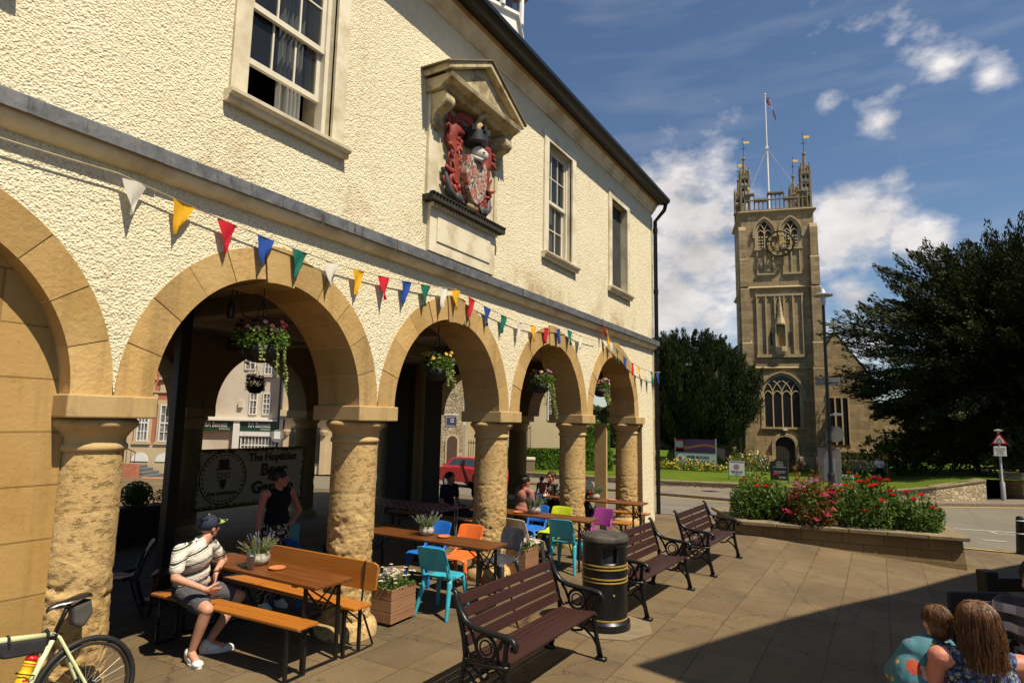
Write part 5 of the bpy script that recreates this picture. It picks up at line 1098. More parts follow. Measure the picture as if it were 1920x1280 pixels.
# ---------------------------------------------------------------- cast-iron bench
def iron_bench(label, loc, rz, L=1.62):
    t = thing('park_bench', label, 'bench', loc, rz, 'brown slatted benches with cast-iron ends')
    for s in (-1, 1):
        x = s*L/2; b = MB(); P = lambda *q: [(x, a, c) for a, c in q]
        b.tube(P((.30, .90), (.285, .915), (.262, .895), (.245, .84), (.205, .755), (.15, .69), (.06, .655), (-.08, .642), (-.22, .635), (-.295, .622), (-.325, .59), (-.318, .553), (-.29, .552), (-.284, .575)), [.014, .020, .022, .024, .026, .026, .024, .024, .024, .025, .024, .022, .018, .012], 10, flat=1.25)   # back scroll and arm
        b.tube(P((.262, .86), (.205, .68), (.17, .56), (.145, .42)), [.016, .018, .018, .02], 8, flat=1.2)             # back stile
        b.tube(P((-.245, .63), (-.232, .52), (-.225, .42), (-.262, .20), (-.30, .03)), [.018, .017, .021, .019, .023], 8, flat=1.3)   # front leg
        b.box((x, -.31, .015), (.06, .10, .03)); b.box((x, .26, .015), (.06, .09, .03))
        b.tube(P((.145, .42), (.165, .32), (.205, .16), (.25, .03)), [.021, .018, .018, .023], 8, flat=1.3)             # rear leg
        b.tube(P((-.26, .415), (-.1, .395), (.05, .39), (.155, .40)), .019, 8, flat=1.3)                                # seat bearer
        b.tube(P((-.235, .60), (-.185, .59), (-.155, .52), (-.165, .43)), .012, 7, flat=1.2)
        ring = [(x, -.045+.092*math.cos(2*math.pi*i/24), .525+.092*math.sin(2*math.pi*i/24)) for i in range(24)]; b.tube(ring, .015, 8, closed=True)
        ring = [(x, -.045+.055*math.cos(2*math.pi*i/20), .525+.055*math.sin(2*math.pi*i/20)) for i in range(20)]; b.tube(ring, .008, 6, closed=True)
        b.tube(P((.04, .50), (.085, .60), (.13, .655)), .012, 7, flat=1.2); b.tube(P((.045, .48), (.11, .45), (.15, .52)), .011, 7); b.tube(P((-.135, .50), (-.19, .56), (-.20, .63)), .011, 7)
        # lower scrollwork
        b.tube(P((-.245, .30), (-.19, .335), (-.14, .30), (-.10, .245), (-.02, .225), (.06, .25), (.11, .31), (.165, .31)), .013, 7, flat=1.2)
        b.tube(P((-.235, .32), (-.15, .375), (-.08, .34), (-.045, .29)), .011, 7); b.tube(P((.15, .36), (.08, .36), (.03, .33), (-.02, .27)), .011, 7)
        b.tube(P((-.285, .10), (-.22, .20), (-.13, .265)), .012, 7); b.tube(P((.232, .10), (.18, .20), (.10, .265)), .012, 7)
        ring = [(x, -.035+.04*math.cos(2*math.pi*i/14), .325+.035*math.sin(2*math.pi*i/14)) for i in range(14)]; b.tube(ring, .010, 6, closed=True)
        b.build('iron_end', 'castiron', t, smooth=True)
    b = MB(); W_ = L-.02
    for i in range(6): y = -.232+.066*i; z = .437-.008*math.sin(i/5*math.pi)-.012*(i/5); b.box((0, y, z), (W_, .056, .022))
    b.build('seat', 'benchslat', t, bevel=.004)
    b = MB(); d = Vector((0, .125, .43)).normalized(); rt = Matrix.Rotation(-math.atan2(.125, .43), 3, 'X')
    for i in range(4): p = Vector((0, .150, .475))+d*(.055+.104*i); b.box(p, (W_, .020, .086), M_=rt)
    b.build('backrest', 'benchslat', t, bevel=.004)
    b = MB(); b.tube([(-L/2, .03, .30), (L/2, .03, .30)], .009, 8); b.tube([(0, -.25, .42), (0, .14, .40), (0, .17, .48), (0, .285, .87)], .010, 6); b.build('tie_rod', 'castiron', t, smooth=True)
    return t
pb = iron_bench('slatted brown bench with black cast-iron ends, by the rusty drain cover', (5.10, 2.76, 0), R(-1.5), 1.62)
dup(pb, (8.17, 2.70, 0), R(-3), 'slatted brown bench with iron ends, its back partly behind the litter bin')
dup(pb, (10.75, 2.53, 0), R(-2.5), 'slatted brown bench with iron ends, by the raised flower bed')

# ---------------------------------------------------------------- litter bin
lb = thing('litter_bin', 'round black iron litter bin with gold bands and a flat lid', 'litter bin', (6.86, 2.78, 0))
b = MB(); r_ = .262; b.lathe([(.285, 0), (.290, .02), (.285, .085), (.272, .10), (.256, .115), (.254, .60), (.254, .66)], 40); b.build('body', 'black', lb, smooth=True, auto=35)
b = MB()
N = 40; op = [(200, 236), (20, 56)]
for i in range(N):
    a0, a1 = 2*math.pi*i/N, 2*math.pi*(i+1)/N; mid = math.degrees((a0+a1)/2)
    hole = any(o0 < mid < o1 for o0, o1 in op); zs_ = [(.66, .735), (.735, .90), (.90, .965)]
    for k, (z0, z1) in enumerate(zs_):
        if hole and k == 1: continue
        b.quad((.254*math.cos(a0), .254*math.sin(a0), z0), (.254*math.cos(a1), .254*math.sin(a1), z0), (.254*math.cos(a1), .254*math.sin(a1), z1), (.254*math.cos(a0), .254*math.sin(a0), z1))
o = b.build('hood', 'black', lb, smooth=True, recalc=False); bm = bmesh.new(); bm.from_mesh(o.data); bmesh.ops.remove_doubles(bm, verts=bm.verts, dist=.001); bmesh.ops.recalc_face_normals(bm, faces=bm.faces); bm.to_mesh(o.data); bm.free(); m = o.modifiers.new('thick', 'SOLIDIFY'); m.thickness = .012
b = MB(); b.lathe([(.262, .95), (.272, .962), (.272, .995), (.262, 1.012), (.20, 1.026), (.08, 1.033), (0.0, 1.034)], 40); b.build('lid', mat('dusty_black_lid', (.035, .033, .030), .45, .4, 14, .3, 40, .003, c2=(.09, .075, .055), cs=6), lb, smooth=True, auto=35)
for z in (.525, .562, .665, .702, .125): b = MB(); b.lathe([(.250, z-.009), (.262, z-.006), (.262, z+.006), (.250, z+.009)], 40, cap=False); b.build('gold_band', 'gold', lb, smooth=True, auto=35)
b = MB(); b.lathe([(.2, .2), (.21, .9)], 24); b.build('liner', 'blackmatt', lb)
b = MB(); b.box((.255*math.cos(R(225)), .255*math.sin(R(225)), .40), (.02, .02, .02), R(45)); b.build('lock', 'gold', lb)
b = MB(); b.lathe([(.50, .004), (.50, .008), (0, .008)], 8, cap=False); o = b.build('bin_footing', mat('pale_concrete_footing', (.205, .15, .085), .85, .2, 6, .4, 40, .004), None, loc=(6.9, 2.74, 0)); struct(o)

# manhole grating
b = MB(); b.b2(-.27, .27, -.27, .27, .003, .010)
for i in range(9):
    for j in range(9): b.box((-.24+.06*i, -.24+.06*j, .013), (.045, .045, .008), R(45))
o = b.build('manhole_cover', mat('rusty_cast_cover', (.075, .042, .022), .7, .4, 12, .4, 50, .003, c2=(.2, .12, .04), cs=8), None, loc=(6.52, 3.60, 0)); tag(o, 'square rusty patterned drain cover set in the paving behind an iron bench', 'drain cover')

# ---------------------------------------------------------------- timber flower boxes
def flower_box(label, loc, rz, cols, sx=.44, sy=.46, h=.40):
    t = thing('flower_box', label, 'planter', loc, rz, 'weathered timber flower boxes at the column feet'); r = random.Random(int(loc[0]*100)); b = MB()
    for k in range(3):
        z0 = .03+(h-.03)*k/3+.003; z1 = .03+(h-.03)*(k+1)/3-.003
        b.b2(-sx/2, sx/2, -sy/2, -sy/2+.024, z0, z1); b.b2(-sx/2, sx/2, sy/2-.024, sy/2, z0, z1); b.b2(-sx/2, -sx/2+.024, -sy/2+.0245, sy/2-.0245, z0, z1); b.b2(sx/2-.024, sx/2, -sy/2+.0245, sy/2-.0245, z0, z1)
    b.build('board', 'planterwood', t, bevel=.003)
    b = MB(); b.b2(-sx/2+.03, sx/2-.03, -sy/2+.03, sy/2-.03, .0, h-.03); b.build('soil', 'soil', t)
    b = MB(); c = {k: MB() for k in set(cols)}
    for i in range(900):
        x, y = r.uniform(-sx/2, sx/2)*1.05, r.uniform(-sy/2, sy/2)*1.05; z = h-.02+.16*r.random()*max(.25, noise.noise(Vector((x*7+loc[0], y*7, 0)))+.5); b.leaf((x, y, z), rnd_dir(r)+Vector((0, 0, 1)), rnd_dir(r), .035*r.uniform(.6, 1.3), .02)
    for i in range(64):
        x, y = r.uniform(-sx/2, sx/2)*1.05, r.uniform(-sy/2, sy/2)*1.05; k = cols[int((y/sy+.5)*.999*len(cols)) % len(cols)] if r.random() < .7 else r.choice(cols); z = h+.05+.12*r.random()
        for q in range(5): a = q*1.256+r.random(); c[k].leaf((x+.012*math.cos(a), y+.012*math.sin(a), z), Vector((math.cos(a)*.4, math.sin(a)*.4-.4, 1)), (math.cos(a), math.sin(a), .2), .026, .024)
    b.build('foliage', 'leaf', t, recalc=False)
    for k in c: c[k].build('blossom', 'p_'+k, t, recalc=False)
flower_box('timber flower box with white, violet and pink flowers, by the backrest bench', (5.68, 4.98, 0), R(2), ['white', 'white', 'lilac', 'lav', 'white'])
flower_box('timber flower box with red and white flowers, half hidden behind the dark grey chair', (8.40, 4.80, 0), R(2), ['white', 'white', 'red', 'red', 'lilac'])

# ---------------------------------------------------------------- hanging baskets
def basket(label, loc, top, cols, seed, trail=.45, w=.27, dark=False):
    t = thing('hanging_basket', label, 'hanging basket', loc, 0, 'hanging flower baskets under the arch crowns'); r = random.Random(seed)
    b = MB(); b.lathe([(.03, -.16), (.10, -.145), (.16, -.09), (.18, 0), (.165, 0)], 16); b.build('basket', 'blackmatt', t, smooth=True)
    b = MB()
    for k in range(3): a = 2.09*k; b.tube([(.17*math.cos(a), .17*math.sin(a), 0), (0, 0, (top-loc[2])*.75)], .005, 5)
    b.tube([(0, 0, (top-loc[2])*.75), (0, 0, top-loc[2])], .006, 5); b.build('chain', 'black', t)
    b = MB(); v = MB(); c = {k: MB() for k in set(cols)}
    for i in range(950):
        d = rnd_dir(r); k = r.uniform(.4, 1)**.5; p = Vector((d.x*w*k, d.y*w*k, .07+d.z*.15*k)); b.leaf(p, rnd_dir(r)+d, rnd_dir(r), .042*r.uniform(.6, 1.2), .024)
    for i in range(9):
        v = MB()
        a = r.uniform(0, 6.28) if i > 3 else -.9+r.uniform(-.4, .4); p = Vector((w*.8*math.cos(a), w*.8*math.sin(a), .02)); L = trail*r.uniform(.4, 1.0)*(1.15 if i < 4 else .7); n = int(L/.034)
        for k in range(n):
            p = p+Vector((math.cos(a)*.004+r.gauss(0, .003), math.sin(a)*.004+r.gauss(0, .004), -.034)); 
            for s in ((-1, 1) if r.random() < .45 else (r.choice((-1, 1)),)): c_ = p+Vector((s*.02*math.sin(a+.5), -s*.02*math.cos(a+.5), r.gauss(0, .008))); nr = Vector((0, -.6, .7))+rnd_dir(r)*.5; d_ = rnd_dir(r); v.leaf(c_, nr, d_, .034, .034)
        prev_ = Vector((w*.8*math.cos(a), w*.8*math.sin(a), .02)); v.tube([prev_, prev_.lerp(p, .5), p], .0025, 4); v.build('trailing_stem', 'palegreen', t, recalc=False)
    for i in range(60):
        a = r.uniform(0, 6.28); p = Vector((w*1.0*r.random()**.5*math.cos(a), w*1.0*r.random()**.5*math.sin(a), .12+.12*r.random())); k = cols[int((p.x/w*.5+.5)*len(cols)*.999) % len(cols)] if r.random() < .75 else r.choice(cols); nrm = (p+Vector((-.1, -.25, .05))).normalized(); sx = nrm.orthogonal().normalized(); sy = nrm.cross(sx)
        for q in range(5): an = q*1.256; dd = sx*math.cos(an)+sy*math.sin(an); c[k].leaf(p+dd*.012, nrm, dd, .026, .026)
    b.build('foliage', 'leaf', t, recalc=False)
    for k in c: c[k].build('blossom', 'p_'+k, t, recalc=False)
basket('basket of dark maroon petunias with long pale variegated trails', (3.80, 5.06, 2.96), 3.55, ['purple', 'wine', 'wine'], 1, .50, .27)
basket('basket of pale yellow petunias hanging in an arch between two round columns', (6.56, 5.05, 2.96), 3.58, ['yellow', 'yellow', 'wine', 'lav'], 2, .42, .24)
basket('basket of yellow and mauve petunias hanging in the arch above the lime chair', (9.50, 5.05, 2.93), 3.6, ['yellow', 'lilac', 'wine', 'lilac'], 3, .55, .27)
basket('small basket with pale trailing leaves in the last arch by the corner', (12.2, 5.02, 2.98), 3.6, ['pink', 'white', 'lilac'], 4, .5, .19)
basket('dark basket silhouetted in a rear arch against the cream shop front', (8.72, 11.7, 2.93), 3.55, ['wine'], 5, .2, .22)
basket('dark basket in a rear arch before the red brick house', (6.05, 11.7, 2.93), 3.55, ['wine'], 6, .2, .22)
# floodlight and cable under the nearest arch
fl = thing('spotlight', 'small black spotlight hanging from a cable under an arch', 'spotlight', (3.62, 5.30, 3.30)); b = MB(); b.lathe([(.03, -.09), (.04, -.06), (.032, .05), (.018, .09)], 14); b.build('lamp_body', 'black', fl, smooth=True); b = MB(); b.tube([(0, 0, .09), (.02, .02, .3), (.05, 0, .5)], .006, 5); b.tube([(.02, .02, .3), (.35, .3, .02), (.9, .5, .0), (1.2, .3, .1)], .009, 5); b.build('cable', 'blackmatt', fl)

# ---------------------------------------------------------------- raised flower bed
rb = thing('raised_flower_bed', 'long raised bed with low stone block wall and broad stone coping on the plaza edge', 'planter', (0, 0, 0))
poly = [(13.88, 2.56), (15.8, 3.62), (16.7, -1.05), (14.46, -1.38)]; ZL = .285
def inset(P, d):
    n = len(P); c = Vector((sum(p[0] for p in P)/n, sum(p[1] for p in P)/n)); out = []
    for i in range(n):
        a, p, e = Vector(P[i-1]), Vector(P[i]), Vector(P[(i+1) % n]); n1 = Vector((-(p-a).y, (p-a).x)).normalized(); n2 = Vector((-(e-p).y, (e-p).x)).normalized()
        if n1.dot(c-p) < 0: n1 = -n1
        if n2.dot(c-p) < 0: n2 = -n2
        m = (n1+n2).normalized(); out.append(tuple(p+m*d/max(.3, m.dot(n1))))
    return out
b = MB(); A, B_ = inset(poly, .06), inset(poly, .10)
for i in range(4):
    a, e = A[i], A[(i+1) % 4]; a2, e2 = B_[i], B_[(i+1) % 4]; K = 12
    for k in range(K):
        L_ = lambda p, q, f: (p[0]+(q[0]-p[0])*f, p[1]+(q[1]-p[1])*f); p0, p1, q0, q1 = L_(a, e, k/K), L_(a, e, (k+1)/K), L_(a2, e2, k/K), L_(a2, e2, (k+1)/K)
        b.quad((*p0, gz(*p0)-.08), (*p1, gz(*p1)-.08), (*q1, ZL-.075), (*q0, ZL-.075))
b.build('block_wall', 'planterwall', rb, recalc=False)
b = MB(); C_ = inset(poly, .40)
for i in range(4):
    K = 6 if i in (1, 3) else 3; a, e, c, d = poly[i], poly[(i+1) % 4], C_[i], C_[(i+1) % 4]; L_ = lambda p, q, f: (p[0]+(q[0]-p[0])*f, p[1]+(q[1]-p[1])*f)
    for k in range(K):
        g = .002; f0, f1 = k/K+g, (k+1)/K-g; p0, p1, q0, q1 = L_(a, e, f0), L_(a, e, f1), L_(c, d, f0), L_(c, d, f1); z = ZL+random.uniform(-.004, .004)
        b._add([(*p, zz) for zz in (ZL-.075, z) for p in (p0, p1, q1, q0)], [(3, 2, 1, 0), (4, 5, 6, 7), (0, 1, 5, 4), (1, 2, 6, 5), (2, 3, 7, 6), (3, 0, 4, 7)])
b.build('coping', 'coping', rb, bevel=.012)
b = MB(); b.quad(*[(*p, ZL-.05) for p in inset(poly, .3)]); b.build('soil', 'soil', rb)
def clump(name, label, cx, cy, rx, ry, h, n, m, seed, lw=.05, ll=.09):
    r = random.Random(seed); t = thing(name, label, 'flowering plant', (cx, cy, ZL-.05)); b = MB()
    for i in range(n):
        a = r.uniform(0, 6.28); q = r.random()**.5; x, y = rx*q*math.cos(a), ry*q*math.sin(a); top = h*1.05*(1-.45*q*q)*(1.0+.9*noise.noise(Vector((x*4.5+cx, y*4.5+cy, seed))))
        z = top*(.05+.95*r.random()**.6); b.leaf((x, y, z), rnd_dir(r)+Vector((-.2, -.5, .6)), rnd_dir(r)+Vector((0, 0, .6)), ll*r.uniform(.5, 1.4), lw*r.uniform(.5, 1.2))
    for i in range(int(n/40)):
        a = r.uniform(0, 6.28); q = r.random()**.5; x, y = rx*q*math.cos(a)*.9, ry*q*math.sin(a)*.9; b.tube([(x*.7, y*.7, 0), (x, y, h*(1-.5*q*q)*r.uniform(.7, 1.15))], .006, 4)
    b.build('foliage', m, t, recalc=False); return t, r
def poppy(par, base, p, m='p_red', s=.075):
    p = Vector(p)-Vector(base); b = MB(); b.mi = 1; b.tube([(p.x*.85, p.y*.85, .2), (p.x+.01, p.y, p.z*.6), p], .006, 5); b.mi = 0; r = random.Random(int(p.x*1e4))
    for k in range(6): a = k*1.047+r.random(); d = Vector((math.cos(a), math.sin(a), .35)); b.leaf(p+d*s*.45, Vector((-d.x*.4, -d.y*.4, 1)), d, s*1.1, s*1.1)
    for k in range(5): a = k*1.256; d = Vector((math.cos(a), math.sin(a), .9)); b.leaf(p+d*s*.35, d.orthogonal(), d, s, s)
    b.build('poppy', [m, 'leaf'], par, recalc=False)
b0 = (14.75, 2.45); c1, r1_ = clump('poppy_plant', 'leafy poppy clump with a few red blooms, at the bench end of the raised bed', *b0, .55, .5, .78, 2600, 'leaf', 1)
for p in [(15.1, 2.72, 1.03), (15.2, 2.45, 1.04), (14.36, 2.3, .97), (14.39, 2.12, .98), (15.1, 2.75, .79)]: poppy(c1, (*b0, ZL-.05), p)
b0 = (14.9, 1.55); c2, _ = clump('poppy_plant', 'leafy poppy clump with one tall pink bloom', 14.85, 1.98, .42, .34, .80, 1700, 'leaf', 2); poppy(c2, (14.85, 1.98, ZL-.05), (14.8, 1.98, 1.2), 'p_crimson', .085)
b0 = (14.62, 1.25); c3, r3 = clump('stonecrop_shrub', 'russet shrub with pink and crimson flower heads in the middle of the raised bed', *b0, .60, .52, .92, 1500, 'russet', 3); _b = MB(); _r = random.Random(77)
for i in range(1300):
    a = _r.uniform(0, 6.28); q = _r.random()**.5; _b.leaf((.58*q*math.cos(a), .5*q*math.sin(a), .9*(1-.5*q*q)*_r.random()**.6), rnd_dir(_r)+Vector((-.2, -.5, .6)), rnd_dir(_r)+Vector((0, 0, .6)), .09, .05)
_b.build('green_leaf', 'leaf', c3, recalc=False)
UM = [(14.17, 1.56, 1.08), (14.39, 1.46, .99), (14.25, 1.29, 1.13), (14.53, 1.22, 1.15), (14.9, 1.2, 1.1), (14.66, 1.14, .88), (14.29, 1.01, .87), (14.82, 1.0, .8), (14.5, .95, .72), (14.7, .88, .7), (14.3, 1.16, .54), (14.32, 1.03, .53), (14.24, .99, .48), (14.42, 1.58, .81), (14.5, 1.7, .7), (14.4, 1.77, .5), (14.27, 1.69, .48), (14.3, 1.59, .46), (14.15, 1.2, .39), (14.55, .8, 1.06), (14.52, 1.4, .9), (14.84, 1.56, .89), (14.53, .91, .91), (14.4, 1.1, .71), (14.42, .92, .58)]
for i, p in enumerate(UM):
    b = MB(); q = Vector(p)-Vector((*b0, ZL-.05))
    q = q+Vector((-.10, -.03, .03))
    for k in range(44): d = rnd_dir(r3); d.z = abs(d.z); b.leaf(q+Vector((d.x*.08, d.y*.08, d.z*.045)), d+Vector((0, 0, .6)), rnd_dir(r3), .038, .034)
    b.build('flower_head', 'p_lilac' if p[2] > .95 else ('p_crimson' if i % 3 else 'p_pink'), c3, recalc=False)
b0 = (15.0, .35); c4, _ = clump('poppy_plant', 'broad green poppy clump crowned with many red blooms', *b0, .75, .72, .86, 4200, 'leaf', 4, .045, .08)
for p in [(15.11, .57, 1.31), (15.04, .44, 1.24), (14.64, .37, 1.17), (14.97, .23, 1.19), (14.97, -.12, 1.21), (14.94, .26, 1.11), (14.47, .11, 1.13), (14.77, .02, 1.17), (14.73, .64, 1.07), (15.1, .73, .91), (15.39, .54, .94), (15.34, .51, .87), (14.9, -.2, .92), (14.33, -.01, .85), (14.4, .07, .71), (14.35, .29, .63), (14.88, .52, 1.03), (14.92, .32, 1.13), (14.56, .18, 1.09)]: poppy(c4, (*b0, ZL-.05), p)
for p in [(14.8, .1, 1.25), (14.8, -.15, 1.0), (14.5, .89, .97), (14.8, .01, 1.23)]: poppy(c4, (*b0, ZL-.05), p, 'p_crimson', .085)
b0 = (15.15, -.55); c5, _ = clump('poppy_plant', 'lower green poppy clump at the bollard end of the raised bed', *b0, .58, .52, .60, 2600, 'leaf', 5, .045, .08)
for p in [(14.79, -.43, 1.02), (14.6, -.67, .99), (14.5, -.54, .91), (14.72, -.85, .75), (15.28, -.99, .65)]: poppy(c5, (*b0, ZL-.05), p)

# ---------------------------------------------------------------- bollard, lamp post, warning sign
def bollard_b(name, label, loc, h=.95):
    t = thing(name, label, 'bollard', loc); b = MB(); b.lathe([(.135, 0), (.135, .02), (.125, .03), (.085, h*.86), (.088, h*.88), (.080, h*.94), (.055, h*.985), (.0, h)], 20); b.build('post', 'black', t, smooth=True, auto=40); b = MB()
    for z in (h*.55, h*.88): b = MB(); rr_ = .125-.04*(z/h)/.86*1.0; b.lathe([(rr_+.004, z-.012), (rr_+.008, z), (rr_+.004, z+.012)], 20); b.build('band', ('whitepaint' if 'pale rings' in label else 'black'), t, smooth=True)
bollard_b('bollard', 'black bollard with two pale rings at the plaza edge by the yellow line', (19.55, -2.87, gz(19.55, -2.87)-.01), .92)
bollard_b('bollard', 'squat black bollard glimpsed between the first column and the stair closet', (14.2, 13.6, gz(14.2, 13.6)), .95)
lp = thing('lamp_post', 'tall black lamp post carrying the grey backs of several road signs, before the church tower', 'lamp post', (30.6, 1.85, -1.0))
MT['alu'] = mat('grey_sign_back', (.26, .245, .22), .6, .12, 3, c2=(.20, .19, .17), cs=1.5); MT['steel'] = mat('galvanised_steel', (.42, .42, .42), .45, .15, 8, metal=.5)
b = MB(); b.lathe([(.14, 0), (.14, 1.2), (.11, 1.25), (.085, 1.3), (.075, 4.0), (.065, 8.7)], 14); b.build('column', 'black', lp, smooth=True, auto=40)
b = MB(); b.lathe([(.07, 8.7), (.10, 8.72), (.11, 8.95), (.10, 9.1), (.42, 9.12), (.43, 9.16), (.15, 9.26), (.06, 9.42), (0, 9.44)], 18); b.build('lantern', 'steel', lp, smooth=True, auto=40)
b = MB(); b.b2(.09, .12, -.52, .47, 5.10, 5.43); b.build('sign_plate', 'alu', lp, bevel=.006); b = MB(); b.b2(.06, .088, -.5, .45, 5.25, 5.28); b.build('sign_rail', 'steel', lp)
b = MB(); b.prism([(-.22+.36*math.cos(2*math.pi*i/28), 2.95+.36*math.sin(2*math.pi*i/28)) for i in range(28)], lambda p, q, s: (s, p, q), .08, .11); b.build('round_sign', 'alu', lp)
b = MB(); b.b2(.12, .15, -.40, .50, .85, 2.34); b.build('sign_plate', 'alu', lp, bevel=.006); b = MB(); b.b2(.10, .118, -.18, .28, .9, 1.9); b.build('sign_plate', 'steel', lp)
b = MB(); b.tube([(0, 0, 3.75), (0, -.2, 3.8)], .025, 6); b.box((0, -.36, 3.80), (.22, .36, .10)); b.build('floodlight', 'steel', lp, bevel=.02)
b = MB(); b.b2(-.1, .1, -.1, .1, 2.6, 2.66); b.b2(-.1, .1, -.1, .1, 3.2, 3.26); b.b2(.02, .09, -.06, .06, 3.3, 3.55); b.build('bracket', 'black', lp)
ws = thing('warning_sign', 'grey post with red-bordered road narrows triangle and a small text plate, before the churchyard wall', 'road sign', (36.6, -4.85, -1.0))
FD = Vector((-.95, -.12, 0)).normalized()
b = MB(); b.lathe([(.10, 0), (.10, .85), (.05, .92), (.04, 3.15)], 12); b.lathe([(.04, 3.15), (.17, 3.2), (.19, 3.24), (.0, 3.30)], 12); b.build('post', 'steel', ws, smooth=True, auto=40)
def tri(s, x, z=2.78): return [(-s*.5, z-s*.29), (s*.5, z-s*.29), (0, z+s*.58)]
b = MB(); b.prism(tri(.62, 0), lambda p, q, s: (s, p, q), -.085, -.06); b.build('triangle', 'p_red' if False else mat('red_sign_film', (.55, .012, .02), .4), ws, bevel=.02)
b = MB(); b.prism(tri(.42, 0), lambda p, q, s: (s, p, q), -.092, -.084); b.build('triangle_face', 'whitepaint', ws)
b = MB()
for s in (-1, 1): b.tube([(-.096, s*.09, 2.67), (-.096, s*.085, 2.74), (-.096, s*.035, 2.80), (-.096, s*.03, 2.88)], .016, 5)
b.build('road_narrows_symbol', 'black', ws)
b = MB(); b.b2(-.085, -.06, -.235, .235, 2.05, 2.50); b.build('text_plate', 'whitepaint', ws, bevel=.01)
text('plate_lettering', 'Oncoming\nvehicles in\nmiddle\nof road', .085, 'black', ws, face_mtx((-.0865, 0, 2.275), (0, -1, 0)), .001)

# ---------------------------------------------------------------- churchyard signs, bench and borders
nb = thing('notice_board', 'wide banner frame with a purple poster above a pale green free books banner', 'notice board', (43.1, 10.83, -.85))
b = MB()
for y in (-1.37, 1.37): b.b2(-.03, .03, y-.03, y+.03, 0, 2.15)
b.b2(-.025, .025, -1.37, 1.37, 1.13, 1.17); b.build('frame', 'steel', nb)
t = NT('purple_poster'); v = t.coord(); s = t.node('ShaderNodeSeparateXYZ', {0: v}); sw = t.math('ABSOLUTE', t.math('SUBTRACT', s.outputs[2], t.math('ADD', 1.60, t.math('MULTIPLY', t.math('SINE', t.math('MULTIPLY', s.outputs[1], 2.4)), -.10)))); t.col(t.mix(t.rng(t.math('ADD', sw, t.math('MULTIPLY', t.noise(7), .12)), .09, .16, 1, 0), (.045, .018, .075), (.30, .10, .03))); t.b.inputs['Roughness'].default_value = .5
b = MB(); b.b2(-.05, -.035, -1.33, .78, 1.2, 2.08); b.build('purple_poster', t.m, nb)
b = MB(); b.b2(-.05, -.035, .82, 1.33, 1.42, 2.03); b.build('small_poster', mat('pale_blue_poster', (.36, .40, .44), .6, .1), nb); MT['crimson'] = mat('crimson_stripe', (.4, .02, .06), .6)
for za in (1.42, 1.93): b = MB(); b.b2(-.053, -.049, .82, 1.33, za, za+.10); b.build('poster_stripe', 'crimson', nb)
b = MB(); b.b2(-.06, -.045, -1.36, 1.34, .33, 1.10); b.build('banner', mat('pale_green_banner', (.42, .56, .50), .7, .05), nb)
text('banner_lettering', 'FREE BOOKS', .26, 'black', nb, face_mtx((-.0625, -.18, .86), (0, -1, 0)), .001, bold=.008); text('banner_lettering', 'Over 5000 books - all free\nSaturdays 9am to 12 noon', .155, 'black', nb, face_mtx((-.0625, -.22, .54), (0, -1, 0)), .001, bold=.004, xscale=.92);
b = MB(); b.prism([(1.02+.19*math.cos(.2618*i), .76+.24*math.sin(.2618*i)) for i in range(24)], lambda p, q, s: (s, p, q), -.064, -.06); b.build('emblem', 'whitepaint', nb); b = MB(); b.prism([(1.02+.13*math.cos(.2618*i), .76+.16*math.sin(.2618*i)) for i in range(24)], lambda p, q, s: (s, p, q), -.067, -.064); b.build('emblem_disc', mat('emblem_red_grey', (.3, .12, .1), .6, .4, 20), nb)
af = thing('pavement_sign', 'white free books pavement sign in a black frame on the lawn', 'pavement sign', (36.2, 6.84, -.76))
b = MB(); 
for y in (-.43, .43): b.b2(-.02, .02, y-.015, y+.015, 0, 1.08)
b.b2(-.02, .02, -.43, .43, 1.05, 1.08); b.b2(-.02, .02, -.43, .43, .20, .23); b.b2(-.012, .012, -.01, .01, 0, .2); b.build('frame', 'black', af)
b = MB(); b.b2(-.03, -.005, -.415, .415, .23, 1.05); b.build('panel', 'whitepaint', af)
b = MB(); b.b2(-.034, -.03, -.39, .39, .965, 1.02); b.build('header_bar', mat('grey_header', (.2, .2, .2), .6), af)
b = MB(); b.prism([(.01+.15*math.cos(.2618*i), .72+.15*math.sin(.2618*i)) for i in range(24)], lambda p, q, s: (s, p, q), -.034, -.03); b.build('emblem', mat('emblem_blue_red', (.3, .3, .45), .6, .6, 30, c2=(.45, .12, .1), cs=9), af)
text('sign_lettering', 'FREE BOOKS', .11, 'black', af, face_mtx((-.032, 0, .45), (0, -1, 0)), .001, bold=.004); text('sign_lettering', 'Over 5000 books\nall free', .07, 'black', af, face_mtx((-.032, 0, .32), (0, -1, 0)), .001)
cb = thing('chalkboard', 'dark chalkboard with white writing and an arched top, standing on the lawn edge', 'chalkboard', (35.9, 4.62, -.76))
b = MB()
for y in (-.42, .42): b.b2(-.03, .03, y-.03, y+.03, 0, 1.12)
b.build('frame', mat('dark_sign_timber', (.06, .045, .03), .8), cb)
b = MB(); b.prism([(-.39, .16), (.39, .16), (.39, 1.12), (.24, 1.16), (.18, 1.24), (-.18, 1.24), (-.24, 1.16), (-.39, 1.12)], lambda p, q, s: (s, p, q), -.045, -.03); b.build('slate_panel', mat('chalkboard_black', (.012, .012, .014), .7), cb)
b = MB(); r = random.Random(4)
for (z, w_, n_) in ((1.12, .16, 7), (1.02, .2, 8), (.93, .2, 8), (.84, .31, 16), (.62, .3, 14), (.55, .26, 12)):
    for i in range(n_): y = -w_+2*w_*i/n_; b.box((-.047, y, z), (.002, .018, r.uniform(.02, .06)), M_=Matrix.Rotation(r.uniform(-.6, .6), 3, 'X'))
b.build('chalk_scribble', 'whitepaint', cb)
text('chalk_lettering', 'OPEN', .14, 'whitepaint', cb, face_mtx((-.047, -.14, .30), (0, -1, 0)), .001)
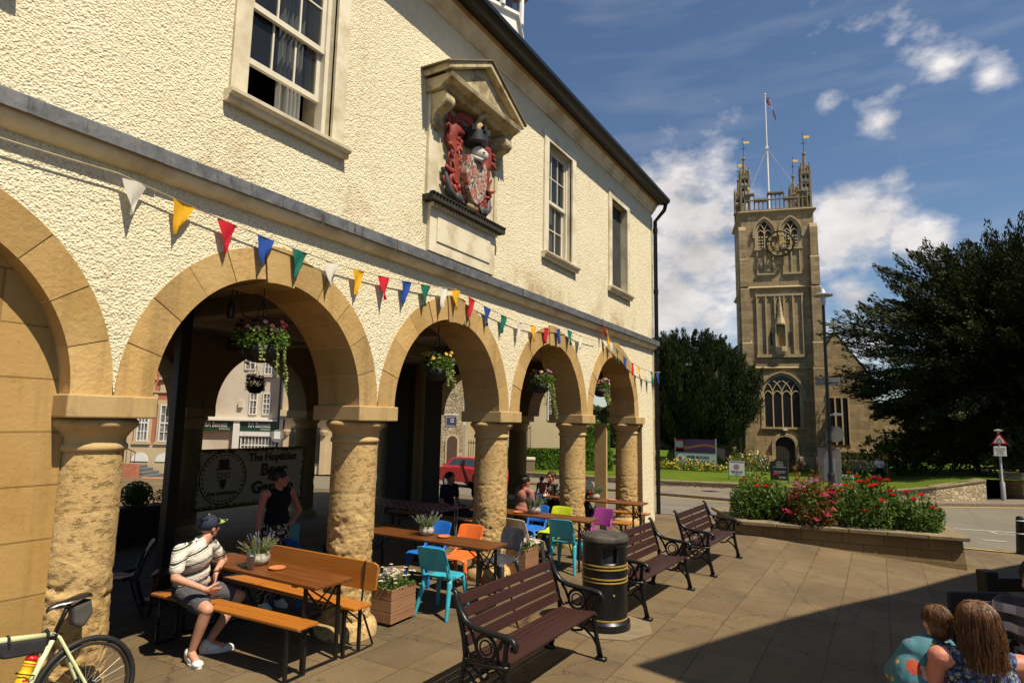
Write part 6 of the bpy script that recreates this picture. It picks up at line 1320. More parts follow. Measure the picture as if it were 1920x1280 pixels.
b = MB(); b.b2(-.02, .02, -.55, .55, .28, .46); b.b2(-.02, .02, -.5, -.46, 0, .3); b.b2(-.02, .02, .46, .5, 0, .3)
for i in range(9): b.box((-.03, -.46+.115*i, .38), (.03, .05, .22), M_=Matrix.Rotation(R((-20, 15, 0, 25, -10)[i % 5]), 3, 'X'))
o = b.build('fretted_sign', 'whitepaint', None, loc=(38.4, 1.75, -.78)); tag(o, 'small low white fretted sign on the lawn right of the lamp post', 'sign')
gb = thing('garden_bench', 'weathered grey timber bench on the lawn under the big yew', 'bench', (44.9, .55, lz(44.9, .5)))
b = MB(); 
for i in range(5): b.b2(-.22+.09*i, -.145+.09*i, -.95, .95, .43, .455)
b.build('seat', 'greywood', gb); b = MB(); b.b2(.24, .28, -.95, .95, .86, .93); b.b2(.22, .26, -.95, .95, .50, .56)
for i in range(17): y = -.88+.11*i; b.b2(.235, .265, y-.03, y+.03, .56, .86)
b.build('backrest', 'greywood', gb)
for y in (-.95, .95):
    b = MB(); b.b2(-.25, -.19, y-.03, y+.03, 0, .64); b.b2(.22, .28, y-.03, y+.03, 0, .93); b.b2(-.3, .25, y-.04, y+.04, .64, .68); b.build('bench_end', 'greywood', gb)
# borders, shrubs and hedges round the churchyard
def border(label, cx, cy, rx, ry, h, seed, cols, n=1500):
    r = random.Random(seed); t = thing('flower_border', label, 'flower border', (cx, cy, lz(cx, cy)-.05)); b = MB(); c = {k: MB() for k in cols}
    for i in range(n):
        a = r.uniform(0, 6.28); q = r.random()**.5; x, y = rx*q*math.cos(a), ry*q*math.sin(a); z = h*r.random()*(1-.4*q)*(1+.9*noise.noise(Vector((x*1.7, y*1.7, seed)))); b.leaf((x, y, z), rnd_dir(r)+Vector((0, 0, .5)), rnd_dir(r)+Vector((0, 0, .8)), .22, .06)
        if r.random() < .16: c[r.choice(cols)].leaf((x-.1, y, z+.12), Vector((-1, -.5, .5)), rnd_dir(r), .11, .11)
    b.build('foliage', 'leaf', t, recalc=False)
    for k in cols: c[k].build('blossom', 'p_'+k, t, recalc=False)
border('long border of green and orange plants at the foot of the notice board', 41.6, 11.0, .7, 2.6, .75, 1, ['gold', 'russet' if False else 'yellow'], 1500)
border('tall clump of yellow daisies and white flowers beside the tower wall', 45.5, 7.8, 1.0, 1.5, 1.5, 2, ['gold', 'gold', 'white'], 1500)
border('low pink and green border between the pavement sign and the church door', 48.5, 5.9, .7, 1.6, .8, 3, ['lilac', 'pink'], 900)
border('green border beside the garden bench under the nave windows', 49, 1.4, .8, 1.5, 1.5, 4, ['yellow', 'white'], 1400)
small_tree('shrub', 'rounded dark shrub beside the garden bench below the yew', (48.5, -1.0, -.9), 1.3, 1.2, 1.1, 'hedge', 90, 26, .10, .18, 31, cat='shrub')
small_tree('shrub', 'small shrub with pale flowers beyond the warning sign post', (44.5, -6.8, -.2), .9, .9, .9, 'leaf', 60, 22, .08, .15, 32, cat='shrub')
small_tree('shrub', 'slender young shrub between the tower and the yew', (49.5, .6, -.9), .5, .9, 1.6, 'leaf', 40, 22, .08, .14, 33, cat='shrub')

# ================================================================ people
def m_skin(name, c):
    t = NT(name); v = t.coord(); t.col(t.mix(t.rng(t.noise(9, 5, .6, v), .3, .7, 0, 1), tuple(x*.9 for x in c), (c[0]*1.08, c[1]*1.02, c[2]*1.0))); t.b.inputs['Roughness'].default_value = .5; t.b.inputs['Subsurface Weight'].default_value = .08; t.b.inputs['Subsurface Radius'].default_value = (.01, .004, .002); t.b.inputs['Specular IOR Level'].default_value = .35; t.bump(t.noise(90, 4), .15, .001); return t.m
MT['skin'] = m_skin('skin', (.56, .29, .19)); MT['skinred'] = m_skin('ruddy_skin', (.50, .20, .13))
def cloth(name, c, var=.1, folds=.5, c2=None, cs=20):
    t = NT(name); v = t.coord(); cc = t.mix(t.rng(t.noise(6, 4), .3, .7, 0, 1), tuple(x*(1-var) for x in c), tuple(x*(1+var) for x in c))
    if c2: cc = t.mix(t.rng(t.noise(cs, 3, .5, v), .52, .56, 0, 1), cc, c2)
    t.col(cc); t.b.inputs['Roughness'].default_value = .9; t.b.inputs['Specular IOR Level'].default_value = .15
    t.bump(t.noise(9, 3, .5, t.coord((1, 1, 1.8))), folds, .03); return t.m
def m_stripes():
    t = NT('white_green_striped_jersey'); v = t.coord(); s = t.node('ShaderNodeSeparateXYZ', {0: v}); w = t.math('ADD', s.outputs[2], t.math('ADD', t.math('MULTIPLY', s.outputs[0], -.30), t.math('MULTIPLY', t.math('SUBTRACT', t.noise(5, 3), .5), .05))); f = t.math('FRACT', t.math('MULTIPLY', w, 9.5))
    k = t.math('MULTIPLY', t.math('GREATER_THAN', f, .50), t.math('LESS_THAN', f, .66)); k2 = t.math('MULTIPLY', t.math('GREATER_THAN', f, .74), t.math('LESS_THAN', f, .79)); k3 = t.math('MULTIPLY', t.math('GREATER_THAN', f, .38), t.math('LESS_THAN', f, .42)); k = t.math('MAXIMUM', k, t.math('MAXIMUM', k2, k3))
    t.col(t.mix(k, (.74, .68, .60), (.035, .05, .035))); t.b.inputs['Roughness'].default_value = .9; t.b.inputs['Specular IOR Level'].default_value = .1; t.bump(t.noise(8, 4, .6, t.coord((1, 1, 2))), .7, .03); return t.m
MT['jersey'] = m_stripes(); MT['shorts'] = cloth('slate_shorts', (.085, .082, .095), .15, .8); MT['blacktop'] = cloth('black_top', (.010, .010, .012), .2, .4)
def m_squiggle():
    t = NT('black_squiggle_trousers'); v = t.coord(); n = t.noise(9, 1, .4, v); k = t.math('LESS_THAN', t.math('ABSOLUTE', t.math('SUBTRACT', t.math('FRACT', t.math('MULTIPLY', n, 7.0)), .5)), .14); t.col(t.mix(k, (.012, .012, .012), (.50, .42, .32))); t.b.inputs['Roughness'].default_value = .9; return t.m
MT['squiggle'] = m_squiggle(); MT['shoe'] = mat('white_trainer', (.76, .74, .70), .5, .05); MT['hairdark'] = mat('dark_hair', (.022, .014, .010), .5, .4, 40, .5, 120, .004); MT['hairbrown'] = mat('brown_hair', (.06, .03, .015), .5, .4, 40, .5, 120, .004)
def m_hair():
    t = NT('auburn_hair'); s = t.noise(7, 5, .6, t.coord((9, 9, .5))); t.col(t.mix(t.rng(s, .35, .65, 0, 1), (.04, .014, .004), (.19, .075, .018))); t.b.inputs['Roughness'].default_value = .42; t.bump(s, .8, .01); return t.m
MT['hairauburn'] = m_hair()
def basis(f, up_=(0, 0, 1)):
    f = Vector(f).normalized(); s = f.cross(Vector(up_)).normalized(); u = s.cross(f); return f, s, u
def rotm(f, s, u): return Matrix((s, f, u)).transposed()     # local x=side y=forward z=up
def head_prims(c, f, k=1.0, up_=(0, 0, 1)):
    f, s, u = basis(f, up_); c = Vector(c); M_ = rotm(f, s, u); P = lambda a, b_, e: c+(s*a+f*b_+u*e)*k
    L = [('e', P(0, -.008, .018), (.074*k, .094*k, .092*k), M_), ('e', P(0, .030, -.045), (.056*k, .060*k, .066*k), M_), ('e', P(0, .060, -.088), (.028*k, .026*k, .022*k), M_), ('c', P(0, .088, .010), P(0, .112, -.028), .010*k, .015*k), ('e', P(0, .074, .035), (.055*k, .024*k, .014*k), M_), ('e', P(0, .088, -.058), (.024*k, .014*k, .012*k), M_)]
    for q in (-1, 1): L.append(('e', P(q*.076, -.012, -.012), (.010*k, .022*k, .033*k), M_)); L.append(('e', P(q*.045, .060, -.025), (.020*k, .022*k, .02*k), M_))
    return L
MT['eye'] = mat('eye_white', (.7, .66, .62), .2); MT['lip'] = mat('lip', (.36, .10, .08), .5)
def face(par, L, c, f, k=1.0, up_=(0, 0, 1)):
    f, s, u = basis(f, up_); c = Vector(c); P = lambda a, b_, e: c+(s*a+f*b_+u*e)*k
    for q in (-1, 1):
        b = MB(); b.mi = 0; b.ell(P(q*.031, .0765, .012), .0105*k, 10, 8); b.mi = 1; b.ell(P(q*.031, .0835, .012), .0062*k, 8, 6); b.build('eye', ['eye', 'hairdark'], par, smooth=True, loc=-L)
    b = MB(); b.tube([P(-.024, .098, -.056), P(0, .103, -.0545), P(.024, .098, -.056)], [.003*k, .006*k, .003*k], 6); b.build('mouth', 'lip', par, smooth=True, loc=-L)
    b = MB()
    for q in (-1, 1): b.tube([P(q*.014, .094, .034), P(q*.033, .094, .040), P(q*.052, .082, .034)], .004*k, 5)
    b.build('eyebrow', 'hairdark', par, loc=-L)
def hand_prims(w, d, n, k=1.0, curl=.35, thumb=1, spread=.1):   # wrist, finger direction, palm normal
    w = Vector(w); d = Vector(d).normalized(); n = Vector(n); n = (n-d*n.dot(d)).normalized(); s = d.cross(n); L = [('c', w-d*.02*k, w+d*.02*k, .024*k, .026*k), ('e', w+d*.055*k, (.040*k, .050*k, .017*k), Matrix((s, d, n)).transposed()), ('e', w+d*.04*k-n*(-.004)*k, (.036*k, .04*k, .018*k), Matrix((s, d, n)).transposed())]
    for i, (o, l) in enumerate(((-.030, .062), (-.010, .074), (.010, .078), (.029, .070))):
        p = w+d*.092*k+s*o*k; dd = (d+s*o*spread*12).normalized(); r_ = .0092*k; ln = l*k; cu = curl*(1.15 if i == 0 else 1.0-.12*i)
        p = p-d*.016*k
        for seg, fr in enumerate((.46, .32, .24)):
            q = p+dd*ln*fr*1.12; L.append(('c', p, q, r_*(1-.08*seg), r_*(.94-.09*seg))); p = q; dd = (dd+n*cu).normalized()
    t0 = w+d*.028*k+s*thumb*.030*k; d1 = (d*.65+s*thumb*.75+n*.25).normalized(); t1 = t0+d1*.042*k; d2 = (d*.9+s*thumb*.3+n*.35).normalized(); t2 = t1+d2*.030*k; t3 = t2+(d*.9+n*.4).normalized()*.022*k
    L += [('c', w+d*.012*k+s*thumb*.012*k, t0, .018*k, .0155*k), ('c', t0, t1, .0145*k, .0115*k), ('c', t1, t2, .0112*k, .0105*k), ('c', t2, t3, .0102*k, .0082*k)]; return L
def ellm(c, r, f): f, s, u = basis(f); return ('e', c, r, rotm(f, s, u))
def shoe(par, L, heel, toe, m='shoe', k=1.0):
    heel, toe = Vector(heel), Vector(toe); d = (toe-heel); d.z = 0; ln = d.length; d.normalize(); s = d.cross(Vector((0, 0, 1))); M_ = rotm(d, s, Vector((0, 0, 1))); z = Vector((0, 0, 1))
    blob('shoe', [('e', heel+d*.05+z*.048, (.038*k, .055*k, .05*k), M_), ('e', heel+d*.13+z*.040, (.043*k, .09*k, .040*k), M_), ('e', heel+d*(ln-.05)+z*.030, (.046*k, .055*k, .030*k), M_), ('c', heel+d*.045+z*.06, heel+d*.055+z*.085, .043*k, .046*k), ('c', heel+d*.085+z*.075, heel+d*.14+z*.058, .034*k, .036*k)], m, par, .007, 3, -L)
    b = MB(); out = []
    for i in range(20):
        a = 2*math.pi*i/20; wv = .040*k*(1.15 if math.cos(a) > 0 else .9); out.append(heel+d*(ln*.5+.005)+d*(ln*.52*math.cos(a))+s*wv*math.sin(a))
    b._add([(p.x, p.y, p.z*0+.002) for p in out]+[(p.x, p.y, .022) for p in out], [tuple(range(19, -1, -1)), tuple(range(20, 40))]+[(i, (i+1) % 20, 20+(i+1) % 20, 20+i) for i in range(20)]); b.build('shoe_sole', 'whitepaint' if m == 'shoe' else m, par, smooth=False, loc=-L)

# --- the man in the cap, astride the end of the bench, looking away over his shoulder
Lm = Vector((3.86, 5.75, 0)); man = thing('person', 'man in navy cap, striped jersey and grey shorts sitting astride the orange bench', 'person', Lm)
hc, hf = Vector((3.93, 5.83, 1.185)), Vector((.88, .10, .06)); hup = (-.05, 0, 1)
shR, elR, wrR = Vector((3.615, 5.78, 1.0)), Vector((3.535, 5.70, .785)), Vector((3.74, 5.53, .665))
shL, elL, wrL = Vector((3.985, 5.88, 1.0)), Vector((4.165, 5.90, .815)), Vector((3.965, 5.71, .765))
hipR, knR, anR = Vector((3.78, 5.90, .575)), Vector((3.735, 5.48, .495)), Vector((3.705, 5.62, .095))
hipL, knL, anL = Vector((3.95, 5.92, .575)), Vector((4.235, 5.70, .47)), Vector((3.945, 5.73, .095))
MC = [ellm(Vector((3.855, 5.93, .60)), (.175, .125, .12), (0, -1, 0)), ellm(Vector((3.83, 5.89, .76)), (.155, .115, .15), (0, -1, 0)), ellm(Vector((3.80, 5.83, .915)), (.165, .115, .14), (.1, -1, 0)), ('c', shR, shL, .062, .062), ('c', Vector((3.83, 5.83, .99)), hc+Vector((-.02, -.01, -.085)), .066, .054),
      ('c', shR, elR, .052, .041), ('c', elR, wrR, .041, .026), ('c', shL, elL, .050, .040), ('c', elL, wrL, .040, .026),
      ('c', hipR, knR, .088, .060), ('c', knR, knR.lerp(anR, .35), .056, .054), ('c', knR.lerp(anR, .35), anR, .054, .034), ('c', anR, Vector((3.685, 5.52, .05)), .036, .034),
      ('c', hipL, knL, .088, .060), ('c', knL, knL.lerp(anL, .35), .056, .054), ('c', knL.lerp(anL, .35), anL, .054, .034), ('c', anL, Vector((4.05, 5.66, .05)), .036, .034)]
MC += head_prims(hc, hf, 1.0, hup) + hand_prims(wrR, (.85, -.12, -.25), (-.1, .75, .6), 1.0, .85, 1) + hand_prims(wrL, (-.28, -.16, -.95), (-.75, .3, .2), 1.0, .28, 1)
blob('body', MC, 'skin', man, .0055, 5, -Lm)
blob('jersey', [ellm(Vector((3.85, 5.925, .655)), (.182, .132, .10), (0, -1, 0)), ellm(Vector((3.83, 5.89, .76)), (.172, .130, .155), (0, -1, 0)), ellm(Vector((3.80, 5.83, .915)), (.180, .130, .145), (.1, -1, 0)), ('c', shR, shL, .074, .074), ('c', shR, shR.lerp(elR, .66), .074, .068), ('c', shL, shL.lerp(elL, .62), .073, .066), ('c', Vector((3.83, 5.83, 1.0)), Vector((3.85, 5.83, 1.045)), .080, .070)], 'jersey', man, .010, 5, -Lm)
blob('shorts', [ellm(Vector((3.855, 5.93, .59)), (.192, .145, .112), (0, -1, 0)), ('c', hipR, hipR.lerp(knR, .72), .110, .092), ('c', hipL, hipL.lerp(knL, .70), .110, .092)], 'shorts', man, .010, 5, -Lm)
shoe(man, Lm, (3.725, 5.71, 0), (3.675, 5.43, 0), k=1.1); shoe(man, Lm, (3.885, 5.765, 0), (4.14, 5.61, 0), k=1.1)
f, s, u = basis(hf, hup); CM = rotm(f, s, u)
b = MB(); b.ell(hc+u*.035-f*.006, (.094, .112, .085), 22, 14, CM); o = b.build('cap', mat('navy_cap', (.014, .02, .042), .85, .15, 9, .4, 60, .003), man, smooth=True, loc=-Lm)
b = MB(); K = 12; vs = []
for j in range(4):
    for i in range(K+1): a = math.pi*(i/K-.5); r_ = .090+.105*j/3*max(0, math.cos(a))**.5; vs.append(hc+u*(.045-.012*j/3-.012*(math.sin(a)**2))+f*(.02+r_*math.cos(a))+s*(.085*math.sin(a)))
b._add(vs, [(j*(K+1)+i, j*(K+1)+i+1, (j+1)*(K+1)+i+1, (j+1)*(K+1)+i) for j in range(3) for i in range(K)]); o = b.build('cap_peak', mat('lime_cap_peak', (.32, .40, .10), .8, .1), man, smooth=True, loc=-Lm, recalc=False); md = o.modifiers.new('thick', 'SOLIDIFY'); md.thickness = .006
b = MB(); b.ell(hc+u*.122-f*.006, .008, 8, 6); b.build('cap_button', 'creamdirty', man, loc=-Lm)
b = MB(); b.ell(hc+u*.055+f*.085+s*.02, (.035, .02, .022), 10, 8, CM); b.build('cap_badge', 'pot', man, smooth=True, loc=-Lm)
face(man, Lm, hc, hf, 1.0, hup)
b = MB(); b.tube([wrL+Vector((.004, .004, .012))+Vector((.030*math.cos(a*.5236), .030*math.sin(a*.5236), .012*math.cos(a*.5236))) for a in range(12)], .007, 6, closed=True); b.build('wristband', 'blackmatt', man, loc=-Lm)

def strands(par, L, c, f, k, m, style, key):      # loose locks combed over the cap of hair
    r = random.Random(len(key)); f, s, u = basis(f); b = MB()
    for i in range(420 if style == 'long' else 160):
        a = r.uniform(-2.6, 2.6)+math.pi; top = c+u*.125*k-f*.02*k+s*r.gauss(0, .02)*k; dr = (f*math.cos(a)+s*math.sin(a)); pts = [top]
        for q in range(1, 7):
            th = q/6*(1.75 if style != 'long' else 1.6)+r.gauss(0, .05); pts.append(c+u*(.034+.094*math.cos(th))*k-f*.018*k+(f*math.cos(a)*.104+s*math.sin(a)*.092)*math.sin(th)*k+dr*r.uniform(0, .006)*k)
        if style == 'long' and math.cos(a) < .35:
            e = pts[-1]; ln = r.uniform(.18, .30)*k
            for q in range(1, 6): pts.append(e-u*ln*q/5-f*.028*k*q/5+dr*.012*k*math.sin(q*.9+i)+s*r.gauss(0, .004))
        b.tube(pts, [.0024*k*(1-.5*j/len(pts)) for j in range(len(pts))], 4, cap=False, flat=.6)
    b.build('hair_lock', m, par, smooth=True, loc=-L, recalc=False)
# --- generic figures -------------------------------------------------------------
def figure(label, loc, ang, pose, top, legs, hair, scale=1.0, headturn=0, hairstyle='short', bare=True, arms=None, skin='skin', vox=.012, topname='top', legname='trousers', group=None, shoe_m='blackmatt'):
    L = Vector(loc); t = thing('person', label, 'person', L, 0, group); ca, sa = math.cos(ang), math.sin(ang); k = scale
    G = lambda a, b_, z: L+Vector((-sa*a+ca*b_, ca*a+sa*b_, z))*1.0 if False else L+Vector((ca*b_+sa*a, sa*b_-ca*a, z))      # a to the figure's right, b forward
    Q = lambda a, b_, z: G(a*k, b_*k, z*k)
    sit = pose == 'sit'; hz = .50 if sit else .92; fdir = Vector((ca, sa, 0)); hd = Vector((math.cos(ang+headturn), math.sin(ang+headturn), 0)); lean = .06 if sit else .0
    Z = lambda z: z+(hz-.92)
    hcz = Q(0, lean+.02, Z(1.56)); sh = [Q(q*.185, lean, Z(1.38)) for q in (-1, 1)]; hip = [Q(q*.09, 0, hz) for q in (-1, 1)]
    if sit: kn = [Q(q*.12, .44, hz+.02) for q in (-1, 1)]; an = [Q(q*.12, .40, .09) for q in (-1, 1)]
    else: kn = [Q(q*.10, .02, .50) for q in (-1, 1)]; an = [Q(q*.11, -.02, .08) for q in (-1, 1)]
    A = arms or [('hang',), ('hang',)]; pr = []; slv = []
    for i, q in enumerate((-1, 1)):
        a = A[i]
        if a[0] == 'hang': el, wr, d = Q(q*.235, lean-.02, Z(1.10)), Q(q*.25, lean+.02, Z(.86)), Vector((0, 0, -1))+fdir*.1
        elif a[0] == 'hip': el, wr, d = Q(q*.36, lean-.06, Z(1.13)), Q(q*.20, lean+.04, Z(1.0)), (Q(0, .1, 0)-Q(q*.2, 0, .04))
        elif a[0] == 'lap': el, wr, d = Q(q*.24, lean+.02, Z(1.10)), Q(q*.14, .26, Z(1.03)), fdir+Vector((0, 0, -.1))
        else: el, wr, d = Q(*a[1]), Q(*a[2]), Vector(a[3])
        pr += [('c', sh[i], el, .048*k, .038*k), ('c', el, wr, .038*k, .025*k)]+hand_prims(wr, d, fdir*.3+(Q(-q, 0, 0)-Q(0, 0, 0)), k, .35, 1 if q < 0 else -1); slv.append((sh[i], el))
    body = [ellm(Q(0, 0, hz+.02), (.165*k, .115*k, .12*k), fdir), ellm(Q(0, lean*.4, Z(1.10)), (.145*k, .10*k, .15*k), fdir), ellm(Q(0, lean*.8, Z(1.28)), (.165*k, .11*k, .14*k), fdir), ('c', sh[0], sh[1], .058*k, .058*k), ('c', Q(0, lean, Z(1.38)), Q(0, lean+.01, Z(1.50)), .055*k, .048*k)]+pr+head_prims(hcz, hd, k)
    for i in (0, 1): body += [('c', hip[i], kn[i], .085*k, .058*k), ('c', kn[i], an[i], .055*k, .034*k)]
    blob('body', body, skin, t, vox*.55, 4, -L)
    tp = [ellm(Q(0, 0, hz+.13), (.168*k, .122*k, .10*k), fdir), ellm(Q(0, lean*.4, Z(1.10)), (.160*k, .115*k, .16*k), fdir), ellm(Q(0, lean*.8, Z(1.28)), (.178*k, .124*k, .145*k), fdir)]
    if bare: tp += [('c', Q(-.13, lean, Z(1.385)), Q(.13, lean, Z(1.385)), .060*k, .060*k)]
    else: tp += [('c', sh[0], sh[1], .068*k, .068*k)]+[('c', a_, a_.lerp(e_, .6), .066*k, .058*k) for a_, e_ in slv]
    blob(topname, tp, top, t, vox, 4, -L)
    lg = [ellm(Q(0, 0, hz+.02), (.18*k, .128*k, .12*k), fdir)]
    for i in (0, 1): lg += [('c', hip[i], kn[i], .105*k, .085*k), ('c', kn[i], kn[i].lerp(an[i], .86), .085*k, .080*k)]
    blob(legname, lg, legs, t, vox, 4, -L)
    for i in (0, 1): h_ = an[i]-fdir*.06*k; shoe(t, L, (h_.x, h_.y, L.z), ((an[i]+fdir*.17*k).x, (an[i]+fdir*.17*k).y, L.z), shoe_m, k)
    hf_, hs_, hu_ = basis(hd); HM = rotm(hf_, hs_, hu_)
    hp = [('e', hcz+hu_*.034*k-hf_*.020*k, (.086*k, .098*k, .090*k), HM)]
    if hairstyle == 'bun': hp += [('e', hcz-hf_*.11*k+hu_*.02*k, (.04*k, .045*k, .045*k), HM)]
    if hairstyle == 'long': hp += [('e', hcz-hf_*.05*k-hu_*.06*k, (.095*k, .075*k, .15*k), HM), ('e', hcz-hf_*.075*k-hu_*.17*k, (.10*k, .05*k, .13*k), HM)]
    blob('hair', hp, hair, t, .008, 3, -L); strands(t, L, hcz, hd, k, hair, hairstyle, label); face(t, L, hcz, hd, k); return t, hcz
wt, _ = figure('woman in black sleeveless top and patterned trousers, standing with a hand on her hip', (5.22, 6.42, 0), R(-95), 'stand', 'blacktop', 'squiggle', 'hairdark', .985, R(62), 'bun', True, [('hip',), ('hang',)], 'skinred', shoe_m='shoe')
IG = None
MT['pinktop'] = cloth('pink_top', (.42, .17, .13)); MT['navytop'] = cloth('navy_top', (.02, .022, .04)); MT['leaftop'] = cloth('leafy_print_top', (.03, .03, .028), .2, .3, (.22, .20, .15), 18); MT['jeans'] = cloth('dark_jeans', (.02, .025, .04)); MT['white_top'] = cloth('white_shirt', (.78, .76, .74), .05, .3)
figure('person in dark clothes seated in shade at the long red checked table', (10.25, 7.55, -.02), R(-95), 'sit', 'navytop', 'jeans', 'hairdark', 1.0, 0, 'short', False, [('lap',), ('lap',)], 'skinred')
figure('person raising one arm, dark against the red car beyond the arcade', (10.55, 6.95, -.02), R(150), 'sit', 'blacktop', 'jeans', 'hairdark', 1.0, 0, 'short', False, [('lap',), ('arm', (.22, .18, 1.06), (.20, .30, 1.34), (0, 0, 1))], 'skinred')
figure('woman in a pink top seated in shade, partly hidden by the third column', (10.5, 5.95, -.02), R(-20), 'sit', 'pinktop', 'jeans', 'hairdark', 1.0, 0, 'short', False, [('lap',), ('lap',)], 'skinred')
figure('woman in a leaf print top holding a baby at the green table in the arcade', (11.85, 5.95, -.02), R(165), 'sit', 'leaftop', 'jeans', 'hairbrown', 1.0, 0, 'bun', False, [('arm', (-.22, .16, .72), (-.06, .28, .76), (1, 0, .2)), ('arm', (.24, .14, .72), (.08, .30, .74), (-1, 0, .2))], 'skinred')
figure('baby on the lap of the woman in the leaf print top', (11.50, 6.03, .54), R(170), 'sit', 'pinktop', 'white_top', 'hairbrown', .48, 0, 'short', False, [('lap',), ('lap',)], 'skinred', .008)
figure('man in a white shirt and dark shorts resting on the garden bench under the yew', (44.85, .02, lz(44.9, 0)), R(180), 'sit', 'white_top', 'blacktop', 'hairdark', 1.0, 0, 'short', False, [('lap',), ('lap',)], 'skinred', .02)
# --- the three in the shaded foreground
fl_t = NT('navy_floral_cloth'); fv = fl_t.coord(); fn_ = fl_t.noise(34, 4, .7, fv); fl_t.col(fl_t.mix(fl_t.rng(fl_t.noise(48, 3, .6, fl_t.coord(loc=(3, 1, 2))), .56, .64, 0, 1), fl_t.mix(fl_t.rng(fn_, .48, .56, 0, 1), (.008, .014, .04), (.06, .11, .26)), (.36, .36, .20))); fl_t.b.inputs['Roughness'].default_value = .9; fl_t.bump(fl_t.noise(9, 3), .4, .02); MT['floral'] = fl_t.m
figure('auburn haired woman in a navy floral sleeveless top, her back to us', (3.74, -.36, 0), R(12), 'stand', 'floral', 'jeans', 'hairauburn', .885, R(8), 'long', True, [('arm', (-.24, .06, 1.12), (-.16, .20, .98), (.5, .5, .2)), ('hang',)], 'skinred')
ch_t = NT('pale_blue_patterned_cloth'); cv = ch_t.coord(); d1 = ch_t.voro(9, cv); d2 = ch_t.voro(19, ch_t.coord(loc=(2, 5, 1))); d3 = ch_t.voro(30, ch_t.coord(loc=(7, 1, 3))); k = ch_t.mix(ch_t.rng(d1, .30, .33, 1, 0), (.055, .165, .20), (.34, .05, .015)); k = ch_t.mix(ch_t.rng(d2, .20, .23, 1, 0), k, (.55, .30, .03)); k = ch_t.mix(ch_t.rng(d3, .16, .19, 1, 0), k, (.25, .02, .10)); ch_t.col(k); ch_t.b.inputs['Roughness'].default_value = .9; ch_t.bump(ch_t.noise(12, 3), .4, .02); MT['childcloth'] = ch_t.m
Lc = Vector((3.80, -.12, 0)); kid = thing('person', 'small child in a pale blue patterned top, carried by the auburn haired woman', 'person', Lc)
hcc = Vector((3.865, -.205, 1.335)); kf = Vector((.85, .35, -.1)); kk = .70
kb = [ellm(Vector((3.78, -.10, 1.08)), (.105, .10, .12), (.5, .8, 0)), ellm(Vector((3.83, -.16, 1.19)), (.105, .08, .09), (.5, .8, 0)), ('c', Vector((3.84, -.18, 1.22)), hcc-Vector((0, 0, .05)), .036, .034), ('c', Vector((3.78, -.09, 1.22)), Vector((3.80, .0, 1.08)), .034, .026), ('c', Vector((3.80, .0, 1.08)), Vector((3.90, -.02, 1.0)), .026, .020), ('c', Vector((3.90, -.24, 1.22)), Vector((4.0, -.18, 1.12)), .034, .024), ('c', Vector((4.0, -.18, 1.12)), Vector((4.08, -.12, 1.12)), .024, .018), ('c', Vector((3.74, -.06, 1.0)), Vector((3.90, .02, .86)), .055, .042), ('c', Vector((3.90, .02, .86)), Vector((3.84, .03, .66)), .04, .028), ('c', Vector((3.82, -.16, 1.0)), Vector((3.96, -.16, .88)), .055, .042), ('c', Vector((3.96, -.16, .88)), Vector((3.92, -.14, .68)), .04, .028)]
kb += head_prims(hcc, kf, kk)+hand_prims(Vector((3.90, -.02, 1.0)), (1, -.3, -.3), (0, -1, 0), .55, .4, 1)+hand_prims(Vector((4.08, -.12, 1.12)), (1, .3, 0), (0, 0, -1), .55, .4, -1)
blob('body', kb, 'skin', kid, .006, 4, -Lc)
blob('top', [ellm(Vector((3.765, -.085, 1.06)), (.105, .098, .14), (.5, .8, 0)), ellm(Vector((3.83, -.16, 1.19)), (.120, .094, .092), (.5, .8, 0)), ('c', Vector((3.78, -.09, 1.215)), Vector((3.80, .0, 1.08)), .048, .036), ('c', Vector((3.80, .0, 1.08)), Vector((3.88, -.015, 1.015)), .036, .030), ('c', Vector((3.90, -.24, 1.215)), Vector((4.0, -.18, 1.12)), .046, .034)], 'childcloth', kid, .008, 4, -Lc)
strands(kid, Lc, hcc, kf, kk*.98, 'hairauburn', 'short', 'kid'); f, s, u = basis(kf); HM = rotm(f, s, u); blob('hair', [('e', hcc+u*.022-f*.014, (.062, .070, .067), HM), ('e', hcc-f*.035-u*.03, (.052, .038, .05), HM)], 'hairauburn', kid, .006, 3, -Lc); face(kid, Lc, hcc, kf, kk)
pl_t = NT('plaid_shirt'); pv = pl_t.coord(); ps = pl_t.node('ShaderNodeSeparateXYZ', {0: pv}); fz = pl_t.math('FRACT', pl_t.math('MULTIPLY', ps.outputs[2], 8.0)); fy = pl_t.math('FRACT', pl_t.math('MULTIPLY', ps.outputs[1], 9.0)); pl_t.col(pl_t.mix(pl_t.math('MULTIPLY', pl_t.math('GREATER_THAN', fy, .6), .5), pl_t.mix(pl_t.math('GREATER_THAN', fz, .5), (.46, .42, .45), (.025, .025, .03)), (.05, .045, .06))); pl_t.b.inputs['Roughness'].default_value = .9; MT['plaid'] = pl_t.m
figure('man in a grey plaid shirt sitting by the guard rail', (5.80, -.97, -.14), R(150), 'sit', 'plaid', 'jeans', 'hairdark', 1.22, 0, 'short', False, [('lap',), ('lap',)], 'skinred')
db = thing('dark_bench', 'dark seat back in the shade just beyond the auburn haired woman', 'bench', (6.45, -.64, gz(6.45, -.64)), R(-60))
b = MB(); b.b2(-.25, .25, -.02, .02, .76, .98); b.build('backrest', 'blackmatt', db, bevel=.012); b = MB(); b.b2(-.25, .25, -.02, .40, .42, .45); b.build('seat', 'blackmatt', db, bevel=.01)
for x in (-.22, .22):
    b = MB(); b.b2(x-.02, x+.02, -.018, .018, 0, .80); b.build('leg', 'black', db); b = MB(); b.b2(x-.02, x+.02, .35, .39, 0, .42); b.build('leg', 'black', db)
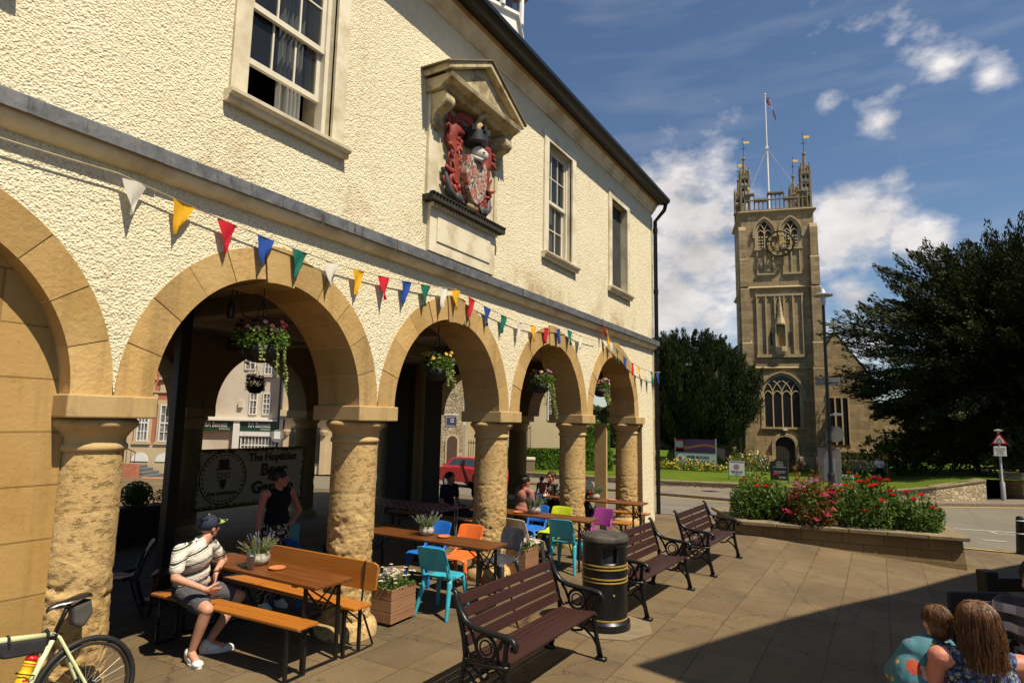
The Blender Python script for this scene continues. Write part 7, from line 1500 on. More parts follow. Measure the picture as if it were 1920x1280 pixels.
gr = thing('guard_rail', 'black post and rail barrier in shade beside the man in plaid', 'railing', (7.12, -.78, gz(7.12, -.78)), R(-57))
b = MB(); b.b2(-.06, .06, -.06, .06, 0, 1.04); b.build('post', 'black', gr, bevel=.01); b = MB(); b.b2(1.5, 1.62, -.06, .06, 0, 1.04); b.build('post', 'black', gr, bevel=.01); b = MB(); b.b2(.06, 1.5, -.03, .03, .86, .98); b.b2(.06, 1.5, -.025, .025, .40, .46); b.build('rail', 'black', gr, bevel=.01)

# ================================================================ bicycle against the wall
b = MB(); b.b2(-3.3, 2.85, 4.40, 4.905, -.02, .152); b.build('wall_plinth', 'impost', hall, bevel=.02)
bk = thing('bicycle', 'pale lime road bicycle with two yellow bottles leaning on the wall', 'bicycle', (0, 4.60, .155)); bk.rotation_euler = (R(-6), 0, 0)
MT['frame'] = mat('pale_lime_paint', (.62, .66, .36), .25, .04, 5, coat=.5); MT['bagfab'] = mat('black_bag_fabric', (.016, .016, .018), .8, .3, 14, .6, 60, .004)
def wheel(cx, cz, rot=0, r=.325):
    w = bpy.data.objects.new('wheel', None); COL.objects.link(w); w.parent = bk; w.location = (cx, 0, cz); w.rotation_euler = (0, 0, rot)
    C_ = lambda rr, n: [(rr*math.cos(2*math.pi*i/n), 0, rr*math.sin(2*math.pi*i/n)) for i in range(n)]
    b = MB(); b.tube(C_(r-.019, 64), .0195, 12, closed=True); b.build('tyre', 'blackmatt', w, smooth=True)
    b = MB(); b.tube(C_(r-.052, 64), .011, 8, closed=True, flat=2.2); b.build('rim', mat('dark_carbon_rim', (.03, .028, .025), .3, .2), w, smooth=True)
    b = MB()
    for i in range(24): a = 2*math.pi*i/24; sg = 1 if i % 2 else -1; a2 = a+.5*(1 if (i//2) % 2 else -1); b.tube([(.02*math.cos(a2), sg*.028, .02*math.sin(a2)), ((r-.06)*math.cos(a), 0, (r-.06)*math.sin(a))], .0011, 4, cap=False)
    b.build('spokes', 'steel', w)
    b = MB(); b.tube([(0, -.035, 0), (0, .035, 0)], .02, 12); b.tube([(0, -.058, 0), (0, -.05, 0)], .05, 20); b.tube([(0, -.05, 0), (0, -.043, 0)], .042, 20); b.tube([(0, -.043, 0), (0, -.036, 0)], .034, 20); b.tube([(0, .036, 0), (0, .04, 0)], .075, 24); b.build('hub_cassette', 'black', w)
wheel(2.31, .325); wheel(1.50, .325, R(-16))
b = MB(); BB, ST, HT_, HB, RA, FA = (1.90, 0, .27), (2.115, 0, .715), (1.60, 0, .785), (1.575, 0, .66), (2.31, 0, .325), (1.50, 0, .325)
b.tube([BB, ST], [.022, .018], 10, flat=1.3); b.tube([ST, HT_], [.018, .022], 10); b.tube([BB, HB], [.026, .024], 10, flat=1.2); b.tube([HB, HT_], .024, 10)
for s in (-1, 1):
    b.tube([ST, (2.14, s*.012, .69), (2.30, s*.062, .34), (2.31, s*.062, .325)], [.012, .011, .010, .012], 8); b.tube([BB, (2.05, s*.045, .275), (2.31, s*.062, .325)], [.014, .012, .011], 8)
b.build('frame', 'frame', bk, smooth=True)
b = MB()
for s in (-1, 1): b.tube([(1.57, s*.02, .66), (1.545, s*.055, .60), (1.50, s*.055, .325)], [.014, .015, .010], 8)
b.build('fork', 'frame', bk, smooth=True)
b = MB(); b.tube([ST, (2.165, 0, .83), (2.19, 0, .885)], .0145, 10); b.tube([(2.10, 0, .69), (2.115, 0, .72)], .026, 12); b.build('seat_post', 'black', bk, smooth=True)
sd = MB(); vs = []; S_ = [(2.06, .010, .885), (2.08, .018, .898), (2.12, .022, .910), (2.17, .034, .916), (2.22, .058, .925), (2.27, .070, .935), (2.30, .066, .936), (2.315, .045, .930)]
for (x, w_, z) in S_: vs += [(x, -w_, z-.022), (x, -w_*.7, z-.003), (x, 0, z+.001), (x, w_*.7, z-.003), (x, w_, z-.022), (x, w_*.4, z-.030), (x, -w_*.4, z-.030)]
sd._add(vs, [(i*7+j, i*7+(j+1) % 7, (i+1)*7+(j+1) % 7, (i+1)*7+j) for i in range(7) for j in range(7)]+[tuple(range(7)), tuple(49+j for j in range(7))]); sd.tube([(2.10, -.02, .875), (2.20, -.02, .872), (2.27, -.03, .90)], .004, 6); sd.tube([(2.10, .02, .875), (2.20, .02, .872), (2.27, .03, .90)], .004, 6); sd.build('saddle', mat('black_saddle', (.013, .013, .014), .28, .2), bk, smooth=True, auto=60)
b = MB(); b.prism([(2.20, .86), (2.31, .90), (2.325, .80), (2.27, .72), (2.205, .75)], lambda p, q, s: (p, s, q), -.05, .05); b.build('saddle_bag', mat('grey_saddle_bag', (.06, .055, .05), .85, .25, 8, .5, 30, .006), bk, bevel=.02)
b = MB(); b.prism([(1.80, .745), (2.08, .71), (2.05, .625), (1.84, .645), (1.79, .70)], lambda p, q, s: (p, s, q), -.026, .026); b.build('frame_bag', 'bagfab', bk, bevel=.012)
for x in (1.86, 2.07): b = MB(); b.tube([(x+.022*0, .026*math.cos(a*.785), .735-(x-1.86)*.08+.030*math.sin(a*.785)) for a in range(8)], .009, 6, closed=True, flat=2); b.build('bag_strap', 'bagfab', bk)
b = MB(); b.tube([(1.59, 0, .785), (1.585, 0, .83), (1.53, 0, .85)], .016, 8)
b.tube([(1.52, -.20, .85), (1.52, .20, .85)], .014, 8)
for s in (-1, 1): b.tube([(1.52, s*.20, .85), (1.47, s*.208, .85), (1.44, s*.21, .81), (1.455, s*.215, .76), (1.50, s*.22, .735), (1.585, s*.222, .735)], .0165, 8); b.tube([(1.47, s*.21, .85), (1.42, s*.21, .885), (1.405, s*.21, .915)], [.018, .019, .013], 8); b.tube([(1.41, s*.21, .88), (1.40, s*.212, .82), (1.425, s*.213, .77)], .006, 6)
b.build('handlebar', 'blackmatt', bk, smooth=True)
b = MB(); b.tube([(1.90, -.05, .27), (1.90, -.058, .27)], .095, 28); b.tube([(1.90, -.07, .27), (1.96, -.075, .14)], [.016, .012], 8); b.box((1.965, -.10, .135), (.08, .05, .02)); b.tube([(1.90, .06, .27), (1.84, .075, .40)], [.016, .012], 8); b.box((1.835, .10, .405), (.08, .05, .02)); b.tube([(1.90, -.055, .362), (2.31, -.05, .372)], .005, 5); b.tube([(1.90, -.055, .178), (2.30, -.05, .275)], .005, 5); b.build('crankset', 'black', bk)
def bottle(p0, p1, label):
    o = thing('water_bottle', label, 'water bottle', (0, 4.60, .155)); o.rotation_euler = (R(-6), 0, 0); p0, p1 = Vector(p0), Vector(p1); D_ = (p1-p0); P = lambda t: p0+D_*t
    b = MB(); b.tube([P(0), P(.03), P(.52), P(.58), P(.64), P(.82), P(.86)], [.030, .036, .036, .030, .035, .035, .030], 18); b.build('bottle_body', mat('yellow_bottle', (.82, .55, .012), .4, .04), o, smooth=True)
    b = MB(); b.tube([P(.84), P(.94), P(.98)], [.0365, .033, .02], 18); b.tube([P(.98), P(1.06)], .011, 10); b.build('bottle_cap', mat('red_bottle_cap', (.60, .012, .012), .35, .04), o, smooth=True)
    b = MB()
    for t in (.68, .75): b.tube([P(t), P(t+.025)], .0358, 18, cap=False)
    for t in (.14, .24, .34): b.tube([P(t)+Vector((.012, -.034, 0)), P(t)+Vector((-.014, -.034, 0))], .006, 5)
    b.build('bottle_stripe', mat('red_stripe', (.55, .02, .012), .4), o, smooth=True)
    b = MB(); 
    for t in (.05, .48): b.tube([P(t)+(D_.normalized().orthogonal()*math.cos(a*.785)+D_.normalized().cross(D_.normalized().orthogonal())*math.sin(a*.785))*.040 for a in range(8)], .004, 5, closed=True)
    b.build('bottle_cage', 'black', bk)
bottle((1.842, -.0, .315), (1.70, -.0, .52), 'yellow bottle with red cap slanting on the down tube of the bicycle'); bottle((1.925, -.0, .43), (2.005, -.0, .625), 'yellow bottle with red cap upright on the seat tube of the bicycle')
for dx, dz in ((0, 0), (.035, .07)):
    b = MB(); b.box((1.64+dx*.0-dx, 0, .575+dz), (.012, .056, .045), M_=Matrix.Rotation(R(40), 3, 'Y')); 

# ================================================================ the street behind the hall
CT, ST_ = math.cos(TH), math.sin(TH); RZ = TH-math.pi/2       # these fronts face the viewer: local x runs right, local y away
def at(dep, off=0): return (CT*dep+ST_*off, ST_*dep-CT*off)
def front(name, label, cat, dep): x, y = at(dep); return thing(name, label, cat, (x, y, 0), RZ)
def simple_window(par, x0, x1, z0, z1, nx, nz, y=0, fr='whitepaint', arch=False):
    g = bpy.data.objects.new('window', None); COL.objects.link(g); g.parent = par
    b = MB(); b.quad((x0, y-.012, z0), (x1, y-.012, z0), (x1, y-.012, z1), (x0, y-.012, z1)); b.build('glazing', 'glassd', g)
    b = MB(); b.b2(x0-.06, x0, y-.05, y, z0-.05, z1+.05); b.b2(x1, x1+.06, y-.05, y, z0-.05, z1+.05); b.b2(x0, x1, y-.05, y, z1, z1+.05); b.b2(x0, x1, y-.06, y, z0-.06, z0); bars(b, x0, x1, z0, z1, nx, nz, y-.03, .035, .03); zm = (z0+z1)/2; b.b2(x0, x1, y-.05, y-.006, zm-.035, zm+.035); b.build('sash', fr, g)
    return g
MT['glassd'] = mat('street_window_glass', (.10, .10, .095), .08, .5, 1.5, spec=.8, c2=(.32, .30, .26), cs=2)
MT['paleren'] = mat('pale_cream_stucco', (.66, .58, .46), .85, .05, 1, .2, 30, .004, c2=(.58, .49, .37), cs=.6); MT['buff'] = mat('buff_stone', (.58, .44, .26), .85, .1, 1, .3, 12, .01); MT['shopgreen'] = mat('dark_green_fascia', (.008, .06, .035), .4, .05)
br = front('brick_house', 'red brick Georgian house with stone trim and sash windows', 'house', 31)
G0 = -.75
b = MB(); b._add([(x, y, z) for z in (G0, 9.5) for x, y in ((-30, 0), (-16.5, 0), (-21, 8), (-36, 8))], [(0, 1, 5, 4), (1, 2, 6, 5), (2, 3, 7, 6), (3, 0, 4, 7), (4, 5, 6, 7)]); b.build('wall', 'brick', br)
b = MB(); b.b2(-20.6, -18.85, -.10, -.002, G0, 9); b.b2(-30, -16.5, -.06, -.002, 3.35, 3.42); b.b2(-18.85, -16.5, -.06, -.003, G0, .75)
for (x0, x1) in ((-18.75, -17.95), (-17.65, -16.65)): 
    b.b2(x0-.02, x0+.16, -.05, -.004, .78, 2.75); b.b2(x1-.16, x1+.02, -.05, -.004, .78, 2.75); b.b2(x0-.05, x1+.05, -.05, -.004, 2.75, 2.98); b.b2(x0-.06, x1+.06, -.12, -.004, .78, .9); b.b2(x0, x1, -.05, -.004, 3.42, 3.75); b.b2(x0-.06, x1+.06, -.12, -.004, 4.0, 4.12); b.b2(x0-.02, x0+.16, -.05, -.004, 4.12, 6.4); b.b2(x1-.16, x1+.02, -.05, -.004, 4.12, 6.4)
b.build('stone_trim', 'buff', br)
for (x0, x1) in ((-18.58, -18.12), (-17.48, -16.82)): simple_window(br, x0, x1, .98, 2.70, 3, 4, -.03); simple_window(br, x0, x1, 4.2, 6.1, 3, 4, -.03)
b = MB(); b.b2(-19.75, -19.12, -.16, -.11, -.3, 2.15); b.build('door', 'whitepaint', br); b = MB(); b.prism([(-17.86+.13*math.cos(.5236*i), 3.12+.17*math.sin(.5236*i)) for i in range(12)], lambda p, q, s: (p, s, q), -.05, -.004); b.build('plaque', 'buff', br)
b = MB()
for x in (-18.35, -17.15): b.prism([(x+.42*math.cos(math.pi*i/12), -.05+.42*math.sin(math.pi*i/12)) for i in range(13)], lambda p, q, s: (p, s, q), -.09, -.062)
b.build('cellar_light', 'whitepaint', br)
b = MB(); b.b2(-16.62, -16.54, -.12, -.04, G0, 9); b.build('downpipe', 'whitepaint', br)
b = MB()
for i in range(4): b.b2(-20.6, -17.55+.28*i, -2.0+.35*i, -.0-.12, G0-.02, G0+.16*(i+1)-.0) if False else b.b2(-19.6, -17.9+.3*(3-i), -1.9+.4*i, -.13, G0+.14*i-.02, G0+.14*(i+1))
b.build('front_step', mat('slate_grey_step', (.12, .125, .12), .8), br)
for q in ((-21, -19.35, -2.2, -1.95, G0, .0), (-18.0, -17.2, -2.2, -1.95, G0, .0), (-17.0, -15.8, -2.25, -1.9, G0, G0+.12)): b = MB(); b.b2(*q); b.build('step_wall', 'brick', br)
b = MB()
for (x0, z0, x1, z1) in ((-20.6, .85, -19.3, .35), (-18.4, .95, -17.4, .5)):
    b.tube([(x0, -2.05, z0), (x1, -2.05, z1)], .022, 5)
    for i in range(6): x = x0+(x1-x0)*i/5; b.tube([(x, -2.05, -.05), (x, -2.05, z0+(z1-z0)*i/5)], .014, 5)
b.b2(-19.42, -19.30, -2.1, -2.0, G0, .55); b.b2(-20.6, -18.5, -2.08, -2.02, -.06, .0); b.build('handrail', 'black', br)
mb = thing('menu_board', 'small black framed display case on a post in front of the brick house', 'sign', (*at(25, -13.0), -.7), RZ); b = MB(); b.b2(-.03, .03, -.03, .03, 0, 1.3); b.b2(-.32, .32, -.05, .05, 1.25, 2.25); b.build('case', 'black', mb); b = MB(); b.b2(-.12, .26, -.06, -.051, 1.35, 2.15); b.build('menu_sheet', 'paleren', mb)
sh = front('shop', 'pale cream shop building with dark green fascia and white sash windows behind the rear arches', 'shop', 36)
b = MB(); b.b2(-19.1, -12.9, 0, 8, -.9, 9); b.build('wall', 'paleren', sh)
b = MB(); b.b2(-19.1, -13.2, -.22, -.002, 1.42, 1.98); b.build('fascia', 'shopgreen', sh); b = MB(); b.b2(-19.1, -13.1, -.34, -.002, 1.98, 2.08); b.b2(-15.98, -15.62, -.28, -.225, -.9, 1.98); b.b2(-13.42, -13.12, -.28, -.003, -.9, 1.98); b.b2(-15.62, -13.42, -.2, -.003, 1.12, 1.42); b.b2(-15.62, -13.42, -.2, -.003, -.9, .1); b.build('shopfront_trim', 'whitepaint', sh)
g = simple_window(sh, -15.5, -13.55, .12, 1.08, 10, 1, -.1)
text('fascia_lettering', 'RA Bennett', .40, 'whitepaint', sh, face_mtx((-14.5, -.225, 1.74), (1, 0, 0)), .004, bold=.004, xscale=.68); text('fascia_lettering', '& Partners', .14, 'whitepaint', sh, face_mtx((-14.1, -.225, 1.51), (1, 0, 0)), .004); text('fascia_lettering', 'RA Bennett', .40, 'whitepaint', sh, face_mtx((-17.0, -.225, 1.74), (1, 0, 0)), .004, bold=.004, xscale=.68); text('fascia_lettering', '& Partners', .14, 'whitepaint', sh, face_mtx((-16.5, -.225, 1.51), (1, 0, 0)), .004)
for (x0, x1, z0, z1) in ((-15.2, -14.85, 2.4, 3.95), (-14.42, -14.08, 2.4, 3.55), (-14.45, -14.1, 4.75, 6.2), (-15.6, -15.1, 5.0, 6.4), (-13.3, -13.0, 2.9, 4.2)): simple_window(sh, x0, x1, z0, z1, 2, 4, 0); 
b = MB(); b.b2(-15.45, -14.95, -.1, -.002, 4.72, 4.82); b.b2(-14.6, -13.95, -.12, -.002, 4.55, 4.66); b.b2(-15.85, -15.6, -.12, -.002, 2.75, 3.15); b.build('sill', 'paleren', sh)
b = MB()
for i in range(9): b.b2(-18.95, -18.6 if i % 2 else -18.75, -.06, -.002, -.8+.3*i, -.54+.3*i)
b.build('quoin', 'paleren', sh)
bn = front('bank', 'ochre stone building with arched dark windows beside the cream shop', 'building', 35)
b = MB(); b.b2(-12.75, -8.5, 0, 6, -.9, 2.3); b.b2(-12.95, -8.5, -.3, 0, 2.3, 2.65); b.b2(-12.95, -8.5, .0, 6, 2.65, 8)
for x in (-12.6, -11.9, -11.2, -10.5): b.b2(x-.15, x+.15, -.14, -.002, -.9, 1.3); b.lathe([(.17, 1.25), (.24, 1.45), (.24, 1.55)], 10, (x, -.1, 0))
b.build('wall', 'buff', bn)
for x in (-12.25, -11.55, -10.85): b = MB(); b.prism([(x-.19, -.3), (x+.19, -.3)]+[(x+.19*math.cos(math.pi*i/8), 1.45+.22*math.sin(math.pi*i/8)) for i in range(9)], lambda p, q, s: (p, s, q), -.06, -.003); b.build('arched_window', 'darkglass', bn)
rl = thing('street_lamp', 'slim dark lamp post with a round sign back in front of the cream shop', 'lamp post', (*at(30, -11.25), -.7), RZ); b = MB(); b.tube([(0, 0, 0), (0, 0, 6.4)], [.07, .05], 8); b.build('column', 'black', rl); b = MB(); b.prism([(.02+.30*math.cos(.2618*i), 2.05+.30*math.sin(.2618*i)) for i in range(24)], lambda p, q, s: (p, s, q), -.09, -.07); b.build('round_sign', 'alu', rl); b = MB(); b.b2(-.13, .17, -.11, -.092, 1.9, 2.25); b.build('sign_face', 'whitepaint', rl)
st = front('stone_house', 'rubble stone house with an arched doorway and hanging blue sign, seen beyond the arcade', 'house', 36)
b = MB(); b._add([(x, y, z) for z in (-1.2, 9) for x, y in ((-9.5, 0), (-2.75, 0), (-3.5, 8), (-11, 8))], [(0, 1, 5, 4), (1, 2, 6, 5), (2, 3, 7, 6), (3, 0, 4, 7), (4, 5, 6, 7)]); b.build('wall', 'rubble', st); b = MB(); b.prism([(-3.75, -1.2), (-2.95, -1.2)]+[(-3.35+.40*math.cos(math.pi*i/10), 1.05+.40*math.sin(math.pi*i/10)) for i in range(11)], lambda p, q, s: (p, s, q), -.05, -.003); b.build('door_recess', 'buff', st)
b = MB(); b.prism([(-3.62, -1.1), (-3.06, -1.1)]+[(-3.34+.28*math.cos(math.pi*i/10), 1.05+.28*math.sin(math.pi*i/10)) for i in range(11)], lambda p, q, s: (p, s, q), -.09, -.052); b.build('door', mat('brown_door', (.09, .05, .03), .6), st); b = MB(); b.b2(-4.75, -4.35, -.06, -.003, -.2, 1.1); b.build('poster_case', 'paleren', st); b = MB(); b.b2(-4.28, -4.18, -.1, -.003, -.3, 6); b.build('downpipe', 'creamdirty', st)
hs_ = thing('hanging_sign', 'small square blue hanging sign with a white border on the stone house', 'sign', (*at(34.5, -3.35), 0), RZ); b = MB(); b.b2(-.32, .32, -.03, .03, 1.85, 2.48); b.build('board', mat('slate_blue_board', (.035, .045, .10), .5), hs_); b = MB(); b.b2(-.25, .25, -.036, -.031, 2.39, 2.41); b.b2(-.25, .25, -.036, -.031, 1.92, 1.94); b.b2(-.25, -.23, -.036, -.031, 1.94, 2.39); b.tube([(-.4, .0, 2.55), (.5, 0, 2.55)], .02, 6); b.tube([(.0, .0, 2.55), (0, 0, 2.48)], .015, 5)
for z in (2.12, 2.2, 2.28): b.b2(0.0, .2, -.036, -.031, z, z+.03)
b.build('border', 'whitepaint', hs_)
cw = front('cream_house', 'cream rendered house with a tall white sash window beyond the hedge', 'house', 40)
b = MB(); b.b2(-2.9, 4.2, 0, 8, -1.4, 9); b.build('wall', mat('buff_render', (.52, .42, .25), .85, .06, 1, .2, 20, .004), cw); simple_window(cw, 2.45, 3.05, 2.4, 4.9, 3, 5, 0)
rs = front('far_house', 'pale house far down the road between column and closet', 'house', 62); b = MB(); b.b2(-16, -10.5, 0, 6, -1.5, 7); b.b2(-10.5, -6, 5, 9, -1.5, 8); b.build('wall', 'paleren', rs); simple_window(rs, -13.4, -12.9, 1, 2.6, 2, 2); simple_window(rs, -12.2, -11.7, 1, 2.6, 2, 2)
gt = thing('iron_gate', 'tall black iron gate leaning open beside the cream house', 'gate', (*at(36.8, -2.45), -1.1), RZ+R(20)); b = MB()
for i in range(6): b.tube([(.14*i, 0, 0), (.14*i, 0, 2.2)], .02, 5)
b.b2(-.03, .74, -.02, .02, .2, .26); b.b2(-.03, .74, -.02, .02, 2.0, 2.06); b.build('gate_bars', 'black', gt)
gp2 = thing('gate_pier', 'short square stone pier with a pale cap in front of the hedge', 'gate pier', (*at(37.5, 1.18), -1.1), RZ); b = MB(); b.b2(-.3, .3, -.3, .3, 0, 1.05); b.build('pier_shaft', 'coping', gp2, bevel=.02); b = MB(); b.b2(-.34, .34, -.34, .34, 1.05, 1.2); b.build('pier_cap', 'paleren', gp2, bevel=.02)
hedge_box('clipped_hedge', 'clipped low green hedge seen between the last two columns', -.3, 6.5, 0, 1.1, 0, 1.55, 'hedge', 6500, .10, .15, 0, 'hedge', (*at(39, 0), -1.0), RZ)
hedge_box('shrub_hedge', 'tall loose bright green hedge above and behind the clipped one', -.2, 6.5, 0, 1.3, 0, 3.1, 'hedge', 8000, .12, .18, .7, 'hedge', (*at(40.3, 0), -1.0), RZ)
rr2 = thing('railing', 'black iron railings at one end of the tall hedge', 'railing', (*at(39.6, .5), -1.0), RZ); b = MB()
for i in range(9): b.tube([(.1*i, 0, .0), (.1*i, 0, 3.0)], .016, 4)
b.b2(0, .8, -.015, .015, 2.8, 2.84); b.build('rail_bars', 'black', rr2)
# red car on the road beyond the arcade
MT['carpaint'] = mat('red_car_paint', (.56, .010, .018), .22, .03, 2, coat=.8); MT['carglass'] = mat('car_glass', (.05, .07, .08), .06, .2, 3, spec=.8)
car = thing('parked_car', 'bright red hatchback on the road, seen beyond the arcade', 'car', (25.6, 16.9, gz(25.6, 16.9)+.01), math.atan2(17.0-22.2, 29.5-29.8)+R(0))
def carsec(x): pass
b = MB(); side = [(-2.05, .30), (-2.08, .62), (-1.98, .92), (-1.70, 1.02), (-.75, 1.06), (.9, .98), (1.65, .86), (2.0, .68), (2.06, .45), (2.0, .28)]
n = len(side); vs = []
for y, k in ((-.86, 1), (-.80, 1.0), (.80, 1.0), (.86, 1)):
    for (x, z) in side: vs.append((x*(.985 if abs(y) > .82 else 1), y, z if abs(y) < .82 else .30+(z-.30)*.93))
b._add(vs, [(j*n+i, j*n+(i+1) % n, (j+1)*n+(i+1) % n, (j+1)*n+i) for j in range(3) for i in range(n)]+[tuple(range(n)), tuple(3*n+i for i in range(n))])
roof = [(-1.75, 1.0), (-1.35, 1.38), (-.9, 1.47), (.0, 1.47), (.35, 1.40), (1.15, .96)]; b.prism(roof, lambda p, q, s: (p, s*(1-.16*max(0, (q-1))/.47), q), -.70, .70); b.build('body', 'carpaint', car, bevel=.04, smooth=True, auto=35)
b = MB()
for s in (-1, 1): b._add([(x, s*(.705-.112*max(0, z-1)/.47), z) for x, z in ((-1.45, 1.04), (-1.2, 1.36), (-.15, 1.41), (.30, 1.34), (.88, 1.02))], [(0, 1, 2, 3, 4)])
b._add([(.42, -.54, 1.38), (.42, .54, 1.38), (1.13, .64, .99), (1.13, -.64, .99)], [(0, 1, 2, 3)]); b._add([(-1.40, -.56, 1.36), (-1.40, .56, 1.36), (-1.76, .64, 1.03), (-1.76, -.64, 1.03)], [(0, 1, 2, 3)]); b.build('window', 'carglass', car, recalc=False)
for x in (-1.30, 1.32):
    for s in (-1, 1):
        w_ = bpy.data.objects.new('wheel', None); COL.objects.link(w_); w_.parent = car; w_.location = (x, s*.80, .31); b = MB(); b.tube([(0, -.1, 0), (0, .1, 0)], .31, 24); b.build('tyre', 'blackmatt', w_); b = MB(); b.tube([(0, s*.085, 0), (0, s*.108, 0)], .2, 16); b.build('rim', 'steel', w_)
for s in (-1, 1):
    b = MB(); b.ell((1.90, s*.62, .70), (.14, .16, .09)); b.build('headlight', 'glassd', car, smooth=True); b = MB(); b.ell((-2.02, s*.66, .78), (.06, .14, .14)); b.build('tail_light', mat('tail_light_red', (.3, .01, .01), .3), car, smooth=True); b = MB(); b.ell((.75, s*.95, 1.02), (.09, .10, .07)); b.build('wing_mirror', 'carpaint', car, smooth=True)
# ---------------------------------------------------------------- things inside the arcade
bn2 = thing('banner', 'wide cream printed banner with a round top-hat emblem, hung across a rear arch', 'banner', (8.40, 11.10, 0), R(0))
t = NT('cream_banner_leafy_edge'); v = t.coord(); s = t.node('ShaderNodeSeparateXYZ', {0: v}); ex = t.math('SUBTRACT', 1.28, t.math('ABSOLUTE', s.outputs[0])); ez_ = t.math('SUBTRACT', .58, t.math('ABSOLUTE', t.math('SUBTRACT', s.outputs[2], 1.06))); e = t.math('ADD', t.math('MINIMUM', ex, ez_), t.math('MULTIPLY', t.math('SUBTRACT', t.noise(11, 3), .5), .25)); t.col(t.mix(t.rng(e, .05, .09, 1, 0), (.62, .52, .38), t.mix(t.noise(16), (.05, .06, .01), (.22, .18, .02)))); t.b.inputs['Roughness'].default_value = .7
b = MB(); b.grid(lambda u, w_: (-1.28+2.56*u, .01*math.sin(u*9)+.01*math.sin(w_*5), .48+1.16*w_), 20, 8); o = b.build('banner_sheet', t.m, bn2, smooth=True, recalc=False); md = o.modifiers.new('thick', 'SOLIDIFY'); md.thickness = .004
def disc(b, cx, cz, r, rt, n=48): b.tube([(cx+r*math.cos(2*math.pi*i/n), -.03, cz+r*math.sin(2*math.pi*i/n)) for i in range(n)], rt, 5, closed=True)
b = MB(); cx, cz = -.72, 1.08; disc(b, cx, cz, .50, .010)
for i in range(32): a = 2*math.pi*i/32; b.box((cx+.445*math.cos(a), -.03, cz+.445*math.sin(a)), (.03, .008, .03), M_=Matrix.Rotation(-a, 3, 'Y'))
b.b2(cx-.10, cx+.10, -.034, -.026, cz+.19, cz+.36); b.b2(cx-.16, cx+.16, -.034, -.026, cz+.155, cz+.19)
for q in (-1, 1): b.tube([(cx+q*.085+.065*math.cos(a), -.03, cz+.05+.06*math.sin(a)) for a in [math.pi/4+math.pi/2*i for i in range(4)]], .009, 5, closed=True)
b.b2(cx-.02, cx+.02, -.034, -.026, cz+.05, cz+.065); b.prism([(cx-.07, cz-.03), (cx+.07, cz-.03), (cx+.05, cz-.16), (cx, cz-.22), (cx-.05, cz-.16)], lambda p, q, s_: (p, s_, q), -.034, -.026); b.build('round_emblem', 'black', bn2)
text('banner_lettering', 'THE HOPTICIAN', .085, 'black', bn2, face_mtx((cx, -.035, cz-.30), (1, 0, 0)), .002, bold=.004); text('banner_lettering', 'The Hoptician', .225, 'black', bn2, face_mtx((.42, -.035, 1.44), (1, 0, 0)), .002, bold=.008, xscale=.92); text('banner_lettering', 'Beer\nGarden', .34, 'black', bn2, face_mtx((.45, -.035, 1.0), (1, 0, 0)), .002, bold=.012, space=1.05)
def checked(name, label, loc, rz, L, wd, c1, c2):
    t = thing(name, label, 'table', loc, rz); m = NT(name+'_oilcloth'); ck_ = m.node('ShaderNodeTexChecker', {'Scale': 14.0, 'Vector': m.tc.outputs['Object'], 'Color1': (*c1, 1), 'Color2': (*c2, 1)}); m.col(ck_.outputs[0]); m.b.inputs['Roughness'].default_value = .5
    b = MB(); b.b2(-wd/2, wd/2, 0, L, .725, .752); b.build('tabletop', m.m, t, bevel=.006)
    for x in (-wd/2+.06, wd/2-.06):
        for y in (.12, L-.12): b = MB(); b.tube([(x-.05, y, .725), (x, y, 0), (x+.05, y, .725)], .009, 6); b.build('leg', 'steel', t)
checked('checked_table', 'long red checked table with hairpin legs in the shade beside the stair closet', (8.9, 6.45, 0), 0, 2.0, .75, (.16, .02, .035), (.30, .16, .15))
checked('checked_table', 'green checked table with hairpin legs where the mother and baby sit', (11.05, 5.75, 0), 0, 1.3, .7, (.02, .10, .06), (.12, .22, .16))
checked('checked_table', 'small square red checked table with steel legs, in deep shade', (3.75, 7.95, 0), R(10), .7, .7, (.25, .02, .03), (.45, .35, .33))
for (lab, x) in (('pine bench in shade on the near side of the red checked table', 8.25), ('pine bench in shade on the far side of the red checked table', 9.62)): beer_bench(lab, (x, 6.45, 0), 0, 2.0)
pr_ = thing('trough_planter', 'long dark trough planter with a clipped ball bush between the rear arch columns', 'planter', (6.0, 11.75, 0)); b = MB(); b.b2(-.9, .95, -.22, .22, 0, .62); b.build('trough', mat('black_trough', (.015, .014, .013), .7), pr_, bevel=.01)
b = MB(); r = random.Random(8)
for i in range(700): d = rnd_dir(r); b.leaf((.42+.26*d.x, .25*d.y, .82+.24*d.z), d, rnd_dir(r), .06, .035)
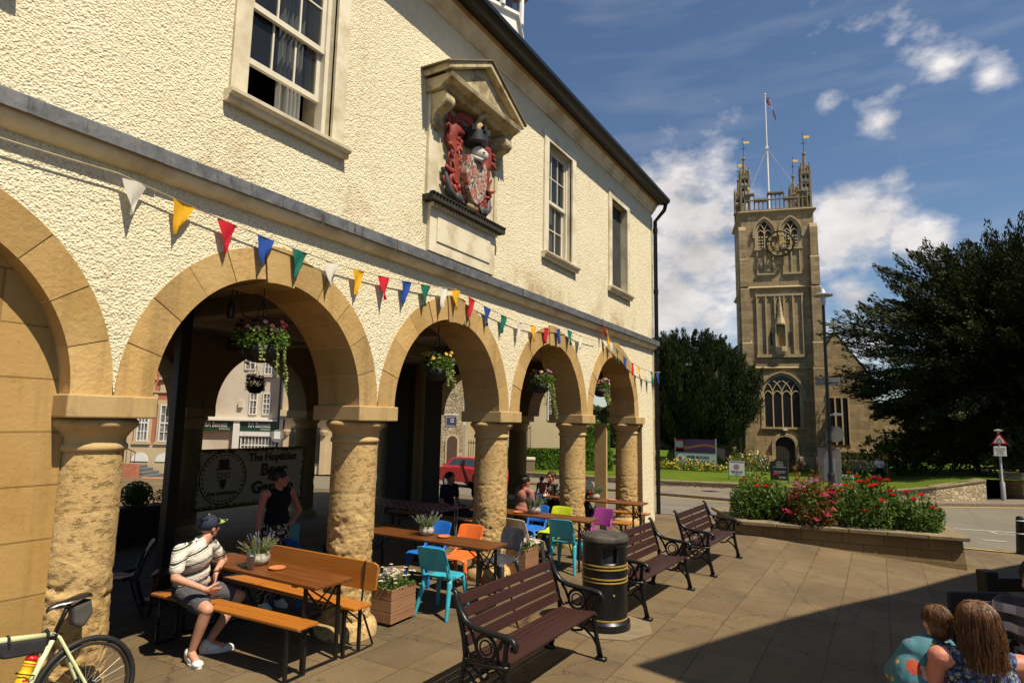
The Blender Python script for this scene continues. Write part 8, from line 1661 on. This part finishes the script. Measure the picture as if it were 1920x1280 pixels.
for cx_, n_ in ((.98, 160), (-.2, 120)):
    for i in range(n_): d = rnd_dir(r); b.leaf((cx_-.1+.14*d.x, .14*d.y, .72+.16*d.z), d, rnd_dir(r), .06, .03)
b.ell((.42, 0, .82), (.2, .2, .19)); b.build('foliage', 'leaf', pr_, recalc=False); b = MB(); b.ell((.05, -.05, .78), .045, 8, 6); b.build('geranium_head', 'p_red', pr_, smooth=True)
bg_ = thing('pushchair', 'black folding pushchair parked beside the mother at the green table', 'pushchair', (11.9, 5.25, 0), R(160)); b = MB(); b.tube([(-.3, -.2, .12), (.35, -.2, 1.05)], .018, 8); b.tube([(-.3, .2, .12), (.35, .2, 1.05)], .018, 8); b.tube([(.35, -.2, 1.05), (.35, .2, 1.05)], .022, 8); b.tube([(.3, -.2, .12), (-.1, -.2, .6)], .016, 8); b.tube([(.3, .2, .12), (-.1, .2, .6)], .016, 8); b.build('frame', 'black', bg_); b = MB(); b.prism([(-.25, .42), (.1, .38), (.32, .95), (.22, 1.0), (.02, .55), (-.25, .52)], lambda p, q, s_: (p, s_, q), -.18, .18); b.build('seat', 'bagfab', bg_, bevel=.02); b = MB(); b.ell((.08, 0, .95), (.26, .2, .2), 12, 8); b.build('hood', 'bagfab', bg_, smooth=True)
for x in (-.3, .3):
    for y in (-.22, .22): b = MB(); b.tube([(x, y-.02, .1), (x, y+.02, .1)], .1, 16); b.build('wheel', 'blackmatt', bg_)
# the building across the square: outside the picture, its roof edge shades the corner of the plaza
sb = thing('stone_building', 'tall stone building behind the viewer whose shadow falls across the paving', 'building', (0, 0, 0))
b = MB(); P4 = [(5.01, -3.2), (25.1, -12.0), (18, -28), (-.2, -22.6)]; b._add([(*p, z) for z in (-1.5, 9.0) for p in P4], [(0, 1, 5, 4), (1, 2, 6, 5), (2, 3, 7, 6), (3, 0, 4, 7), (4, 5, 6, 7)]); b.build('wall', 'buff', sb)
b = MB()
for i in range(7):
    for z in (1.0, 4.2, 7.0): p = Vector((5.01, -3.2)).lerp(Vector((25.1, -12)), (i+.5)/7); b.box((p.x, p.y, z+.7), (1.0, .1, 1.4), math.atan2(-8.8, 20.1))
b.build('window', 'glassd', sb)
